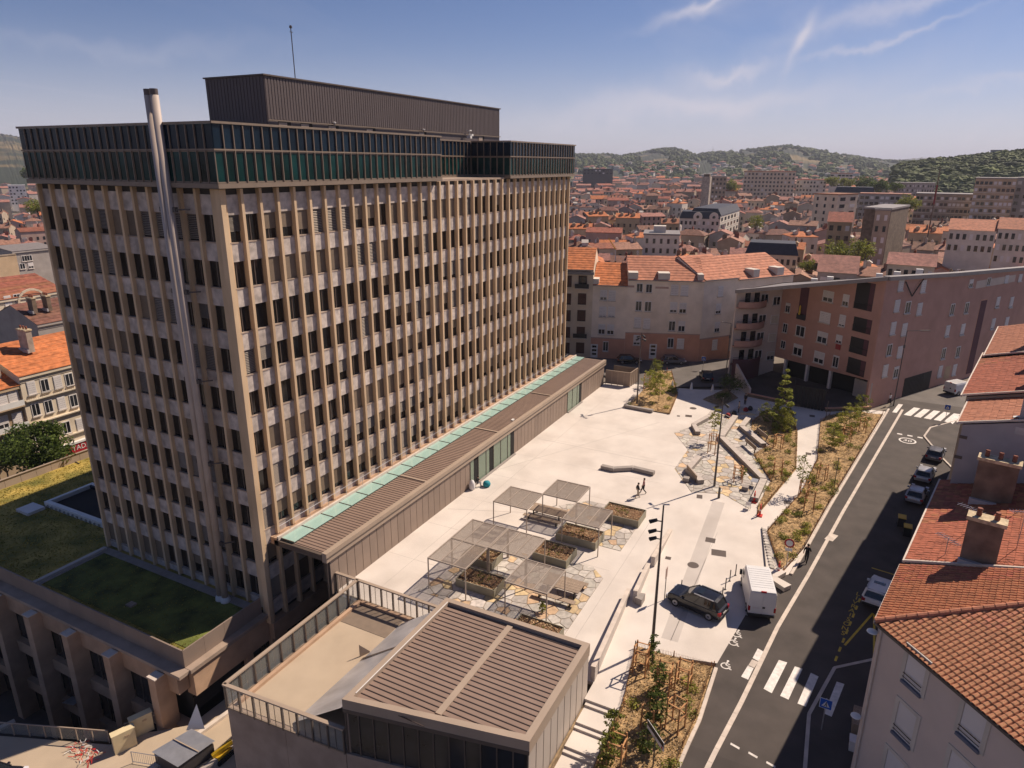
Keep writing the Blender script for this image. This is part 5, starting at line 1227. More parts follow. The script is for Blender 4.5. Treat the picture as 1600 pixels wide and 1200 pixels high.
p = G(1488, 614); car('delivery_van', 'white small van turning into the side street behind the roofs', 'van', (p.x+.5, p.y-.8, 0), R(-38), (4.6, 1.9, 2.0), 'car_white', 'van')
p = G(1103, 592); car('parked_car', 'black car stopped on the street beside the balcony block', 'car', (p.x, p.y, 0), R(20), (4.3, 1.8, 1.5), 'car_black')
p = G(984, 566); car('parked_car', 'dark car parked by the salmon wall, closer to the tower', 'car', (p.x-.4, p.y, 0), R(-66), (4.3, 1.8, 1.5), 'car_black')
p = G(1053, 567); car('parked_car', 'dark car parked by the salmon wall, right of the doorway', 'car', (p.x-.4, p.y, 0), R(-66), (4.3, 1.8, 1.5), 'car_grey')
def bin_(px, py, label, lid):
    p = G(px, py); t = thing('wheelie_bin', label, 'bin', (p.x, p.y, .0), 'bins with yellow lids'); ob('body', MB().prism([(p.x-.35, p.y-.32), (p.x+.35, p.y-.32), (p.x+.35, p.y+.32), (p.x-.35, p.y+.32)], .08, 1.0), 'plastic_black', t); ob('lid', MB().prism([(p.x-.42, p.y-.36), (p.x+.4, p.y-.36), (p.x+.4, p.y+.36), (p.x-.42, p.y+.36)], 1.0, [1.05, 1.12, 1.12, 1.05]), lid, t)
    for s in (-1, 1): ob('wheel', MB().tube((p.x+.3, p.y+s*.3, .1), (p.x+.3, p.y+s*.36, .1), .1, 10), 'tyre', t)
bin_(1407, 822, 'wheelie bin with pale yellow lid, farther one in the shade', 'yellow_plastic'); bin_(1416, 837, 'wheelie bin with bright yellow lid, nearer one in the shade', 'yellow_plastic')
# motorbikes and cycles by the far bed
def bike(px, py, label, rz, col='red_plastic'):
    p = G(px, py); t = thing('bicycle', label, 'bicycle', (p.x, p.y, 0), None, rz, False)
    for x in (-.52, .52): ob('wheel', MB().tube((x, -.02, .34), (x, .02, .34), .34, 16), 'tyre', t)
    ob('frame', MB().beam((-.5, 0, .34), (-.1, 0, .78), .05, .05).beam((-.1, 0, .78), (.38, 0, .8), .05, .05).beam((.38, 0, .85), (.52, 0, .34), .05, .05).beam((0, 0, .34), (.38, 0, .75), .05, .05), col, t); ob('saddle', MB().box(-.28, -.08, .86, -.0, .08, .93), 'black_iron', t); ob('handlebar', MB().beam((.36, -.28, 1.0), (.36, .28, 1.0), .04, .04), 'black_iron', t)
bike(1042, 582, 'red framed bicycle parked behind the far bed', .3); bike(1028, 576, 'dark bicycle parked behind the far bed', .5, 'black_iron')

# ================================================================ people
def person(loc, face, label, pose, top, legs, skin='skin', hair='hair', h=1.72, extra=None):
    """pose: dict of joint offsets in metres (x forward, y left, z up)"""
    k = h/1.72
    J = dict(pel=(0, 0, .95), spi=(0, 0, 1.15), che=(0.02, 0, 1.35), nec=(.02, 0, 1.5), hd0=(.03, 0, 1.57), hd1=(.045, 0, 1.68), lsh=(0, .17, 1.41), lel=(-.03, .24, 1.14), lwr=(.06, .25, .9), lha=(.08, .25, .81), rsh=(0, -.17, 1.41), rel=(-.03, -.24, 1.14), rwr=(.06, -.25, .9), rha=(.08, -.25, .81),
             lhi=(0, .09, .9), lkn=(.03, .1, .5), lan=(0, .1, .09), lto=(.17, .11, .04), rhi=(0, -.09, .9), rkn=(.03, -.1, .5), ran=(0, -.1, .09), rto=(.17, -.11, .04))
    J.update(pose)
    rad = dict(pel=.125, spi=.115, che=.135, nec=.055, hd0=.075, hd1=.095, lsh=.065, lel=.05, lwr=.035, lha=.04, rsh=.065, rel=.05, rwr=.035, rha=.04, lhi=.095, lkn=.065, lan=.045, lto=.04, rhi=.095, rkn=.065, ran=.045, rto=.04)
    E_ = [('pel', 'spi'), ('spi', 'che'), ('che', 'nec'), ('nec', 'hd0'), ('hd0', 'hd1'), ('che', 'lsh'), ('lsh', 'lel'), ('lel', 'lwr'), ('lwr', 'lha'), ('che', 'rsh'), ('rsh', 'rel'), ('rel', 'rwr'), ('rwr', 'rha'), ('pel', 'lhi'), ('lhi', 'lkn'), ('lkn', 'lan'), ('lan', 'lto'), ('pel', 'rhi'), ('rhi', 'rkn'), ('rkn', 'ran'), ('ran', 'rto')]
    names = list(J); me = bpy.data.meshes.new('skel'); me.from_pydata([tuple(c*k for c in J[n]) for n in names], [(names.index(a), names.index(b)) for a, b in E_], [])
    o = bpy.data.objects.new('tmp', me); COL.objects.link(o); sk = o.modifiers.new('s', 'SKIN'); sk.use_smooth_shade = True
    if not me.skin_vertices: me.attributes.new if False else None
    for n, sv in zip(names, me.skin_vertices[0].data): sv.radius = (rad[n]*k*1.18, rad[n]*k*1.18); sv.use_root = n == 'pel'
    o.modifiers.new('u', 'SUBSURF').levels = 1
    bpy.context.view_layer.update(); m = bpy.data.meshes.new_from_object(o.evaluated_get(bpy.context.evaluated_depsgraph_get())); bpy.data.objects.remove(o)
    m.materials.clear()
    for x in (top, legs, skin, 'cloth_black'): m.materials.append(MATS[x])
    hand = [Vector(J['lha'])*k, Vector(J['rha'])*k]
    for pg in m.polygons:
        c = pg.center; z = c.z/k; i = 0
        d = min(((c-Vector(J[n])*k).length, n) for n in names)[1]
        if d in ('lkn', 'rkn', 'lan', 'ran', 'lhi', 'rhi', 'pel'): i = 1
        if d in ('lto', 'rto'): i = 3
        if d in ('nec', 'hd0', 'hd1', 'lha', 'rha', 'lwr', 'rwr'): i = 2
        pg.material_index = i; pg.use_smooth = True
    t = thing('person', label, 'person', loc, None, face, False)
    b = ob('body', m, None, t)
    hc = Vector(J['hd1'])*k; mb = MB()
    for a in range(5):
        pass
    mb.lathe(hc+Vector((-.02, 0, -.02))*k, [(.098*k, -.05*k), (.108*k, .02*k), (.09*k, .08*k), (.04*k, .115*k)], 10); ob('hair', mb, hair, t)
    f = MB().box(hc.x+.085*k, -.018, hc.z-.05*k, hc.x+.115*k, .018, hc.z-.015*k); ob('nose', f, skin, t)
    return t
def walk(ph): return dict(lkn=(.14*ph, .1, .5), lan=(.22*ph-.05, .1, .1), lto=(.38*ph-.05, .11, .05), rkn=(-.02, -.1, .5), ran=(-.3*ph, -.1, .13), rto=(-.15*ph, -.11, .04), lel=(-.12*ph, .24, 1.16), lwr=(-.1*ph, .26, .92), lha=(-.08*ph, .26, .83), rel=(.08*ph, -.24, 1.16), rwr=(.24*ph, -.22, .98), rha=(.3*ph, -.2, .91))
p = G(996, 778); person((p.x, p.y, 0), R(-60), 'person in dark top and pale trousers walking across the plaza', walk(1), 'cloth_black', 'cloth_beige', h=1.75)
p = G(1005, 771); person((p.x, p.y, 0), R(-60), 'person in pink top and black trousers walking beside a companion', walk(-1), 'cloth_pink', 'cloth_black', h=1.78)
p = G(1259, 879); person((p.x, p.y, -.01), R(-10), 'person dressed all in black walking along the road kerb', walk(1), 'cloth_black', 'cloth_black', h=1.85)
p = G(1164, 632); person((p.x, p.y, 0), R(150), 'person in dark clothes standing in the shade by graffiti wall', {}, 'cloth_black', 'cloth_black')
p = G(1154, 645); person((p.x, p.y, .03), R(100), 'person in beige top standing in the shade before the benches', {}, 'cloth_beige', 'cloth_black')
p = G(1389, 632); person((p.x, p.y, 0), R(40), 'person in white shirt walking past the brown apartment block', walk(1), 'cloth_white', 'cloth_black')
sit = dict(pel=(0, 0, .5), spi=(.05, 0, .7), che=(.1, 0, .92), nec=(.14, 0, 1.06), hd0=(.17, 0, 1.12), hd1=(.2, 0, 1.23), lsh=(.1, .17, .97), lel=(.2, .24, .75), lwr=(.4, .18, .7), lha=(.46, .15, .68), rsh=(.1, -.17, .97), rel=(.2, -.24, .75), rwr=(.4, -.18, .7), rha=(.46, -.15, .68), lhi=(.05, .1, .48), lkn=(.45, .12, .52), lan=(.46, .12, .09), lto=(.62, .12, .04), rhi=(.05, -.1, .48), rkn=(.45, -.12, .52), ran=(.46, -.12, .09), rto=(.62, -.12, .04))
p = G(746, 762)
person((p.x+.25, p.y+.25, 0), R(-70), 'person with dark hair seated on the ledge by the canopy', sit, 'cloth_black', 'cloth_grey')
t = thing('duffel_bag', 'round teal bag lying on the plaza beside the canopy', 'bag', (p.x+.9, p.y-.6, 0)); c = (p.x+.75, p.y-.75, .32)
ob('body', MB().lathe((c[0], c[1], 0), [(.2, .0), (.4, .12), (.44, .35), (.34, .58), (.12, .68)], 12), 'teal_bag', t, smooth=True); ob('strap', MB().beam((c[0]-.3, c[1], .5), (c[0]+.3, c[1], .62), .06, .03), 'steel_dark', t)
t = thing('delivery_sack', 'white sack leaning against the canopy wall', 'sack', (p.x-.7, p.y+.3, 0)); ob('body', MB().lathe((p.x-.65, p.y+.3, 0), [(.28, 0), (.36, .3), (.33, .75), (.2, 1.05), (.06, 1.15)], 9), 'cloth_white', t, smooth=True); ob('tie', MB().tube((p.x-.65, p.y+.3, 1.08), (p.x-.65, p.y+.3, 1.14), .09, 8), 'steel_dark', t)
p = G(731, 752); t = thing('scooter', 'red and black kick scooter leaning on the canopy wall', 'scooter', (p.x, p.y, 0)); ob('deck', MB().box(p.x-.5, p.y+.0, .1, p.x+.3, p.y+.18, .16), 'black_iron', t); ob('stem', MB().beam((p.x+.3, p.y+.1, .15), (p.x+.15, p.y+.35, 1.1), .06, .06), 'red_plastic', t); ob('handlebar', MB().beam((p.x+.15, p.y+.1, 1.1), (p.x+.15, p.y+.55, 1.1), .05, .05), 'red_plastic', t)
for x in (-.5, .35): ob('wheel', MB().tube((p.x+x, p.y+.06, .1), (p.x+x, p.y+.12, .1), .1, 10), 'tyre', t)
for px, py, m_, lb in ((1137, 652, 'cloth_red', 'red bag on the shaded paving'), (1165, 643, 'cloth_red', 'red backpack beside the standing people'), (1172, 641, 'cloth_black', 'dark backpack on the shaded paving'), (1147, 648, 'plastic_black', 'dark cart with a white sheet in the shade')):
    p = G(px, py); t = thing('bag', lb, 'bag', (p.x, p.y, 0)); ob('body', MB().lathe((p.x, p.y, 0.02), [(.25, 0), (.36, .12), (.33, .4), (.18, .6)], 9), m_, t, smooth=True); ob('strap', MB().beam((p.x-.2, p.y, .55), (p.x+.2, p.y, .62), .05, .03), 'cloth_white' if 'cart' in lb else 'black_iron', t)
# ================================================================ row of houses on the right
tile_m = MB()
for k in range(4):   # half barrel tile, 1 long (y up the slope), unit width
    a0, a1 = math.pi*k/4, math.pi*(k+1)/4
    tile_m.quad((-.5*math.cos(a0), 0, .30*math.sin(a0)+.06), (-.5*math.cos(a1), 0, .30*math.sin(a1)+.06), (-.42*math.cos(a1), 1.08, .26*math.sin(a1)-.02), (-.42*math.cos(a0), 1.08, .26*math.sin(a0)-.02))
tile_barrel = tile_m.mesh('tile')
tile_flat = MB().add([(-.5, 0, .10), (.5, 0, .10), (.5, 1.12, .0), (-.5, 1.12, .0), (-.5, 0, .0), (.5, 0, .0), (-.16, 0, .10), (-.16, 0, .0)], [(0, 1, 2, 3), (4, 5, 1, 0), (1, 5, 2), (3, 4, 0)]).add([(.34, 0, .1), (.5, 0, .16), (.5, 1.12, .05), (.34, 1.12, .0)], [(0, 1, 2, 3)]).mesh('tile')
def tiled(root, O, U, V, nu, nv, tw, tl, mesh, material, keep, cap=300, lift=.02):
    """tiles over a sloping plane: O origin at eave, U along the eave, V up the slope (unit vectors); keep(u,v)->bool"""
    U = Vector(U).normalized(); V = Vector(V).normalized(); Nn = U.cross(V).normalized()
    O = Vector(O)
    if Nn.z < 0:   # keep the tile frame right-handed: run along the eave from the other end
        O = O+U*(nu*tw); U = -U; Nn = -Nn; k0 = keep; keep = lambda u, v: k0(nu*tw-u, v)
    rot = Matrix((U, V, Nn)).transposed(); q = rot.to_quaternion(); places = []
    me = mesh.copy(); me.materials.append(MATS[material])
    for j in range(nv):
        for i in range(nu):
            u, v = (i+.5)*tw, j*tl
            if keep(u, v+tl*.5): places.append(Vector(O)+U*u+V*v+Nn*lift)
    order = sorted(range(len(places)), key=lambda i: (places[i]-C0).length)
    inview = [i for i in order if -20 < proj(places[i])[0] < 1620 and -20 < proj(places[i])[1] < 1220]
    kp = set(inview[:cap]); rest = MB(); S = Matrix.Diagonal((tw, tl, tw, 1)); B = rot.to_4x4() @ S
    rr = random.Random(nu*nv)
    for i, p in enumerate(places):
        if i in kp:
            o = _ob('tile', me); o.parent = root; o.matrix_parent_inverse = PINV.get(root.name, Matrix()); o.location = p+Nn*rr.uniform(0, .015); o.rotation_mode = 'QUATERNION'; o.rotation_quaternion = q; o.scale = (tw, tl, tw)
        elif i in set(()) or True:
            sp_ = proj(p)
            if -60 < sp_[0] < 1700 and -60 < sp_[1] < 1300: M_ = Matrix.Translation(p+Nn*rr.uniform(0, .015)) @ B; rest.add([M_ @ v.co for v in me.vertices], [tuple(f.vertices) for f in me.polygons])
    if rest.v: o = ob('tile', rest, None, root); o.data.materials.append(MATS[material]); o['kind'] = 'stuff'
def chimney(root, x, y, z0, w, d, h, rz=-.19, material='render_brown', pots=4):
    M_ = Matrix.Translation((x, y, 0)) @ Matrix.Rotation(rz, 4, 'Z'); T = lambda mb: [setattr(mb, 'v', [tuple(M_ @ Vector(v)) for v in mb.v]), mb][1]
    c = ob('chimney', T(MB().box(-w/2, -d/2, z0, w/2, d/2, z0+h)), material, root)
    ob('chimney_cap', T(MB().box(-w/2-.1, -d/2-.1, z0+h, w/2+.1, d/2+.1, z0+h+.22)), 'cap_stone', c)
    for k in range(pots):
        yy = -d/2+d*(k+.5)/pots; q = M_ @ Vector((0, yy, 0)); ob('chimney_pot', MB().lathe((q.x, q.y, z0+h+.22), [(.13, 0), (.15, .08), (.12, .35), (.16, .4), (.13, .48)], 8), 'pot_clay', c)
    ob('flashing', T(MB().box(-w/2-.25, -d/2-.06, z0-.02, -w/2-.003, d/2+.06, z0+.5)), 'zinc', c)
def aerial(x, y, z, h, label, rz=0.):
    t = thing('roof_aerial', label, 'antenna', (x, y, z), 'television aerials on the roofs'); ob('mast', MB().tube((x, y, z), (x, y, z+h), .025, 5), 'galv', t); mb = MB(); c, s = math.cos(rz), math.sin(rz)
    mb.tube((x-c*.8, y-s*.8, z+h*.95), (x+c*.9, y+s*.9, z+h*.95), .018, 4)
    for k in range(9): u = -.7+k*.18; mb.tube((x+c*u-s*.28, y+s*u+c*.28, z+h*.95), (x+c*u+s*.28, y+s*u-c*.28, z+h*.95), .014, 4)
    ob('yagi', mb, 'galv', t)
dS = Vector((.982, -.187)); nS = Vector((-.187, -.982))   # along the street, and into the block
# -- corner house at the bottom right
E1 = 10.8; A = G(1367, 972, E1); Bf = G(1600, 1168, E1); dF = (Vector(Bf[:2])-Vector(A[:2])).normalized()
H1 = thing('corner_house', 'pale stucco corner house with hipped barrel tile roof, bottom right', 'house', (A.x, A.y, -.4))
A2 = Vector(A[:2]); Wc = A2+dS*.25+dF*.25
far = Wc+dS*6.6; lw = Wc+dF*15
inner = Vector((far.x-.187*9, far.y-.982*9)); il = lw+dS*8
ob('wall', MB().prism([tuple(Wc), tuple(lw), tuple(il), tuple(inner), tuple(far)], -4, E1-.12), 'wall_beige', H1)
pit = math.tan(R(19))
nF = Vector((-dF.y, dF.x));  nF = nF if nF.dot(dS) > 0 else -nF      # up-slope direction of the front slope
hip = (nS+nF); # hip runs where both slopes are equally high
ang = dS.angle(dF) if False else None
hd_ = Vector((0, 0)); 
# solve hip direction h with h.nF == h.nS == 1
det = nF.x*nS.y-nF.y*nS.x; hd_ = Vector(((nS.y-nF.y)/det, (nF.x-nS.x)/det))
L_ = 7.5; apex = A2+hd_*L_; az_ = E1+L_*pit
f2 = A2+dF*16; s2 = A2+dS*7.0
ob('roof_slope', MB().add([(*A2, E1), (*f2, E1), (*(f2+nF*L_), az_), (*apex, az_)], [(0, 1, 2, 3)]), 'tile_under', H1)
ob('roof_slope', MB().add([(*A2, E1), (*apex, az_), (*(s2+nS*L_), az_), (*s2, E1)], [(0, 1, 2, 3)]), 'tile_under', H1)
dv = Vector((nF.x, nF.y, pit)).normalized(); dvs = Vector((nS.x, nS.y, pit)).normalized(); cs = math.cos(R(19))
hk = hd_.dot(dF); hs = hd_.dot(dS)
tiled(H1, (*A2, E1), (dF.x, dF.y, 0), dv, 56, 26, .27, .32, tile_barrel, 'tile_orange', lambda u, v: u > hk*v*cs+.08 and v*cs < L_)
tiled(H1, (*A2, E1), (dS.x, dS.y, 0), dvs, 26, 28, .27, .30, tile_barrel, 'tile_red', lambda u, v: u > hs*v*cs+.1 and v*cs < L_ and u < 6.95)
mb = MB(); n = 17
for k in range(n):
    a = Vector((*A2, E1)).lerp(Vector((*apex, az_)), k/n)+Vector((0, 0, .1)); b = Vector((*A2, E1)).lerp(Vector((*apex, az_)), (k+1.04)/n)+Vector((0, 0, .1)); ob('ridge_tile', MB().tube(a, b, .17, 9, .145), 'tile_orange', H1)
ob('gutter', MB().beam((*A2, E1-.06), (*f2, E1-.06), .1, .14), 'steel_dark', H1); ob('verge', MB().beam((*A2, E1-.02), (*s2, E1-.02), .14, .16), 'kerb_pale', H1)
FH = Fac(lw, Wc) if False else Fac(Wc, lw)
if FH.n.dot(-nF) < 0: FH = Fac(lw, Wc)
for (px, py, w_, h_) in ((1430, 1050, 1.15, 2.0), (1414, 1132, 1.15, 2.0), (1396, 1206, 1.15, 2.0), (1520, 1133, 1.15, 2.0), (1497, 1212, 1.15, 2.0), (1632, 1200, 1.15, 2.0)):
    u, z = FH.px(px, py)
    mb = MB(); FH.wall(mb, u-w_/2-.22, u-w_/2, z-h_/2, z+h_/2+.2, .06, .05); FH.wall(mb, u+w_/2, u+w_/2+.22, z-h_/2, z+h_/2+.2, .06, .05); FH.wall(mb, u-w_/2, u+w_/2, z+h_/2, z+h_/2+.2, .06, .049)
    wv = ob('window', mb, 'wall_whitish', H1)
    for nm, mb2, m_ in (('shutter', FH.wall(MB(), u-w_/2+.02, u+w_/2-.02, z-h_/2+.12, z+h_/2, .02, .012), 'shutter'), ('sill', FH.wall(MB(), u-w_/2-.05, u+w_/2+.05, z-h_/2-.06, z-h_/2+.1, .2, .14), 'sill_blue'),
                        ('railing', MB().beam(FH.P(u-w_/2, z-h_/2+.55, .1), FH.P(u+w_/2, z-h_/2+.55, .1), .035, .035).beam(FH.P(u-w_/2, z-h_/2+.32, .1), FH.P(u+w_/2, z-h_/2+.32, .1), .03, .03), 'black_iron')):
        q = ob(nm, mb2, m_, wv)
ob('downpipe', MB().tube(FH.P(FH.len-.3 if FH.A == lw else .3, -3, .08), FH.P(FH.len-.3 if FH.A == lw else .3, E1-.2, .08), .05, 7), 'kerb_pale', H1)
for z in (4.6, E1-.6): p_ = Wc; t_ = ob('satellite_dish', MB().lathe((p_.x-.1, p_.y+.25, z), [(.28, 0), (.26, .05), (.08, .1)], 12).beam((p_.x, p_.y, z-.1), (p_.x-.1, p_.y+.25, z), .05, .05), 'white', H1)
# -- second and further houses: gable roofs sloping to the street
def row_house(name, label, e0, e1, depth, roofm, wallm, pitch, tw, tl, tilem, gut='kerb_pale', cap=300, tiles=True, skip=0):
    """e0,e1: eave end points (x,y,z) near and far"""
    a = Vector(e0); b = Vector(e1); d = (b-a); d.z = 0; Ld = d.length; d.normalize(); n = Vector((d.y, -d.x, 0)); 
    if n.y > 0: n = -n
    h = thing(name, label, 'house', (a.x, a.y, 0), 'terraced houses along the street'); z = a.z; rise = depth*math.tan(R(pitch))
    ob('roof_slope', MB().add([a, b, b+n*depth+Vector((0, 0, rise)), a+n*depth+Vector((0, 0, rise))], [(0, 1, 2, 3)]), 'tile_under', h)
    ob('roof_slope', MB().add([a+n*depth+Vector((0, 0, rise)), b+n*depth+Vector((0, 0, rise)), b+n*depth*2, a+n*depth*2], [(0, 1, 2, 3)]), roofm, h)
    wa, wb = a+n*.3+d*.12, b+n*.3-d*.0
    q = [wa, wb, wb+n*(depth-.3), wb+n*(depth*2-.6), wa+n*(depth*2-.6), wa+n*(depth-.3)]
    rz_ = (depth-.3)*math.tan(R(pitch))-.1
    ob('wall', MB().prism([(p.x, p.y) for p in q], -.4, [z-.1, z-.1, z+rz_, z-.1, z-.1, z+rz_]), wallm, h)
    V = Vector((n.x, n.y, math.tan(R(pitch)))).normalized(); cs = math.cos(R(pitch))
    if tiles: tiled(h, a, (d.x, d.y, 0), V, int(Ld/tw), int(depth/cs/tl), tw, tl, tile_flat, tilem, lambda u, v: True, cap)
    ob('gutter', MB().beam(a-n*.05-Vector((0, 0, .03)), b-n*.05-Vector((0, 0, .03)), .14, .16), gut, h)
    ob('verge', MB().beam(a+Vector((0, 0, .05)), a+n*depth+Vector((0, 0, rise+.05)), .14, .14), gut, h)
    return h, a, b, d, n, rise
eA = G(1413, 877, 10.9); eB = G(1464, 748, 10.9); eB = eA+Vector((dS.x, dS.y, 0))*((eB-eA).length)
H2, a2, b2, d2, n2, r2_ = row_house('terraced_house', 'house with worn red tile roof and two tall chimneys, beyond the corner house', eA, eB, 8.5, 'roof_russet', 'wall_beige', 17, .33, .42, 'tile_red')
p = a2+d2*.3+n2*3.6; chimney(H2, p.x+.35, p.y, 11.6, .75, 1.75, 3.0, R(-11), pots=2)
p = a2+d2*10.2+n2*3.4; chimney(H2, p.x, p.y, 11.6, .85, 2.3, 3.3, R(-11), pots=3)
for i, (u, v, h_, lb) in enumerate(((4.5, 2.6, 1.9, 'long aerial lying low over the red roof'), (2.6, 5.2, 2.6, 'aerial beside the nearer chimney'), (10.6, 5.8, 4.2, 'tall aerial mast behind the farther chimney'), (1.2, 1.9, 1.2, 'short aerial near the roof edge'))):
    p = a2+d2*u+n2*v; aerial(p.x, p.y, 10.9+v*.3, h_, lb, .9+i)
eC = G(1497, 661, 16.0); eD = G(1508, 622, 16.0); eD = eC+Vector((dS.x, dS.y, 0))*9.0
H3, a3, b3, d3, n3, r3_ = row_house('terraced_house', 'taller house with grey gable wall and bright orange roof', eC, eD, 7.0, 'roof_orange', 'wall_grey', 16, .34, .46, 'tile_orange')
F = Fac(a3+n3*7, a3) if False else Fac((a3+n3*6+d3*.12)[:2], (a3+n3*.3+d3*.12)[:2])
if F.n.dot(Vector((d3.x, d3.y))) > 0: F = Fac(F.B, F.A)
for (px, py) in ((1505, 683), (1497, 714)): u, z = F.px(px, py); ob('vent', F.wall(MB(), u-.25, u+.25, z-.12, z+.12, .05, .03), 'bronze_dark', H3)
p = a3+d3*.8+n3*4.4; chimney(H3, p.x, p.y, 16.0, .9, 1.9, 3.4, R(-11), 'wall_grey', 3)
p = a3+d3*5+n3*5.6; ob('party_wall', MB().prism([(p.x, p.y), (p.x+2.2, p.y-.4), (p.x+1.6, p.y-3.4), (p.x-.6, p.y-3)], 15, 20.2), 'wall_red', H3)
ob('roof_light', MB().add([tuple(a3+d3*.6+n3*3.1+Vector((0, 0, 1.0))), tuple(a3+d3*1.0+n3*3.1+Vector((0, 0, 1.0))), tuple(a3+d3*1.0+n3*3.9+Vector((0, 0, 1.25))), tuple(a3+d3*.6+n3*3.9+Vector((0, 0, 1.25)))], [(0, 1, 2, 3)]), 'white', H3)
e4 = G(1503, 618, 16.3); e4b = e4+Vector((dS.x, dS.y, 0))*17
H4, a4, b4, d4, n4, _ = row_house('terraced_house', 'house with long faded red roof above the orange one', e4, e4b, 7.5, 'roof_rose', 'wall_tan', 16, .36, .5, 'tile_red')
for u, v in ((3.5, 5.5), (9, 5.2)): p = a4+d4*u+n4*v; chimney(H4, p.x, p.y, 17.3, .9, 2.2, 2.8, R(-11), 'render_brown', 4)
e5 = G(1538, 556, 16.6); e5b = e5+Vector((dS.x, dS.y, 0))*16
H5, a5, b5, d5, n5, _ = row_house('terraced_house', 'farthest roof of the street row with a dark chimney stack', e5, e5b, 7.5, 'roof_orange', 'wall_tan', 16, .38, .55, 'tile_orange')
p = a5+d5*4+n5*4.5; chimney(H5, p.x, p.y, 17.6, 1.0, 2.4, 3.4, R(-11), 'render_brown', 4); p = a5+d5*1+n5*3.6; aerial(p.x, p.y, 17.6, 2.5, 'aerial on the farthest roof of the row', .4)
# street furniture beside the corner house
p = GR(1345, 1140); t = thing('utility_box', 'brown slatted timber box on the shaded pavement', 'box', (p.x, p.y, gz(p.x)+.1)); 
for k in range(7): ob('slat', MB().box(p.x-.9+k*.26, p.y-.55, gz(p.x)+.1, p.x-.68+k*.26, p.y+.55, gz(p.x)+1.0), 'timber', t)
p = GR(1334, 1172); t = thing('utility_cabinet', 'small pale cabinet on the shaded pavement', 'cabinet', (p.x, p.y, gz(p.x)+.1)); ob('body', MB().box(p.x-.3, p.y-.3, gz(p.x)+.1, p.x+.3, p.y+.3, gz(p.x)+.8), 'shutter', t); ob('lid', MB().box(p.x-.35, p.y-.35, gz(p.x)+.8, p.x+.35, p.y+.35, gz(p.x)+.86), 'shutter', t)
# ================================================================ brown and pale apartment block with balconies
V2 = lambda a: Vector((a[0], a[1]))
P0, PB, PC, PD, PE = (114.0, 18.2), (120.4, 12.1), (108.6, -2.4), (124.2, -11.2), (153.5, -28.0)
zt = [zat(*P0, 1137, 457), zat(*PB, 1222, 446), zat(*PC, 1375, 437), zat(*PD, 1478, 431), zat(*PE, 1600, 416)]
AP = thing('apartment_block', 'long brown rendered apartment block with pale balcony wing and sloping grey eave', 'building', (118, 2, 0))
FA, FB_, FC_, FD_ = Fac(P0, PB), Fac(PB, PC), Fac(PC, PD), Fac(PD, PE)
def wallpoly(F, u0, u1, z0, zl, zr, mname, name='wall', t=.3, off=0.):
    """wall with sloping top from zl at u0 to zr at u1"""
    q = [F.P(u0, 0, off)[:2], F.P(u1, 0, off)[:2], F.P(u1, 0, off-t)[:2], F.P(u0, 0, off-t)[:2]]
    return ob(name, MB().prism(q, z0, [zl, zr, zr, zl]), mname, AP)
wallpoly(FA, 0, FA.len, -.3, zt[0], zt[1], 'wall_pale'); zsB, zsC = zat(*PB, 1211, 557), zat(*PC, 1350, 594)
wallpoly(FB_, 0, FB_.len, [zsB, zsC, zsC, zsB], zt[1], zt[2], 'wall_pink'); wallpoly(FC_, 0, FC_.len, -.3, zt[2], zt[3], 'wall_pink'); wallpoly(FD_, 0, FD_.len, -.3, zt[3], zt[4], 'wall_pink')
bk = [(165, -14), (140, 2), (130, 13.5), (124.5, 17.6)]
ob('core_block', MB().prism([(P0[0]+.6, P0[1]+.5), (PB[0]+.6, PB[1]+.3), (PC[0]+.6, PC[1]+.2), (PD[0]+.4, PD[1]+.4), (PE[0]+.3, PE[1]+.4)]+bk, 4.6, 9.0), 'wall_pale', AP)
ob('ground_recess', FB_.wall(MB(), .2, FB_.len-2.9, -.3, 4.6, .1, -2.6), 'dark_void', AP)
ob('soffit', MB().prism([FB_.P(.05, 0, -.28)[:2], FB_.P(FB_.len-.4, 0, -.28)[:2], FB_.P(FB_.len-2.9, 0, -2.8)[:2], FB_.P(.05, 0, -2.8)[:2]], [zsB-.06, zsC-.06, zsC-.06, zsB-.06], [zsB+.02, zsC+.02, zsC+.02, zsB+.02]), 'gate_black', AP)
for px, py in ((1225, 573), (1258, 587), (1294, 596)): u, z = FB_.px(px, py); ob('column', FB_.wall(MB(), u-.22, u+.22, -.3, zsB+(zsC-zsB)*u/FB_.len-.04, .4, -.1), 'shutter', AP)
ob('column', FB_.wall(MB(), FB_.len-3.0, FB_.len-.1, -.3, zsC-.5, .3, -.6), 'wall_greyish', AP)
# eave: thick grey roof edge, roof sheet behind
FE_ = Fac(P0, PC)
ob('roof_overhang', MB().prism([P0, PB, PC], [zt[0]+.05, zt[1]-.02, zt[2]+.05], [zt[0]+.45, zt[1]+.4, zt[2]+.45]), 'roof_grey', AP)
for F, za, zb in ((FE_, zt[0], zt[2]), (FC_, zt[2], zt[3]), (FD_, zt[3], zt[4])):
    q = [F.P(-.15, 0, .55)[:2], F.P(F.len+.15, 0, .55)[:2], F.P(F.len+.15, 0, -.5)[:2], F.P(-.15, 0, -.5)[:2]]
    ob('eave', MB().prism(q, [za, zb, zb, za], [za+.55, zb+.55, zb+.55, za+.55]), 'roof_grey', AP)
top = [(*P0, zt[0]+.5), (*PB, zt[1]+.5), (*PC, zt[2]+.5), (*PD, zt[3]+.5), (*PE, zt[4]+.5)]; bz = [14.6]*4
ob('roof_sheet', MB().add(top+[(x, y, 9.6) for x, y in bk], [(0, 1, 7, 8), (1, 2, 6, 7), (2, 3, 6), (3, 4, 5, 6)]), 'roof_grey', AP)
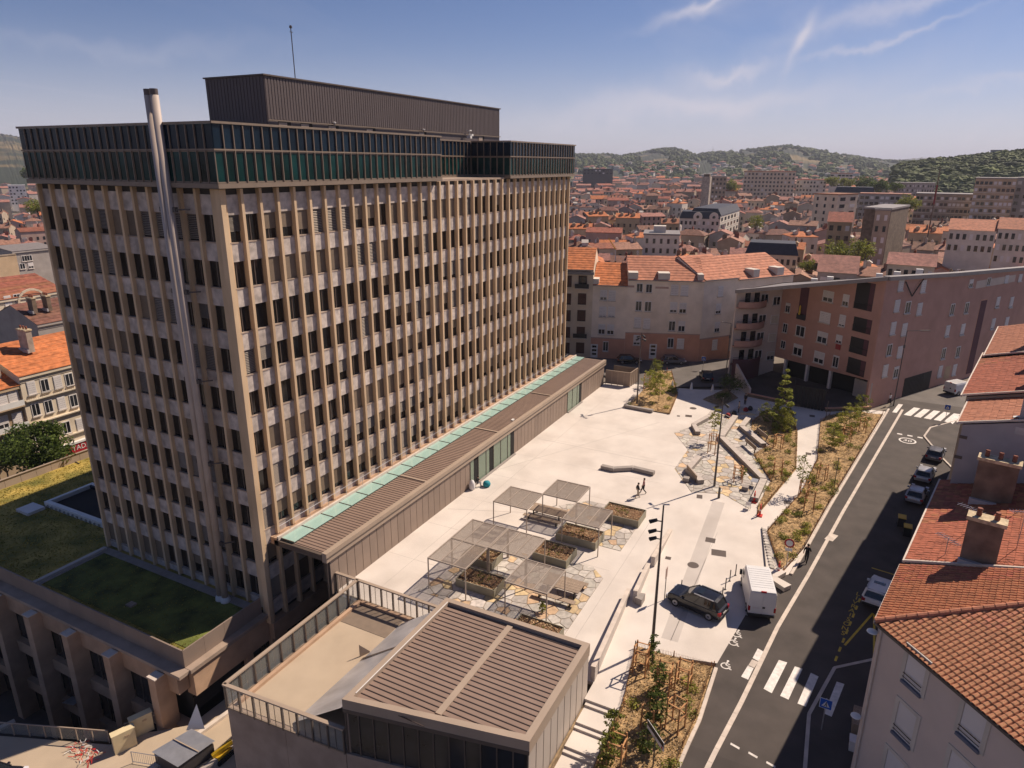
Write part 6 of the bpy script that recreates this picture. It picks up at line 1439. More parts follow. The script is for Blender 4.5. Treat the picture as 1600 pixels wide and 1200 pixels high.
for px, py in ((1273, 432), (1298, 429), (1375, 424), (1403, 421), (1438, 417)): p = at(px, py, 132); ob('roof_vent', MB().box(p.x-.4, p.y-.5, p.z-1.6, p.x+.4, p.y+.5, p.z-.35), 'white', AP)
def c6(x, y): return 1200+x/4, 400+y/4
def W6(F, x, y, w, h, cover=0., **k): u, z = F.px(*c6(x, y)); return window(AP, F, u, z, w, h, cover, **k)
for x, y, w, h, c in ((125, 325, 1.0, 1.6, .25), (108, 450, 1.0, 1.6, 0), (95, 553, 1.0, 1.4, 0), (203, 470, 1.9, 1.8, 0), (187, 588, 1.9, 1.9, .3), (377, 253, 2.0, 1.7, .62), (357, 385, 2.0, 1.7, .95), (340, 510, 2.0, 1.8, .45), (320, 635, 2.0, 1.9, .6), (487, 278, 1.1, 1.8, .6), (465, 405, 1.1, 1.8, .85), (445, 520, 1.1, 1.3, .7), (424, 660, 1.1, 1.9, .1)): W6(FB_, x, y, w, h, c)
for x, y, w, h, c in ((805, 312, 1.35, 1.75, 1), (872, 322, 1.45, 1.85, 0), (945, 332, 1.35, 1.85, 1), (830, 178, 1.35, 1.9, 1), (970, 190, 1.35, 1.9, 1), (780, 453, 1.35, 1.9, 1), (850, 460, 1.35, 1.9, 1), (756, 588, 1.35, 1.8, .0), (822, 600, 1.35, 1.8, 1), (731, 718, 1.35, 1.9, 1), (798, 727, 1.35, 1.8, .2)): W6(FC_, x, y, w, h, c, shut='shutter')
for x, y, c in ((1150, 335, 0), (1240, 325, 0), (1120, 470, .9), (1215, 460, .9), (1095, 610, 0), (1185, 600, 0), (1073, 722, 1), (1163, 712, 1), (1268, 172, .5), (1378, 160, 0), (1490, 145, 1), (1575, 137, 1), (1435, 290, .8), (1520, 290, .9), (1405, 425, .9), (1490, 415, .9)): W6(FD_, x, y, 1.25, 1.9 if y > 200 else 1.3, c)
u0, z0 = FD_.px(*c6(1300, 185)); u1, _ = FD_.px(*c6(1540, 160)); ob('window_band', FD_.wall(MB(), u0, u1, z0-.5, z0+.7, .04, .02), 'wall_pale', AP)
u0, z0 = FD_.px(*c6(1352, 270)); u1, z1 = FD_.px(*c6(1250, 735)); ob('stair_recess', FD_.wall(MB(), u0-1.1, u0+1.1, z1, z0, .03, .014), 'wall_salmon', AP); ob('stair_recess_shade', FD_.wall(MB(), u0-.95, u0+1.1, z1, z0-.2, .02, .03), 'wall_plum', AP)  # flat panels; the plum one paints the shade inside the recess
u0, z0 = FD_.px(*c6(1120, 725)); ob('wall_patch', FD_.wall(MB(), u0-.9, u0+.9, z0-1.2, z0+1.0, .03, .012), 'wall_ochre', AP)
u0, z0 = FC_.px(*c6(915, 795)); ob('garage_gate', FC_.wall(MB(), u0-3.2, FC_.len-.05, -.2, z0+1.3, .05, .04), 'gate_black', AP)
for k in range(14): ob('gate_slat', FC_.wall(MB(), u0-3.1+k*.42, u0-2.98+k*.42, -.2, z0+1.25, .03, .075), 'black_iron', AP)
def c6u(F, x, y): return F.px(*c6(x, y))
for (x0, y0, x1, y1) in ((548, 165, 690, 325), (540, 390, 655, 465), (515, 515, 640, 600), (500, 645, 620, 730)):
    ua, za = c6u(FB_, (x0+x1)/2, y0); _, zb = c6u(FB_, (x0+x1)/2, y1); um = ua
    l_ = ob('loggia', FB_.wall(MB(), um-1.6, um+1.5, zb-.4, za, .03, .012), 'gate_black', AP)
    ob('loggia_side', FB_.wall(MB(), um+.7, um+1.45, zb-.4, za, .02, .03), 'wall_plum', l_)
    ob('railing', MB().beam(FB_.P(um-1.6, zb+.5, .1), FB_.P(um+1.5, zb+.5, .1), .05, .05).beam(FB_.P(um-1.6, zb-.35, .1), FB_.P(um+1.5, zb-.35, .1), .05, .05), 'black_iron', l_)
    bars = MB()
    for k in range(16): bars.beam(FB_.P(um-1.6+k*.2, zb-.35, .1), FB_.P(um-1.6+k*.2, zb+.5, .1), .025, .025)
    o = ob('bars', bars, 'black_iron', l_)
ua, za = c6u(FB_, 235, 195); _, zb = c6u(FB_, 215, 395); l_ = ob('loggia', FB_.wall(MB(), ua-.85, ua+.85, zb, za, .03, .012), 'wall_plum', AP); ob('parasol', MB().lathe(FB_.P(ua-.3, zb+.6, .25), [(.02, 0), (.18, .15), (.12, 1.4), (.02, 1.6)], 8), 'yellow_paint', l_); ob('railing', FB_.wall(MB(), ua-.9, ua+.9, zb-.1, zb+.8, .05, .2), 'black_iron', l_)
for s_ in (-1, 1):
    u, z = c6u(FC_, 900, 190); ob('roof_brace', MB().beam(FC_.P(u+s_*2.4, z+.9, .25), FC_.P(u, z-1.4, .25), .12, .12), 'gate_black', AP)
ob('red_cloth', FB_.wall(MB(), c6u(FB_, 440, 565)[0]-.45, c6u(FB_, 440, 565)[0]+.45, c6u(FB_, 440, 585)[1], c6u(FB_, 440, 540)[1], .04, .1), 'cloth_red', AP)
# balcony wing
def c1(x, y): return 1120+x/6.667, 400+y/6.667
for x, y, c in ((622, 467, 0), (600, 660, 1), (575, 848, 1), (555, 1040, .5)): u, z = FA.px(*c1(x, y)); window(AP, FA, u, z, 1.5, 1.5, c, shut='shutter_cream')
for i, (y, mname) in enumerate(((500, 'wall_pink'), (715, 'wall_pink'), (895, 'wall_pink'), (1080, 'wall_plum'))):
    u, z = FA.px(*c1(300, y)); mb = MB(); sl_ = MB(); n = 12; ub = FA.len*.62
    prof = [(ub*k/n, 1.7*math.sin(math.pi*(.12+.80*k/n))**.8) for k in range(n+1)]
    z0_, z1_ = z-.55, z+.55
    if i == 3: z0_ = -.3
    for (ua_, oa), (ub_, ob2) in zip(prof, prof[1:]): mb.prism([FA.P(ua_, 0, oa)[:2], FA.P(ub_, 0, ob2)[:2], FA.P(ub_, 0, ob2-.15)[:2], FA.P(ua_, 0, oa-.15)[:2]], z0_, z1_)
    bp = ob('balcony', mb, mname, AP)
    ob('slab', MB().prism([FA.P(a, 0, o_)[:2] for a, o_ in prof]+[FA.P(ub, 0, 0.02)[:2], FA.P(0, 0, .02)[:2]], z0_ if i < 3 else z-.55, (z0_ if i < 3 else z-.55)+.2), mname, bp)
    for uu in (1.6, 3.4): ob('balcony_door', FA.wall(MB(), uu, uu+1.0, z-.3, z+1.75, .03, .02), 'window_dark', bp)
    window(AP, FA, 5.4, z+.75, 1.5, 1.5, 0.)
    rl = MB()
    for (ua_, oa), (ub_, ob2) in zip(prof, prof[1:]): rl.beam(FA.P(ua_, z1_+.25, oa-.07), FA.P(ub_, z1_+.25, ob2-.07), .05, .05)
    ob('hand_rail', rl, 'black_iron', bp)
# forecourt in front of the block: dark paving, brick kerbs, graffiti wall, planting
struct('forecourt', MB().prism([(112.8, 16.2), (120.4, 12.2), (111.5, -1.6), (108.4, -2.5), (104.9, 2.2), (104.8, 7.2), (106.2, 13.6)], -.29, [.1, .6, 1.1, 1.1, .5, .3, .08]), 'asphalt')
fk = thing('forecourt_wall', 'low brick kerb wall round the shaded forecourt', 'wall', (107, 8, 0))
for a, b in (((106.1, 13.9), (104.7, 7.2)), ((104.3, 2.6), (108.3, -3.2))):
    F = Fac(a, b); ob('coping', F.wall(MB(), 0, F.len, .45, .55, .45, .05), 'wall_salmon', fk); ob('brickwork', F.wall(MB(), .02, F.len-.02, 0, .45, .36), 'render_brown', fk)
F = Fac((112.4, 17.0), (106.2, 13.7)); gw = thing('graffiti_wall', 'sloping pale retaining wall with green scribbles beside the balconies', 'wall', (108, 15, 0)); ob('wall', MB().prism([F.P(0, 0)[:2], F.P(F.len, 0)[:2], F.P(F.len, 0, -.3)[:2], F.P(0, 0, -.3)[:2]], -.2, [3.2, 1.3, 1.3, 3.2]), 'wall_pale', gw)
r_ = random.Random(3); gm = MB(); u = .3; z = 1.
for k in range(26):
    u2, z2 = min(F.len-.2, max(.2, u+r_.uniform(-.5, .7))), max(.3, min(1.9-.25*u, z+r_.uniform(-.7, .7))); gm.beam(F.P(u, z, .02), F.P(u2, z2, .02), .03, .09); u, z = (u2, z2) if k % 7 else (.3+k*.15, 1.)
ob('graffiti', gm, 'leaf_mid', gw)
p = G(1265, 612); eb = thing('entrance_screen', 'tall dark metal entrance screen at the edge of the forecourt', 'screen', (p.x, p.y, 0))
for k in range(9): ob('panel', MB().box(104.9-.06*k, 6.6-.46*k, 0, 105.0-.06*k, 7.0-.46*k, 3.1), 'black_iron', eb)
ob('frame', MB().beam((104.9, 7.1, 3.15), (104.4, 2.7, 3.15), .12, .12), 'black_iron', eb)
def shrub(c, r, h, n, label, material='leaf_dark', seed=1, cat='shrub', ls=.12, trunk=.3):
    t = thing('shrub' if cat == 'shrub' else 'tree', label, cat, c, None); r_ = random.Random(seed)
    ob('crown', leaves(n, clumps((c[0], c[1], c[2]+trunk+h/2), r*.75, h*.38, 26, r*.32, r_), ls, r_), material, t)
    tr = MB().tube(c, (c[0], c[1], c[2]+trunk+h*.6), .05+.03*r, 7, .03)
    for k in range(5): a = k*1.3; tr.tube((c[0], c[1], c[2]+trunk*.8), (c[0]+math.cos(a)*r*.6, c[1]+math.sin(a)*r*.6, c[2]+trunk+h*.6), .03+.012*r, 5, .01)
    ob('trunk', tr, 'bark', t)
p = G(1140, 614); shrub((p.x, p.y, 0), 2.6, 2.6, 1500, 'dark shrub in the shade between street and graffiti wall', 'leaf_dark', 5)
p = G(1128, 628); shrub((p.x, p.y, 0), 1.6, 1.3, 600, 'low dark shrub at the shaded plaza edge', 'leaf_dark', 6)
struct('planting_bed', heap([(101.2, 19.6), (99.3, 16.5), (104.5, 14.9), (108.5, 17.5)], .02, .12, .6), 'soil')
# ================================================================ white and cream terraced blocks behind the plaza
def c3(x, y): return 880+x/6.154, 400+y/6.154
def terrace(name, label, a, b, h, wallm, roofm, wins, depth=7.5, pitch=24, band=None, par=()):
    F = Fac(a, b); t = thing(name, label, 'building', (a[0], a[1], 0)); B_ = lambda u, o: F.P(u, 0, o)[:2]; L = F.len; ri = depth*math.tan(R(pitch))
    ob('wall', MB().prism([B_(0, 0), B_(L, 0), B_(L, -depth), B_(L, -2*depth), B_(0, -2*depth), B_(0, -depth)], -.3, [h, h, h+ri-.15, h, h, h+ri-.15]), wallm, t)
    n = max(3, int(L/1.0)); m = 10
    rows = MB()
    for j in range(m):   # courses of tiles, each a little proud of the next
        o0, o1 = .35-(depth+.35)*j/m, .35-(depth+.35)*(j+1)/m; z0, z1 = h+.05+ri*j/m, h+.05+ri*(j+1)/m
        ob('tile_course', MB().add([F.P(0, z0+.05, o0), F.P(L, z0+.05, o0), F.P(L, z1, o1), F.P(0, z1, o1), F.P(0, z0-.03, o0), F.P(L, z0-.03, o0)], [(0, 1, 2, 3), (4, 5, 1, 0)]), roofm, t)
    ob('roof_slope', MB().add([F.P(0, h+ri+.05, -depth), F.P(L, h+ri+.05, -depth), F.P(L, h, -2*depth-.3), F.P(0, h, -2*depth-.3)], [(0, 1, 2, 3)]), roofm, t)
    ob('gutter', MB().beam(F.P(0, h+.0, .38), F.P(L, h+.0, .38), .16, .14), 'roof_grey', t)
    if band:
        mname, z1 = band; ob('base_band', F.wall(MB(), 0.01, L-.01, -.3, z1, .05, .03), mname, t); ob('string_course', F.wall(MB(), 0, L, z1, z1+.18, .1, .09), 'wall_dusty_pink', t)
    for u0, u1, hh in par: ob('party_wall', MB().prism([B_(u0, .1), B_(u1, .1), B_(u1, -2.2), B_(u0, -2.2)], h-.2, h+hh), 'wall_whitish', t)
    for x, y, w, hh, c, st in wins:
        u, z = F.px(*c3(x, y))
        if st == 'door':
            d_ = ob('door', F.wall(MB(), u-.65, u+.65, max(-.2, z-1.4), z+1.35, .05, .05), 'white', t)
            for k in range(3): ob('door_pane', F.wall(MB(), u-.4, u+.4, z-.7+k*.7, z-.3+k*.7, .03, .065), 'window_dark', d_)
        elif st == 'brown': window(t, F, u, z, w, hh, c, frame='shutter_brown', shut='shutter_brown')
        else: window(t, F, u, z, w, hh, c)
    return t, F
W0, W1, W2, W3, W4 = (113.6, 50.5), (115.8, 43.4), (117.5, 37.5), (122.3, 25.2), (128.6, 20.6)
bw = []
for y in (245, 415, 575, 735, 885): bw += [(188-(y-245)*.04, y, 1.5, 2.1, 0 if y < 400 else .9, 'brown'), (52-(y-245)*.03, y, 1.1, 2.1, .9, 'brown')]
t, F = terrace('cream_house', 'cream house with brown shutters and small balconies next to the tower', W0, W1, 16.0, 'wall_cream', 'roof_orange', bw, 7, 24)
for x, y in ((185, 300), (165, 775)): u, z = F.px(*c3(x, y)); ob('balcony', F.wall(MB(), u-1.3, u+1.2, z-.25, z-.1, .8, .8), 'kerb', t); ob('balcony_rail', F.wall(MB(), u-1.3, u+1.2, z-.1, z+.7, .04, .8), 'black_iron', t)
ob('cornice', F.wall(MB(), -.1, F.len+.1, 15.2, 15.7, .5, .45), 'roof_grey', t)
b2_ = [(388, 378, 1.25, 1.9, .7, ''), (470, 382, 1.25, 1.9, 1, ''), (380, 538, 1.25, 1.9, .9, ''), (465, 538, 1.25, 1.9, .9, ''), (370, 705, 1.25, 1.9, .5, ''), (455, 708, 1.25, 1.9, .6, ''), (408, 868, 1.0, 1.9, 0, ''), (297, 915, 1, 2, 0, 'door')]
t, F = terrace('white_house', 'lower white rendered house with salmon ground floor', W1, W2, zat(*W2, 975, 447), 'wall_white', 'roof_orange', b2_, 7, 24, ('wall_salmon', Fac(W1, W2).px(*c3(420, 795))[1]), par=((.0, 1.0, 1.1),))
b3_ = [(735, 305, 1.1, 1.6, 0, ''), (825, 312, 1.1, 1.6, 0, ''), (725, 480, 1.1, 1.9, 0, ''), (815, 485, 1.2, 1.9, 0, ''), (713, 640, 1.2, 1.9, 1, ''), (803, 650, 1.2, 1.9, 1, ''), (1070, 327, 1.3, 1.9, 1, ''), (1166, 332, 1.3, 1.9, 1, ''), (1060, 495, 1.25, 1.9, .75, ''), (1150, 502, 1.25, 1.9, .6, ''), (1045, 672, 1.2, 1.9, 0, ''), (1138, 678, 1.2, 1.9, .45, ''), (708, 808, 1.25, 1.9, .75, ''), (1032, 835, 1.1, 1.9, 0, ''), (1127, 842, 1.25, 1.9, 1, ''), (862, 915, 1, 2, 0, 'door')]
L3 = Fac(W2, W3).len
t, F = terrace('white_house', 'wide white rendered house with salmon ground floor and pinkish roof', W2, W3, zat(*W2, 975, 437), 'wall_white', 'roof_salmon', b3_, 7.5, 24, ('wall_salmon', Fac(W2, W3).px(*c3(900, 750))[1]), par=((.0, 1.7, 1.3), (5.2, 7.2, 1.3), (L3-1.2, L3-.2, 1.2)))
for x, y, w_ in ((640, 292, 1.6), (950, 305, 2.3), ): u, z = F.px(*c3(x, y)); ob('brick_panel', F.wall(MB(), u-w_/2, u+w_/2, z-.18, z+.18, .03, .02), 'wall_dusty_pink', t)
b4_ = [(1512, 340, 1.2, 1.9, 1, ''), (1490, 508, 1.2, 1.9, .7, ''), (1478, 685, 1.2, 1.9, .6, ''), (1455, 852, 1.2, 1.9, 1, '')]
t, F = terrace('white_house', 'white house with pink tiled roof half hidden by the apartment block', W3, W4, zat(*W3, 1090, 438), 'wall_white', 'roof_salmon', b4_, 7.5, 24, ('wall_salmon', Fac(W3, W4).px(*c3(1400, 795))[1]))
W5 = (140, 12.5); t, F = terrace('white_house', 'pink roofed house continuing behind the apartment block eave', W4, W5, zat(*W4, 1130, 436), 'wall_white', 'roof_salmon', [], 7.5, 24, par=((3.5, 5.0, 1.6), (9.5, 11.2, 1.6)))
# ================================================================ houses left of the tower, lower street
GL = -15.
def front(name, label, px0, px1, yplane, eave_px, wallm, roofm, rows, depth, pitch, ww=1.1, wh=1.9, shutm='shutter', rail=False, cornice=True):
    """a house whose front faces -y at y=yplane; eave_px: pixel (x,y) on the eave"""
    F0 = Fac((0, yplane), (400, yplane)); x0 = F0.px(*px0)[0]; x1 = F0.px(*px1)[0]; h = F0.px(*eave_px)[1]
    F = Fac((x0, yplane), (x1, yplane)); t = thing(name, label, 'building', (x0, yplane, GL)); ri = depth*math.tan(R(pitch)); B_ = lambda u, o: F.P(u, 0, o)[:2]; L_ = F.len
    ob('wall', MB().prism([B_(0, 0), B_(L_, 0), B_(L_, -depth), B_(L_, -2*depth), B_(0, -2*depth), B_(0, -depth)], GL, [h, h, h+ri-.1, h, h, h+ri-.1]), wallm, t)
    for j in range(8):
        o0, o1 = .4-(depth+.4)*j/8, .4-(depth+.4)*(j+1)/8; z0, z1 = h+.05+ri*j/8, h+.05+ri*(j+1)/8
        ob('tile_course', MB().add([F.P(-.2, z0+.06, o0), F.P(L_, z0+.06, o0), F.P(L_, z1, o1), F.P(-.2, z1, o1), F.P(-.2, z0-.04, o0), F.P(L_, z0-.04, o0)], [(0, 1, 2, 3), (4, 5, 1, 0)]), roofm, t)
    ob('roof_slope', MB().add([F.P(0, h+ri+.05, -depth), F.P(L_, h+ri+.05, -depth), F.P(L_, h, -2*depth-.3), F.P(0, h, -2*depth-.3)], [(0, 1, 2, 3)]), roofm, t)
    if cornice: ob('cornice', F.wall(MB(), -.1, L_, h-.45, h, .3, .32), wallm, t); ob('string_course', F.wall(MB(), 0, L_, h-1.0, h-.85, .1, .08), wallm, t)
    r_ = random.Random(int(L_*10))
    for pts in rows:
        for px, py in pts:
            u, z = F.px(px, py); window(t, F, u, z, ww, wh, r_.choice((0, 0, 1, 1, .0, .6)), shut=shutm)
    return t, F, h
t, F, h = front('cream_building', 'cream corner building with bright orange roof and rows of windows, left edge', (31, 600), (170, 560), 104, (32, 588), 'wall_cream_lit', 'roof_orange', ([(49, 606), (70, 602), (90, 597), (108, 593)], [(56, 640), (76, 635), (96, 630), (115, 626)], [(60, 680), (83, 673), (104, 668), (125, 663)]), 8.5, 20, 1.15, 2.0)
for i, y in enumerate((618, 655, 690)):
    u, z = F.px(80, y-2); ob('balcony_ledge', F.wall(MB(), 0.2, F.len, z-.12, z+.05, .4, .38), 'wall_cream_lit', t)
    if i == 0:
        rl = MB(); rl.beam(F.P(.3, z+.7, .36), F.P(F.len, z+.7, .36), .05, .05)
        for k in range(60): rl.beam(F.P(.3+k*.3, z+.05, .36), F.P(.3+k*.3, z+.7, .36), .02, .02)
        ob('balcony_rail', rl, 'galv', t)
u0, z0 = F.px(100, 705); u1, _ = F.px(170, 690); zc = F.px(118, 697)[1]; _, zb = F.px(118, 704)
ob('shop_fascia', F.wall(MB(), u0-1, u1, zc-.85, zc+.55, .15, .5), 'sign_red', t); ob('shop_top', F.wall(MB(), u0-1.5, u1, zc+.55, zc+.85, .6, .62), 'white', t)
u2, _ = F.px(121, 697); lettering('TADA', 1.05, 'white', Matrix.Translation(F.P(u2+.3, zc-.15, .53)) @ Matrix.Rotation(R(90), 4, 'X'), t, 'lettering', .01)
p = F.P(4.5, 0, -5); chimney(t, p[0], p[1], h+2, .8, 2.2, 3.2, 0, 'chimney_stone', 3)
t, F, h = front('tan_house', 'tan house with balconies left of the cream corner building', (-30, 620), (30.5, 600), 104.4, (20, 604), 'wall_ochre', 'roof_orange', ([(20, 617), (2, 622)], [(28, 655), (5, 661)], [(15, 690)]), 8, 20, 1.4, 2.1)
for y in (636, 672): u, z = F.px(15, y); ob('balcony', F.wall(MB(), 0, F.len-.3, z-.2, z, .9, .9), 'wall_ochre', t); ob('balcony_rail', F.wall(MB(), 0, F.len-.3, z, z+.8, .03, .88), 'white', t)
p = F.P(F.len-1.5, 0, -3.0); chimney(t, p[0], p[1], h+.6, 1.0, 1.8, 3.6, 0, 'chimney_stone', 3)
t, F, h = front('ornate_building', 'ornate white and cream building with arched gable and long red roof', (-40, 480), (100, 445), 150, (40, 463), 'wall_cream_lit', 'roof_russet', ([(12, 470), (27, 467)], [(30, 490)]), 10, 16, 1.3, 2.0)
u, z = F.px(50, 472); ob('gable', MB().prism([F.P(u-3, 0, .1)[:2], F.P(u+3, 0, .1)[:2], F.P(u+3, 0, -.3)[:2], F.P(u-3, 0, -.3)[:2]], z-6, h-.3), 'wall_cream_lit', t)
mb = MB()
for k in range(10):
    a0, a1 = math.pi*k/10, math.pi*(k+1)/10; mb.beam(F.P(u+2.6*math.cos(a0), z+.2+2.4*math.sin(a0), .25), F.P(u+2.6*math.cos(a1), z+.2+2.4*math.sin(a1), .25), .3, .4)
ob('arch_moulding', mb, 'wall_cream', t)
for (px, py) in ((49, 474), (52, 500)): u_, z_ = F.px(px, py); window(t, F, u_, z_, 1.7, 2.4, 0., off=.13)
t, F, h = front('dark_house', 'brown walled house with deep red roof in front of the ornate building', (60, 520), (150, 500), 128, (70, 505), 'wall_greyish', 'roof_brown', (), 7, 22)
for u_ in (1.5, 4.0): p = F.P(u_, 0, -3); chimney(t, p[0], p[1], h+1.5, .7, 1.5, 2.6, 0, 'render_brown', 3)
t, F, h = front('grey_villa', 'grey flat fronted house beside a stone wall, left of the tower', (22, 410), (90, 400), 190, (30, 392), 'wall_greyish', 'roof_grey', ([(38, 404), (46, 403)], [(35, 416), (48, 415)]), 8, 6, 1.3, 1.5)
sw = thing('stone_wall', 'rough ochre rubble wall at the left edge', 'wall', (60, 165, GL)); F = Fac((10, 176), (96, 176)); u0, z0 = F.px(-20, 400); u1, z1 = F.px(25, 398); ob('wall', F.wall(MB(), u0, u1, GL, z1, .5), 'wall_ochre', sw); ob('coping', F.wall(MB(), u0, u1, z1, z1+.25, .7, .1), 'wall_tan', sw)
p = at(56, 702, 101); shrub((p.x, p.y, p.z-7.2), 5.0, 7.6, 9000, 'large round dark green street tree left of the tower', 'leaf_dark', 9, 'tree', .22, 4.0)
p = at(4, 708, 112); shrub((p.x, p.y, p.z-5), 3.0, 4.0, 2500, 'smaller street tree cut by the left edge', 'leaf_dark', 10, 'tree', .2, 2.5)
struct('side_street', MB().quad((0, 88, GL+.05), (110, 88, GL+.05), (110, 103, GL+.05), (0, 103, GL+.05)), 'asphalt')
# ---------------------------------------------------------------- court and ramp at the lower left
struct('courtyard', MB().box(5, 38, -16.58, 30, 110, -16.3), 'asphalt')
struct('ramp_pavement', MB().prism([(10, 30), (37.2, 30), (37.2, 35.6), (46.2, 35.6), (46.2, 40.98), (37.2, 41.2), (26.8, 41.6), (25.5, 43.0), (23.6, 45.3), (10, 45.3)], -16.4, -7.6), 'terrace_floor')
struct('courtyard_kerb', MB().beam((25.0, 65.2, -16.2), (20, 66.5, -16.2), .5, .25), 'kerb_pale')
def rail_run(a, b, z, label, mesh=True, h=1.15):
    F = Fac(a, b); t = thing('guard_railing', label, 'railing', (a[0], a[1], z)); n = max(1, round(F.len/1.3)); p = F.len/n
    ob('top_rail', F.wall(MB(), 0, F.len, z+h-.06, z+h, .07, .03), 'fascia', t)
    for k in range(n+1): ob('post', F.wall(MB(), k*p-.03, k*p+.03, z, z+h-.06, .06, .03), 'fascia', t)
    if mesh:
        for k in range(n): ob('mesh_panel', F.wall(MB(), k*p+.05, (k+1)*p-.05, z+.08, z+h-.1, .02, 0), 'glass_clear', t)
    return t
rail_run((17.5, 58.5), (22.8, 45.5), -7.6, 'mesh panel railing above the sunken court, lower left')
struct('pavement', MB().prism([(10, 70), (17.3, 58.6), (22.7, 45.35), (10, 45.35)], -16.4, -7.62), 'terrace_floor')
rail_run((26.0, 43.6), (23.9, 45.2), -7.6, 'bare metal handrail beside the cream cabinets', False, 1.0)
for i, (px, py) in enumerate(((198, 1172), (225, 1147))):
    p = G(px, py, -7.6); t = thing('electric_cabinet', ['cream electric cabinet nearer the bottom edge', 'cream electric cabinet farther along the ramp'][i], 'cabinet', tuple(p), 'cream cabinets on the ramp'); d = Vector((.93, -.36, 0)).normalized(); s = Vector((.36, .93, 0))
    q = [p-d*.75, p+d*.75, p+d*.75+s*.55, p-d*.75+s*.55]; ob('body', MB().prism([(v.x, v.y) for v in q], -7.6, -6.05), 'cabinet_cream', t); ob('lid', MB().prism([(v.x+(v.x-p.x)*.06, v.y+(v.y-p.y)*.06) for v in q], -6.05, -5.97), 'cabinet_cream', t); c = p+d*.2-s*.012; ob('label_plate', MB().beam((c.x-.15*d.x, c.y-.15*d.y, -6.4), (c.x+.15*d.x, c.y+.15*d.y, -6.4), .02, .14), 'wall_ochre', t)
p = G(285, 1185, -7.6); t = thing('site_hut', 'grey site shed with a pointed white end panel', 'shed', tuple(p))
ob('roof', MB().add([(p.x-1.4, p.y+1.2, -6.3), (p.x+1.2, p.y+.2, -6.0), (p.x+1.4, p.y-2.0, -6.3), (p.x-1.3, p.y-1.4, -6.5)], [(0, 1, 2, 3)]), 'galv', t); ob('end_panel', MB().add([(p.x+1.2, p.y+.9, -6.5), (p.x+1.9, p.y-.3, -6.4), (p.x+2.3, p.y+.8, -4.9)], [(0, 1, 2)]), 'shutter', t); ob('wall', MB().prism([(p.x-1.3, p.y+1.1), (p.x+1.1, p.y+.15), (p.x+1.3, p.y-1.9), (p.x-1.2, p.y-1.3)], -7.6, -6.5), 'steel_dark', t); ob('rib', MB().beam((p.x, p.y+.7, -6.1), (p.x+.2, p.y-1.7, -6.35), .08, .06), 'fascia', t)
p = G(347, 1178, -7.6); t = thing('yellow_digger', 'yellow machine parts beside the terrace wall', 'machine', tuple(p)); ob('arm', MB().beam((p.x-.8, p.y, -7.1), (p.x+.6, p.y-.5, -6.7), .25, .3), 'yellow_plastic', t); ob('base', MB().box(p.x-.7, p.y-.6, -7.6, p.x+.5, p.y+.2, -7.2), 'yellow_plastic', t); ob('track', MB().box(p.x-.9, p.y-.8, -7.6, p.x+.7, p.y-.6, -7.3), 'tyre', t)
p = G(230, 1196, -7.6); t = thing('crowd_barrier', 'steel crowd barrier standing at the bottom edge', 'barrier', tuple(p)); d = Vector((.3, -.95, 0)); mb = MB()
for k in range(15): a = p+d*(-1.1+k*.157); mb.tube((a.x, a.y, -7.45), (a.x, a.y, -6.6), .012, 4)
ob('bars', mb, 'galv', t); ob('frame', MB().tube((*(p-d*1.15)[:2], -7.45), (*(p+d*1.15)[:2], -7.45), .025, 5).tube((*(p-d*1.15)[:2], -6.55), (*(p+d*1.15)[:2], -6.55), .025, 5).tube((*(p-d*1.15)[:2], -7.6), (*(p-d*1.15)[:2], -6.55), .025, 5).tube((*(p+d*1.15)[:2], -7.6), (*(p+d*1.15)[:2], -6.55), .025, 5), 'galv', t)
p = G(132, 1178, -7.6); t = thing('barrier_mesh', 'crumpled heap of red and white barrier netting', 'netting', tuple(p)); r_ = random.Random(2); mb = MB(); mw = MB()
for k in range(70):
    a = Vector((p.x+r_.uniform(-.6, .6), p.y+r_.uniform(-1.3, 1.3), -7.6+r_.uniform(.03, .28))); b = a+Vector((r_.uniform(-.4, .4), r_.uniform(-.4, .4), r_.uniform(-.08, .08))); (mb if k % 3 else mw).beam(a, b, .04, .02)
ob('red_strips', mb, 'red_plastic', t); ob('white_strips', mw, 'white', t)
p = G(128, 1120, -14); t = thing('court_lamp', 'pale square floodlight head on a post in the sunken court', 'lamp', (p.x, p.y, -16.3)); ob('post', MB().tube((p.x, p.y, -16.3), (p.x, p.y, -12), .07, 7), 'galv', t); ob('head', MB().add([(p.x-.9, p.y-.9, -11.6), (p.x+.9, p.y-.9, -11.6), (p.x+.9, p.y+.9, -12.1), (p.x-.9, p.y+.9, -12.1)], [(0, 1, 2, 3)]), 'galv', t)
p = G(20, 1196, -7.6); car('parked_car', 'dark car just entering the bottom left corner', 'car', (p.x-1.6, p.y-.5, -7.62), R(-60), (4.3, 1.8, 1.5), 'car_black')
t = thing('leaning_panel', 'translucent panel leaning in the lane between podium and terrace', 'panel', (31, 35, -7.6)); ob('sheet', MB().add([(28.5, 35.2, -7.5), (31.8, 35.0, -7.2), (31.9, 34.2, -5.2), (28.8, 34.4, -5.5)], [(0, 1, 2, 3)]), 'shutter', t); ob('edge', MB().beam((28.8, 34.4, -5.5), (31.9, 34.2, -5.2), .06, .06), 'white', t)
struct('lane_kerb', MB().beam((22.5, 40.6, -7.5), (36.5, 39.2, -7.5), .35, .3).beam((21.5, 37.6, -7.5), (33, 35.6, -7.5), .3, .5), 'kerb_pale')

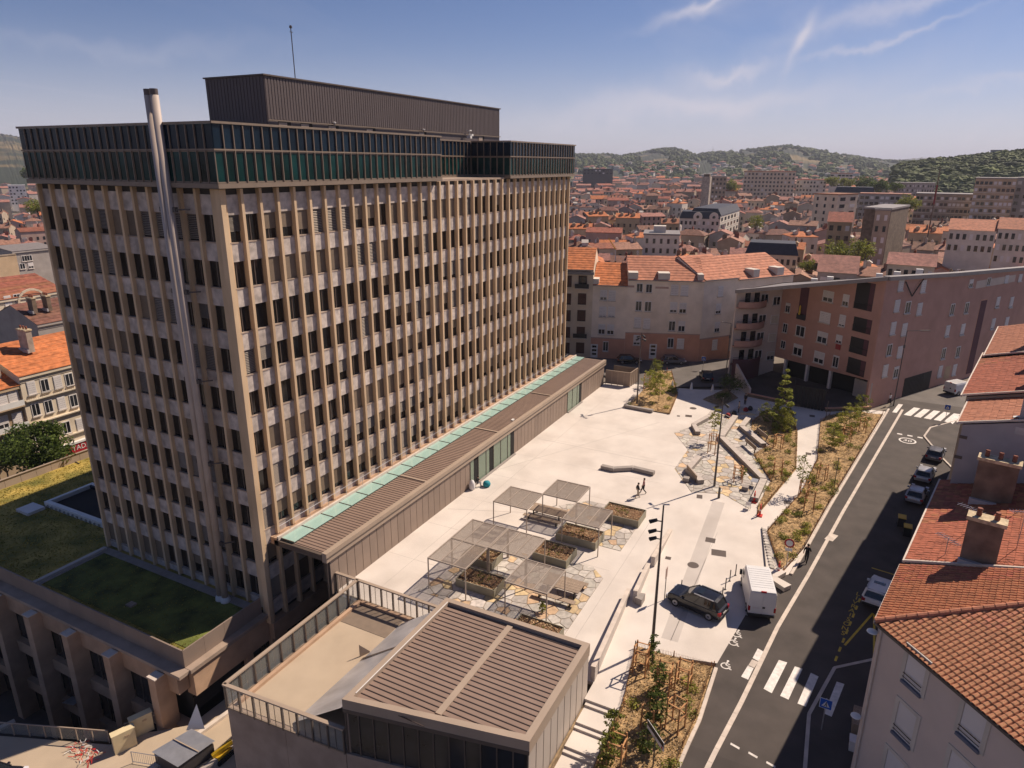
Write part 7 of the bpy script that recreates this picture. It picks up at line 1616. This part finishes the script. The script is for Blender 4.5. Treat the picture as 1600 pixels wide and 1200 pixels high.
# ================================================================ old town
rg = random.Random(77)
WALLS = [('wall_ochre', 'ochre'), ('wall_tan', 'tan'), ('wall_greyish', 'grey'), ('wall_whitish', 'white'), ('wall_dusty_pink', 'pink'), ('wall_cream', 'cream')]
ROOFS = [('roof_russet', 'russet'), ('roof_rose', 'rose'), ('roof_brown', 'brown'), ('roof_brown', 'brown'), ('roof_russet', 'russet'), ('roof_orange', 'orange'), ('roof_rose', 'rose')]
winf = MB().box(-.5, -.05, -.5, .5, .05, .5).mesh('window'); winf.materials.append(MATS['window_dark2'])
wins_ = MB().box(-.5, -.06, -.5, .5, .05, .5).mesh('window'); wins_.materials.append(MATS['shutter'])
PROTO = []
def proto(i, near):
    """house in local metres, front at -y, base at z=0; returns list of (name, mesh, loc, scale, kind)"""
    r_ = random.Random(100+i); w = r_.uniform(8.5, 15); d = r_.uniform(8, 11.5); h = r_.choice((9, 10.5, 12, 13.2, 14.5)); ri = d/2*math.tan(R(r_.uniform(17, 25))); wm, wn_ = WALLS[i % 6]; rm, rn = ROOFS[(i*2+i//6) % 7]; hip = i % 4 == 1
    parts = []; e = .35
    if hip: wl_ = MB().box(-w/2, -d/2, 0, w/2, d/2, h)
    else: wl_ = MB(); wl_.add([(-w/2, -d/2, 0), (w/2, -d/2, 0), (w/2, d/2, 0), (-w/2, d/2, 0), (-w/2, -d/2, h), (w/2, -d/2, h), (w/2, d/2, h), (-w/2, d/2, h), (-w/2, 0, h+ri-.12), (w/2, 0, h+ri-.12)], [(0, 1, 5, 4), (2, 3, 7, 6), (1, 2, 6, 9, 5), (3, 0, 4, 8, 7)])
    rf = MB(); hx = w/2-d*.42 if hip else w/2+e*.3; wx = w/2+e*.4
    if hip: rf.add([(-wx, -d/2-e, h), (wx, -d/2-e, h), (wx, d/2+e, h), (-wx, d/2+e, h), (-hx, 0, h+ri), (hx, 0, h+ri)], [(0, 1, 5, 4), (1, 2, 5), (2, 3, 4, 5), (3, 0, 4)]).box(-wx, -d/2-e, h-.18, wx, d/2+e, h-.002)
    else: rf.add([(-wx, -d/2-e, h-.1), (wx, -d/2-e, h-.1), (wx, 0, h+ri), (-wx, 0, h+ri), (-wx, d/2+e, h-.1), (wx, d/2+e, h-.1), (-wx, -d/2-e, h-.3), (wx, -d/2-e, h-.3), (wx, 0, h+ri-.2), (-wx, 0, h+ri-.2), (wx, d/2+e, h-.3), (-wx, d/2+e, h-.3)], [(0, 1, 2, 3), (3, 2, 5, 4), (6, 7, 1, 0), (7, 8, 2, 1), (8, 10, 5, 2), (9, 6, 0, 3), (11, 9, 3, 4)])
    parts += [('wall', wl_.mesh('wall'), wm), ('roof', rf.mesh('roof'), rm)]
    nch = r_.choice((1, 2, 2, 3)); ch = []
    for k in range(nch):
        x = r_.uniform(-.46, .46)*w; y = r_.uniform(-.2, .3)*d; zz = h+ri*(1-abs(y)/(d/2)); cw = r_.uniform(.9, 2.0); m = MB().box(x-.35, y-cw/2, zz-.7, x+.35, y+cw/2, zz+1.5); 
        for q in range(int(cw/.4)): m.box(x-.13, y-cw/2+.12+q*.4, zz+1.5, x+.13, y-cw/2+.38+q*.4, zz+1.95)
        ch.append(('chimney', m.mesh('chimney'), r_.choice(('chimney_stone', 'render_brown', 'wall_whitish', 'pot_clay'))))
    parts += ch
    if i % 3 == 0:
        for k in range(2):
            m = MB(); x = -w*.25+k*w*.5; y = -d*.27; zz = h+ri*(1-abs(y)/(d/2)); m.box(x-.7, y-.5, zz-.6, x+.7, y+1.6, zz+.95); m.add([(x-.9, y-.7, zz+.9), (x+.9, y-.7, zz+.9), (x+.9, y+1.7, zz+.9), (x-.9, y+1.7, zz+.9), (x, y-.7, zz+1.5), (x, y+1.7, zz+1.5)], [(0, 1, 4), (1, 2, 5, 4), (3, 0, 4, 5)])
            parts.append(('dormer', m.mesh('dormer'), wm))
    if i % 2 == 0:
        x, y = r_.uniform(-.3, .3)*w, .1*d; zz = h+ri*.7; m = MB().tube((x, y, zz), (x, y, zz+2.6), .05, 4).beam((x-.6, y, zz+2.4), (x+.6, y+.2, zz+2.4), .06, .06)
        for k in range(5): m.beam((x-.5+k*.25, y-.3, zz+2.4), (x-.5+k*.25, y+.4, zz+2.4), .04, .04)
        parts.append(('aerial', m.mesh('aerial'), 'galv'))
    if i % 5 == 2: m = MB().box(-w/2-3, -d*.1, 0, -w/2+.5, d*.45, h*.6).add([(-w/2-3.3, -d*.13, h*.6), (-w/2+.2, -d*.13, h*.6+.9), (-w/2+.2, d*.48, h*.6+.9), (-w/2-3.3, d*.48, h*.6)], [(0, 1, 2, 3)]); parts.append(('annex', m.mesh('annex'), rm))
    ws = []; nc = max(2, int(w/2.6)); nr = int(h/3)
    for a in range(nc):
        for b in range(nr): ws.append((-w/2+w*(a+.5)/nc, -d/2-.02, 1.7+b*3., 0.))
    nc2 = max(1, int(d/3.2))
    for sx in (-1, 1):
        for a in range(nc2):
            for b in range(nr):
                if r_.random() < .6: ws.append((sx*(w/2+.02), -d/2+d*(a+.5)/nc2, 1.7+b*3., math.pi/2))
    if not near:
        wmb = MB()
        for x, y, z, rz in ws:
            if rz: wmb.box(x-.05, y-.5, z-.8, x+.05, y+.5, z+.8)
            else: wmb.box(x-.5, y-.05, z-.8, x+.5, y+.05, z+.8)
        parts.append(('window', wmb.mesh('window'), 'window_dark2'))
    for n_, m_, mt in parts: m_.materials.append(MATS[mt])
    return dict(parts=parts, wins=ws, w=w, d=d, h=h, wn=wn_, rn=rn, nch=nch, hip=hip)
NP = 24
PN = [proto(i, True) for i in range(NP)]; PF = [proto(i, False) for i in range(NP)]
def place_house(P, near, x, y, z, rz, label, group, rg):
    t = thing('town_house', label, 'house', (x, y, z), group, rz, False)
    for n_, m_, mt in P['parts']:
        o = _ob(n_, m_); o.parent = t
        if n_ == 'window': o['kind'] = 'stuff'
    if near:
        toward = Vector((-x, -y))
        for wx, wy, wz, wr in P['wins']:
            nx, ny = (0, -1) if not wr else ((1 if wx > 0 else -1), 0)
            n = Vector((nx*math.cos(rz)-ny*math.sin(rz), nx*math.sin(rz)+ny*math.cos(rz)))
            if n.dot(toward) <= 0: continue
            o = _ob('window', winf if rg.random() < .6 else wins_); o.parent = t; o.location = (wx, wy, wz); o.rotation_euler = (0, 0, wr); o.scale = (1.05, 1, 1.7)
    return t
AV = []   # (x, y, radius) kept free for landmarks
def landmark(name, label, px0, px1, ytop, dist, depth, wallm, roofm, floors, bays, cat='building', base=None, roof='flat', skew=0., band=None, zbase=-7.6, ww=.5, whf=.5, shut=.3):
    A = at(px0, ytop, dist); B = at(px1, ytop, dist*(1+skew)); zt_ = A.z; F = Fac((A.x, A.y), (B.x, B.y)); L_ = F.len
    t = thing(name, label, cat, (A.x, A.y, zbase)); B_ = lambda u, o: F.P(u, 0, o)[:2]; rr = random.Random(int(px0))
    ob('wall', MB().prism([B_(0, 0), B_(L_, 0), B_(L_, -depth), B_(0, -depth)], zbase, zt_), wallm, t)
    if roof == 'flat': ob('roof', MB().prism([B_(-.2, .2), B_(L_+.2, .2), B_(L_+.2, -depth-.2), B_(-.2, -depth-.2)], zt_, zt_+.5), roofm, t)
    elif roof == 'mansard': ob('roof', MB().add([F.P(-.2, zt_, .3), F.P(L_+.2, zt_, .3), F.P(L_-.8, zt_+3, -1.6), F.P(.8, zt_+3, -1.6), F.P(-.2, zt_, -depth), F.P(L_+.2, zt_, -depth), F.P(L_-.8, zt_+3, -depth+1.6), F.P(.8, zt_+3, -depth+1.6)], [(0, 1, 2, 3), (1, 5, 6, 2), (5, 4, 7, 6), (4, 0, 3, 7), (3, 2, 6, 7)]), roofm, t)
    else:
        ri = depth/2*math.tan(R(24)); ob('roof', MB().add([F.P(-.3, zt_, .4), F.P(L_+.3, zt_, .4), F.P(L_+.3, zt_+ri, -depth/2), F.P(-.3, zt_+ri, -depth/2), F.P(-.3, zt_, -depth-.4), F.P(L_+.3, zt_, -depth-.4)], [(0, 1, 2, 3), (3, 2, 5, 4), (0, 3, 4), (1, 5, 2)]), roofm, t)
    fh = 3.1; pw = L_/bays
    for f in range(floors):
        z = zt_-1.9-f*fh
        if z < zbase+2: break
        if band and f % band == 0: ob('floor_band', F.wall(MB(), 0, L_, z-1.3, z-1.05, .1, .1), 'wall_whitish', t)
        for k in range(bays):
            o = ob('window', winf if rr.random() > shut else wins_, None, t, loc=F.P((k+.5)*pw, z, .02), rz=F.rz, sc=(pw*ww, 1, fh*whf))
    F2 = Fac((B.x, B.y), F.P(L_, 0, -depth)[:2]); F3 = Fac(F.P(0, 0, -depth)[:2], (A.x, A.y))
    for FF in (F2, F3):
        mid = FF.P(FF.len/2, 0)
        if FF.n.dot(Vector((-mid[0], -mid[1]))) > 0:
            nb = max(1, int(depth/3.5))
            for f in range(min(floors, 6)):
                for k in range(nb): ob('window', winf, None, t, loc=FF.P((k+.5)*depth/nb, zt_-1.9-f*fh, .02), rz=FF.rz, sc=(1.0, 1, fh*whf))
    c = F.P(L_/2, 0, -depth/2); AV.append((c[0], c[1], max(L_, depth)/2+3)); return t, F, zt_
t, F, z_ = landmark('ornate_block', 'white classical block with black mansard roof and arched gables', 1062, 1125, 341, 330, 16, 'wall_whitish', 'roof_slate', 4, 9, roof='mansard', shut=.1)
for u in (F.len*.45, F.len*.85):
    mb = MB(); mb.tube(F.P(u, z_+.8, .4), F.P(u, z_+.8, -.4), 2.0, 18); ob('arched_gable', mb, 'wall_whitish', t); ob('gable_window', MB().tube(F.P(u, z_+.8, .42), F.P(u, z_+.8, .35), .7, 12), 'window_dark', t)
t, F, z_ = landmark('ornate_block', 'white balconied side range of the mansard roofed block', 1126, 1155, 337, 332, 14, 'wall_whitish', 'roof_slate', 5, 6, skew=.14, roof='mansard', shut=.1, band=1)
landmark('cream_slab', 'wide cream apartment slab with dark attic strip', 1163, 1244, 268, 620, 18, 'wall_cream', 'roof_russet', 8, 14, band=2, shut=.1); landmark('grey_slab', 'narrow tan tower block left of the cream slab', 1107, 1136, 276, 560, 15, 'wall_tan', 'roof_grey', 8, 5)
t, F, z_ = landmark('white_block', 'low white modern block with flat terrace roof among tiled houses', 1006, 1062, 367, 235, 14, 'wall_whitish', 'roof_grey', 3, 5, ww=.35, shut=0.); ob('roof_box', MB().prism([F.P(3, 0, -4)[:2], F.P(7, 0, -4)[:2], F.P(7, 0, -8)[:2], F.P(3, 0, -8)[:2]], z_+.5, z_+2.6), 'wall_whitish', t)
landmark('dark_block', 'dark modern block on the skyline right of the tower', 911, 958, 264, 900, 20, 'steel_dark', 'roof_slate', 2, 8, shut=.2)
landmark('pale_block', 'pale balconied block right of the cream slab', 1245, 1292, 281, 640, 16, 'wall_whitish', 'roof_russet', 6, 9, band=1)
landmark('narrow_house', 'tall cream narrow house between darker fronts', 1310, 1341, 305, 360, 12, 'wall_cream', 'roof_russet', 5, 2, skew=.04)
landmark('blue_block', 'dark slate roofed long range', 1304, 1366, 300, 470, 14, 'wall_greyish', 'roof_slate', 4, 9, roof='mansard'); landmark('blue_block', 'grey blue office range behind the brown tower house', 1344, 1424, 303, 450, 14, 'wall_greyish', 'roof_rose', 4, 10, ww=.7)
landmark('brown_tower_house', 'tall brown blank sided house rising above its neighbours', 1368, 1392, 329, 225, 7, 'wall_tan', 'roof_grey', 5, 2, shut=.7, ww=.4); landmark('brown_tower_house', 'dark blind gable beside the tall brown house', 1393, 1420, 328, 226, 7, 'render_brown', 'roof_grey', 0, 1, skew=.1)
landmark('ochre_house', 'broad ochre gabled house left of the tall brown one', 1294, 1332, 346, 240, 12, 'wall_ochre', 'roof_russet', 3, 3, roof='gable')
landmark('apartment_slab', 'long balconied apartment slab on the right, lower one', 1432, 1524, 303, 430, 16, 'wall_tan', 'roof_grey', 8, 14, band=1, ww=.7, whf=.45); landmark('apartment_slab', 'tall balconied apartment slab at the right edge', 1525, 1590, 279, 400, 18, 'wall_ochre', 'roof_grey', 9, 9, band=1, ww=.7, whf=.45); landmark('apartment_slab', 'pale blank slab cut by the right edge', 1589, 1640, 279, 415, 18, 'wall_greyish', 'roof_grey', 6, 4)
landmark('long_block', 'long pale flat roofed block before the wooded hill', 1398, 1462, 286, 600, 14, 'wall_greyish', 'roof_grey', 3, 16, ww=.4); landmark('office_block', 'small white striped office below the hill', 1298, 1333, 271, 760, 14, 'wall_whitish', 'roof_russet', 4, 6, ww=.8)
landmark('dormer_range', 'cream range with orange roof and round dormers on the right', 1483, 1558, 358, 235, 12, 'wall_whitish', 'roof_salmon', 2, 7, roof='gable'); landmark('dormer_range', 'white fronted house with red trimmed dormers, right edge', 1560, 1612, 357, 235, 12, 'wall_whitish', 'roof_salmon', 3, 5, roof='gable')
landmark('pink_house', 'low cream house with three tall windows beyond the brown block eave', 1387, 1462, 412, 182, 10, 'wall_cream', 'roof_rose', 2, 6, roof='gable'); landmark('shed_house', 'grey walled house with broad rose roof behind the eave', 1278, 1340, 424, 172, 14, 'wall_greyish', 'roof_rose', 1, 3, roof='gable')
landmark('mansard_row', 'dark attic row with cream arched windows above the eave', 1165, 1247, 396, 205, 12, 'wall_cream', 'roof_slate', 2, 9, roof='mansard', shut=0.)
# left sliver
landmark('white_hotel', 'white many windowed block far left of the tower', 12, 39, 290, 880, 18, 'white', 'white', 6, 5, zbase=GL)
cnt = 0; houses = []
def fill(px0, px1, rows, zb, tagname, near_d):
    global cnt
    for ri_, dist in enumerate(rows):
        az0 = ray(px0, 300); az1 = ray(px1, 300); a0 = math.atan2(az0.y, az0.x); a1 = math.atan2(az1.y, az1.x)
        a = a0+rg.uniform(0, .01); k = 0
        while a > a1:
            near = dist < near_d; i = rg.randrange(NP); P = (PN if near else PF)[i]; ang = P['w']*rg.uniform(.78, 1.0)/dist; a -= ang/2
            dd = dist*rg.uniform(.965, 1.035); x, y = dd*math.cos(a), dd*math.sin(a)
            base_rz = math.atan2(y, x)-math.pi/2+rg.choice((0, 0, .35, -.3, math.pi/2, math.pi/2))+rg.uniform(-.12, .12)
            ok = all(math.hypot(x-q[0], y-q[1]) > q[2] for q in AV)
            # keep landmarks visible: skip houses that would stand right in front of them
            if ok: houses.append((near, i, x, y, (zb+(0 if tagname == 'L' else max(0, min(5, (dist-280)/60))))+rg.uniform(-1.2, 1.0), base_rz, ri_, k, tagname)); k += 1
            a -= ang/2
right_rows = [150, 164, 179, 195, 212, 231, 252, 274, 298, 324, 353, 385, 420, 458, 500, 545, 595, 650]
fill(894, 1640, right_rows, -7.6, 'R', 300)
# drop those that would run into the foreground blocks
def blocked(x, y):
    # stay behind the white terrace and the brown apartment block
    if math.hypot(x, y) < 190:
        az = math.degrees(math.atan2(y, x))
        if az < 4 and x < 168+abs(az)*1.5: return True
        if az >= 4 and x < 143: return True
    return False
houses = [h_ for h_ in houses if not blocked(h_[2], h_[3])]
fill(-30, 75, [205, 228, 254, 283, 315, 350, 390, 435, 490, 550, 620], GL-1, 'L', 240)
houses.sort(key=lambda h_: math.hypot(h_[2], h_[3]))
ordn = lambda n: ORD[n] if n < 12 else '%dth' % (n+1)
rowk = {}
for h_ in houses: rowk.setdefault((h_[8], h_[6]), []).append(h_)
for kk, lst in rowk.items(): lst.sort(key=lambda h_: proj((h_[2], h_[3], 10))[0])
farmb = {}
seen = set()
for n_, h_ in enumerate(houses):
    near, i, x, y, z, rz, ri_, k, tg = h_; P = (PN if near else PF)[i]
    if n_ < 300:
        k = rowk[(tg, ri_)].index(h_); side = 'right of the tower' if tg == 'R' else 'left of the tower'
        lb = '%s roofed %s house, %s from left in the %s roof row %s' % (P['rn'], P['wn'], ordn(k), ordn(ri_), side)
        place_house(P, near, x, y, z, rz, lb, 'tiled houses of the old town', rg)
    else:
        M_ = Matrix.Translation((x, y, z)) @ Matrix.Rotation(rz, 4, 'Z')
        for nm, m_, mt in P['parts']: farmb.setdefault(mt, MB()).add([M_ @ v.co for v in m_.vertices], [tuple(f.vertices) for f in m_.polygons])
# the farther town reads as one mass of roofs
for px0, px1, rows, zb in ((894, 1640, [705, 765, 830, 905, 990, 1090, 1200, 1330, 1480], -2), (-30, 75, [690, 770, 860, 960, 1080, 1220, 1400], GL)):
    for dist in rows:
        a0 = math.atan2(ray(px0, 300).y, ray(px0, 300).x); a1 = math.atan2(ray(px1, 300).y, ray(px1, 300).x); a = a0
        while a > a1:
            P = PF[rg.randrange(NP)]; s = rg.uniform(1, 1.5); ang = P['w']*s*rg.uniform(1., 1.7)/dist; a -= ang/2; dd = dist*rg.uniform(.96, 1.04); x, y = dd*math.cos(a), dd*math.sin(a); M_ = Matrix.Translation((x, y, zb+rg.uniform(-2, 1))) @ Matrix.Rotation(math.atan2(y, x)-math.pi/2+rg.choice((0, .4, 1.57)), 4, 'Z') @ Matrix.Diagonal((s, s, 1, 1)); a -= ang/2
            if all(math.hypot(x-q[0], y-q[1]) > q[2]+4 for q in AV):
                for nm, m_, mt in P['parts'][:3]: farmb.setdefault(mt, MB()).add([M_ @ v.co for v in m_.vertices], [tuple(f.vertices) for f in m_.polygons])
ft = MB(); mlist = list(farmb)
for j, mt in enumerate(mlist): ft.mi = j; ft.add(farmb[mt].v, farmb[mt].f)
o = ob('distant_town', ft, mlist); tag(o, 'mass of far tiled roofs below the hills', 'town', kind='stuff')
# town trees
r_ = random.Random(8)
for px, py, dist, rr, hh, lb, m_ in ((1308, 392, 196, 4.2, 6.5, 'broad bright green tree clump behind the apartment eave, left half', 'leaf_mid'), (1343, 388, 200, 4.6, 6.5, 'broad bright green tree clump behind the apartment eave, right half', 'leaf_mid'), (1265, 414, 178, 2.4, 3.5, 'small round green tree beside the dark attic row', 'leaf_mid'), (1182, 346, 300, 4.0, 6, 'dark green tree right of the classical white block', 'leaf_mid'), (1420, 318, 400, 7, 9, 'green tree between office range and right slab', 'leaf_mid'), (1142, 288, 640, 9, 10, 'green trees left of the cream slab', 'leaf_mid'),
                                  (1350, 285, 620, 9, 9, 'round park tree, leftmost of the three below the hill', 'leaf_dark'), (1374, 290, 560, 9, 9, 'round park tree, middle of the three below the hill', 'leaf_dark'), (1400, 292, 545, 6, 7, 'round park tree, rightmost of the three below the hill', 'leaf_dark'), (1300, 283, 640, 8, 8, 'park tree beside the pale balconied block', 'leaf_mid'), (1325, 284, 660, 8, 8, 'park tree behind the tall cream narrow house', 'leaf_mid'), (57, 322, 330, 5, 6, 'bright green tree just left of the tower', 'leaf_mid'), (50, 272, 900, 14, 14, 'dark trees far left', 'leaf_dark')):
    p = at(px, py, dist); shrub((p.x, p.y, p.z-hh*.55), rr, hh, int(700+rr*rr*14), lb, m_, int(px), 'tree', max(.25, rr*.085), .2)
# church tower and lattice masts on the hill
for px, y0, y1, dist, lb in ((1114, 249, 229, 3000, 'lattice mast on the hill, left one'), (1144, 249, 231, 3000, 'lattice mast on the hill, right one')):
    a = at(px, y0, dist); b = at(px, y1, dist); t = thing('lattice_mast', lb, 'mast', tuple(a)); ob('mast', MB().tube(a, b, 1.6, 5, .5), 'galv', t); ob('crossarm', MB().beam(a.lerp(b, .75)-Vector((2, -5, 0)), a.lerp(b, .75)+Vector((2, -5, 0)), .8, .8), 'galv', t)
t = thing('church_tower', 'dark brick chimney stack tower in the middle of the roofs', 'tower', tuple(at(1103, 300, 430)))
p = at(1103, 300, 430); ob('shaft', MB().box(p.x-2.2, p.y-2.2, -.5, p.x+2.2, p.y+2.2, zat(p.x, p.y, 1103, 276)), 'chimney_stone', t); ob('belfry', MB().box(p.x-1.6, p.y-1.6, zat(p.x, p.y, 1103, 276), p.x+1.6, p.y+1.6, zat(p.x, p.y, 1103, 272)), 'render_brown', t)
# cranes: red and yellow
p = at(1455, 340, 300); t = thing('red_mast', 'slim red and white mast rising over the right roofs', 'mast', (p.x, p.y, 0)); q = at(1462, 262, 300); ob('mast', MB().tube((p.x, p.y, -7), (p.x, p.y, q.z), .3, 6, .16), 'render_brown', t); ob('head', MB().tube((p.x, p.y, q.z*.62), (p.x, p.y, q.z*.82), .3, 6), 'wall_red', t)
p = at(962, 400, 190); t = thing('yellow_crane', 'small yellow crane mast among the roofs beside the tower', 'crane', (p.x, p.y, 0)); q = at(962, 390, 190); e_ = at(951, 372, 190); ob('mast', MB().tube((p.x, p.y, 0), (q.x, q.y, q.z), .16, 6), 'galv', t); ob('jib', MB().beam(q, e_, .16, .2), 'yellow_plastic', t)

# ================================================================ hills
def ridge(name, prof, dist, base_z, front, material, amp, seed, ny=14, nsub=7):
    """prof: (px, y) skyline; slope falls towards the viewer over `front` metres"""
    r_ = random.Random(seed); pts = []
    for (x0, y0), (x1, y1) in zip(prof, prof[1:]):
        for k in range(nsub): pts.append((x0+(x1-x0)*k/nsub, y0+(y1-y0)*k/nsub))
    pts.append(prof[-1]); mb = MB(); n = len(pts); rows = []
    for j in range(ny+1):
        f = j/ny; row = []
        for i, (px, py) in enumerate(pts):
            top = at(px, py, dist); k = 1-(front/dist)*(1-f) if f <= 1 else 1
            hgt = base_z+(top.z-base_z)*(math.sin(f*math.pi/2)**1.1); row.append((top.x*k, top.y*k, hgt+(r_.uniform(-1, 1)*amp*(f*(1.0 if j < ny else .35)))))
        rows.append(row)
    back = [(x*1.25, y*1.25, base_z-20) for x, y, z in rows[-1]]; rows.append(back)
    k = 0
    for j in range(len(rows)-1):
        for i in range(n-1): mb.quad(rows[j][i+1], rows[j][i], rows[j+1][i], rows[j+1][i+1])
    return struct('hill', mb, material)
far_prof = [(820, 244), (895, 243), (912, 242), (930, 241.5), (950, 243), (968, 246), (985, 243.5), (1005, 240.5), (1030, 235.5), (1052, 234.5), (1075, 239), (1090, 244), (1105, 241.5), (1130, 239), (1160, 237.5), (1190, 235), (1210, 232.5), (1235, 231), (1260, 235), (1290, 239), (1330, 246), (1370, 252), (1420, 254.5), (1480, 256), (1560, 257), (1640, 258)]
ridge('hill', far_prof, 3300, 0, 1900, 'hill', 5, 1)
ridge('hill', [(960, 262), (990, 256), (1020, 248), (1045, 243), (1060, 243), (1080, 250), (1110, 256), (1150, 262)], 2500, 0, 500, 'wood_far', 5, 12)
ridge('hill', [(1380, 256), (1410, 250), (1440, 246.5), (1462, 249), (1490, 246), (1520, 241), (1540, 240), (1570, 245), (1640, 248)], 7500, 0, 2500, 'hill_far', 6, 2)
ridge('hill', [(-120, 208), (-40, 211), (0, 212), (20, 213), (35, 217), (50, 224), (80, 228), (160, 232)], 3600, GL, 2200, 'hill', 5, 3)
ridge('hill', [(1395, 268), (1410, 261), (1440, 258), (1470, 254), (1490, 254), (1520, 250), (1560, 246), (1600, 243), (1680, 240)], 950, 0, 330, 'wood_far', 2.5, 4)
# woodland on the near right hill: one mass of crowns
wd = MB(); r_ = random.Random(21)
def crown(mb, c, r, rr):
    n, m = 6, 4; vs = []
    for j in range(m+1):
        th = math.pi*j/m
        for i in range(n): k = r*rr.uniform(.75, 1.2); vs.append((c[0]+k*math.sin(th)*math.cos(6.283*i/n+j), c[1]+k*math.sin(th)*math.sin(6.283*i/n+j), c[2]+k*.85*math.cos(th)))
    mb.add(vs, [(j*n+i, j*n+(i+1) % n, (j+1)*n+(i+1) % n, (j+1)*n+i) for j in range(m) for i in range(n)])
pr = lerp_tab([(1395, 268), (1410, 261), (1440, 258), (1470, 254), (1490, 254), (1520, 250), (1560, 246), (1600, 243), (1680, 240)])
for _ in range(1500):
    px = r_.uniform(1400, 1660); f = r_.random()**.6; dist = 950-330*(1-f); top = at(px, pr(px), 950); z = top.z*(math.sin(f*math.pi/2)**1.1); k = dist/950
    crown(wd, (top.x*k, top.y*k, z+1.5), r_.uniform(3.0, 6.5), r_)
o = ob('woodland', wd, 'wood_far'); tag(o, 'dark green woodland covering the near hillside on the right', 'wood', kind='stuff')
wd = MB(); pr2 = lerp_tab(far_prof)
for _ in range(4200):
    px = r_.uniform(880, 1640); f = r_.random()**.8; dist = 3300-1900*(1-f); top = at(px, pr2(px), 3300); z = top.z*(math.sin(f*math.pi/2)**1.1); k = dist/3300
    if math.sin(px*.031+f*9)+math.sin(px*.083+f*4.)+r_.uniform(-.6, .6) < -.5: continue
    crown(wd, (top.x*k, top.y*k, z+1), r_.uniform(5, 12), r_)
o = ob('woodland', wd, 'wood_far'); tag(o, 'patches of far woodland on the skyline hills', 'wood', kind='stuff')
for i, (px0, px1, yt, dist) in enumerate(((1512, 1530, 248, 930), (1531, 1548, 243, 935), (1548, 1568, 235, 940), (1500, 1512, 252, 925))):
    landmark('hill_apartments', ['stepped pale hilltop flats, second from left', 'stepped pale hilltop flats, third from left', 'tallest stepped pale flats on the wooded hill', 'lowest stepped pale flats on the wooded hill'][i], px0, px1, yt, dist, 14, 'wall_greyish', 'roof_grey', 4, 4, zbase=20)
# small houses scattered on the far slope: one far mass
fh = MB(); 
for _ in range(150):
    px = r_.uniform(900, 1440); f = r_.uniform(.02, .30); dist = 3300-1900*(1-f); top = at(px, pr2(px), 3300); z = top.z*(math.sin(f*math.pi/2)**1.1); k = dist/3300; x, y = top.x*k, top.y*k; s = r_.uniform(4, 8); h_ = r_.uniform(4, 9)
    fh.mi = 0; fh.box(x-s, y-s, z-3, x+s, y+s, z+h_); fh.mi = r_.choice((1, 1, 2)); fh.add([(x-s-1, y-s-1, z+h_+.1), (x+s+1, y-s-1, z+h_+.1), (x+s+1, y+s+1, z+h_+.1), (x-s-1, y+s+1, z+h_+.1), (x, y, z+h_+3)], [(0, 1, 4), (1, 2, 4), (2, 3, 4), (3, 0, 4)])
o = ob('distant_town', fh, ['wall_whitish', 'roof_russet', 'roof_grey']); tag(o, 'scattered far houses on the hill slopes', 'town', kind='stuff')
# ================================================================ air
hm = bpy.data.materials.new('haze'); hm.use_nodes = True; t_ = hm.node_tree; t_.nodes.clear(); pv = t_.nodes.new('ShaderNodeVolumePrincipled'); pv.inputs['Color'].default_value = (.80, .84, 1.0, 1); pv.inputs['Density'].default_value = .0001; pv.inputs['Anisotropy'].default_value = .1
mo = t_.nodes.new('ShaderNodeOutputMaterial'); t_.links.new(pv.outputs[0], mo.inputs['Volume']); MATS['haze'] = hm
o = ob('haze', MB().box(-9500, -9500, -40, 16500, 16500, 215), 'haze'); o['kind'] = 'stuff'
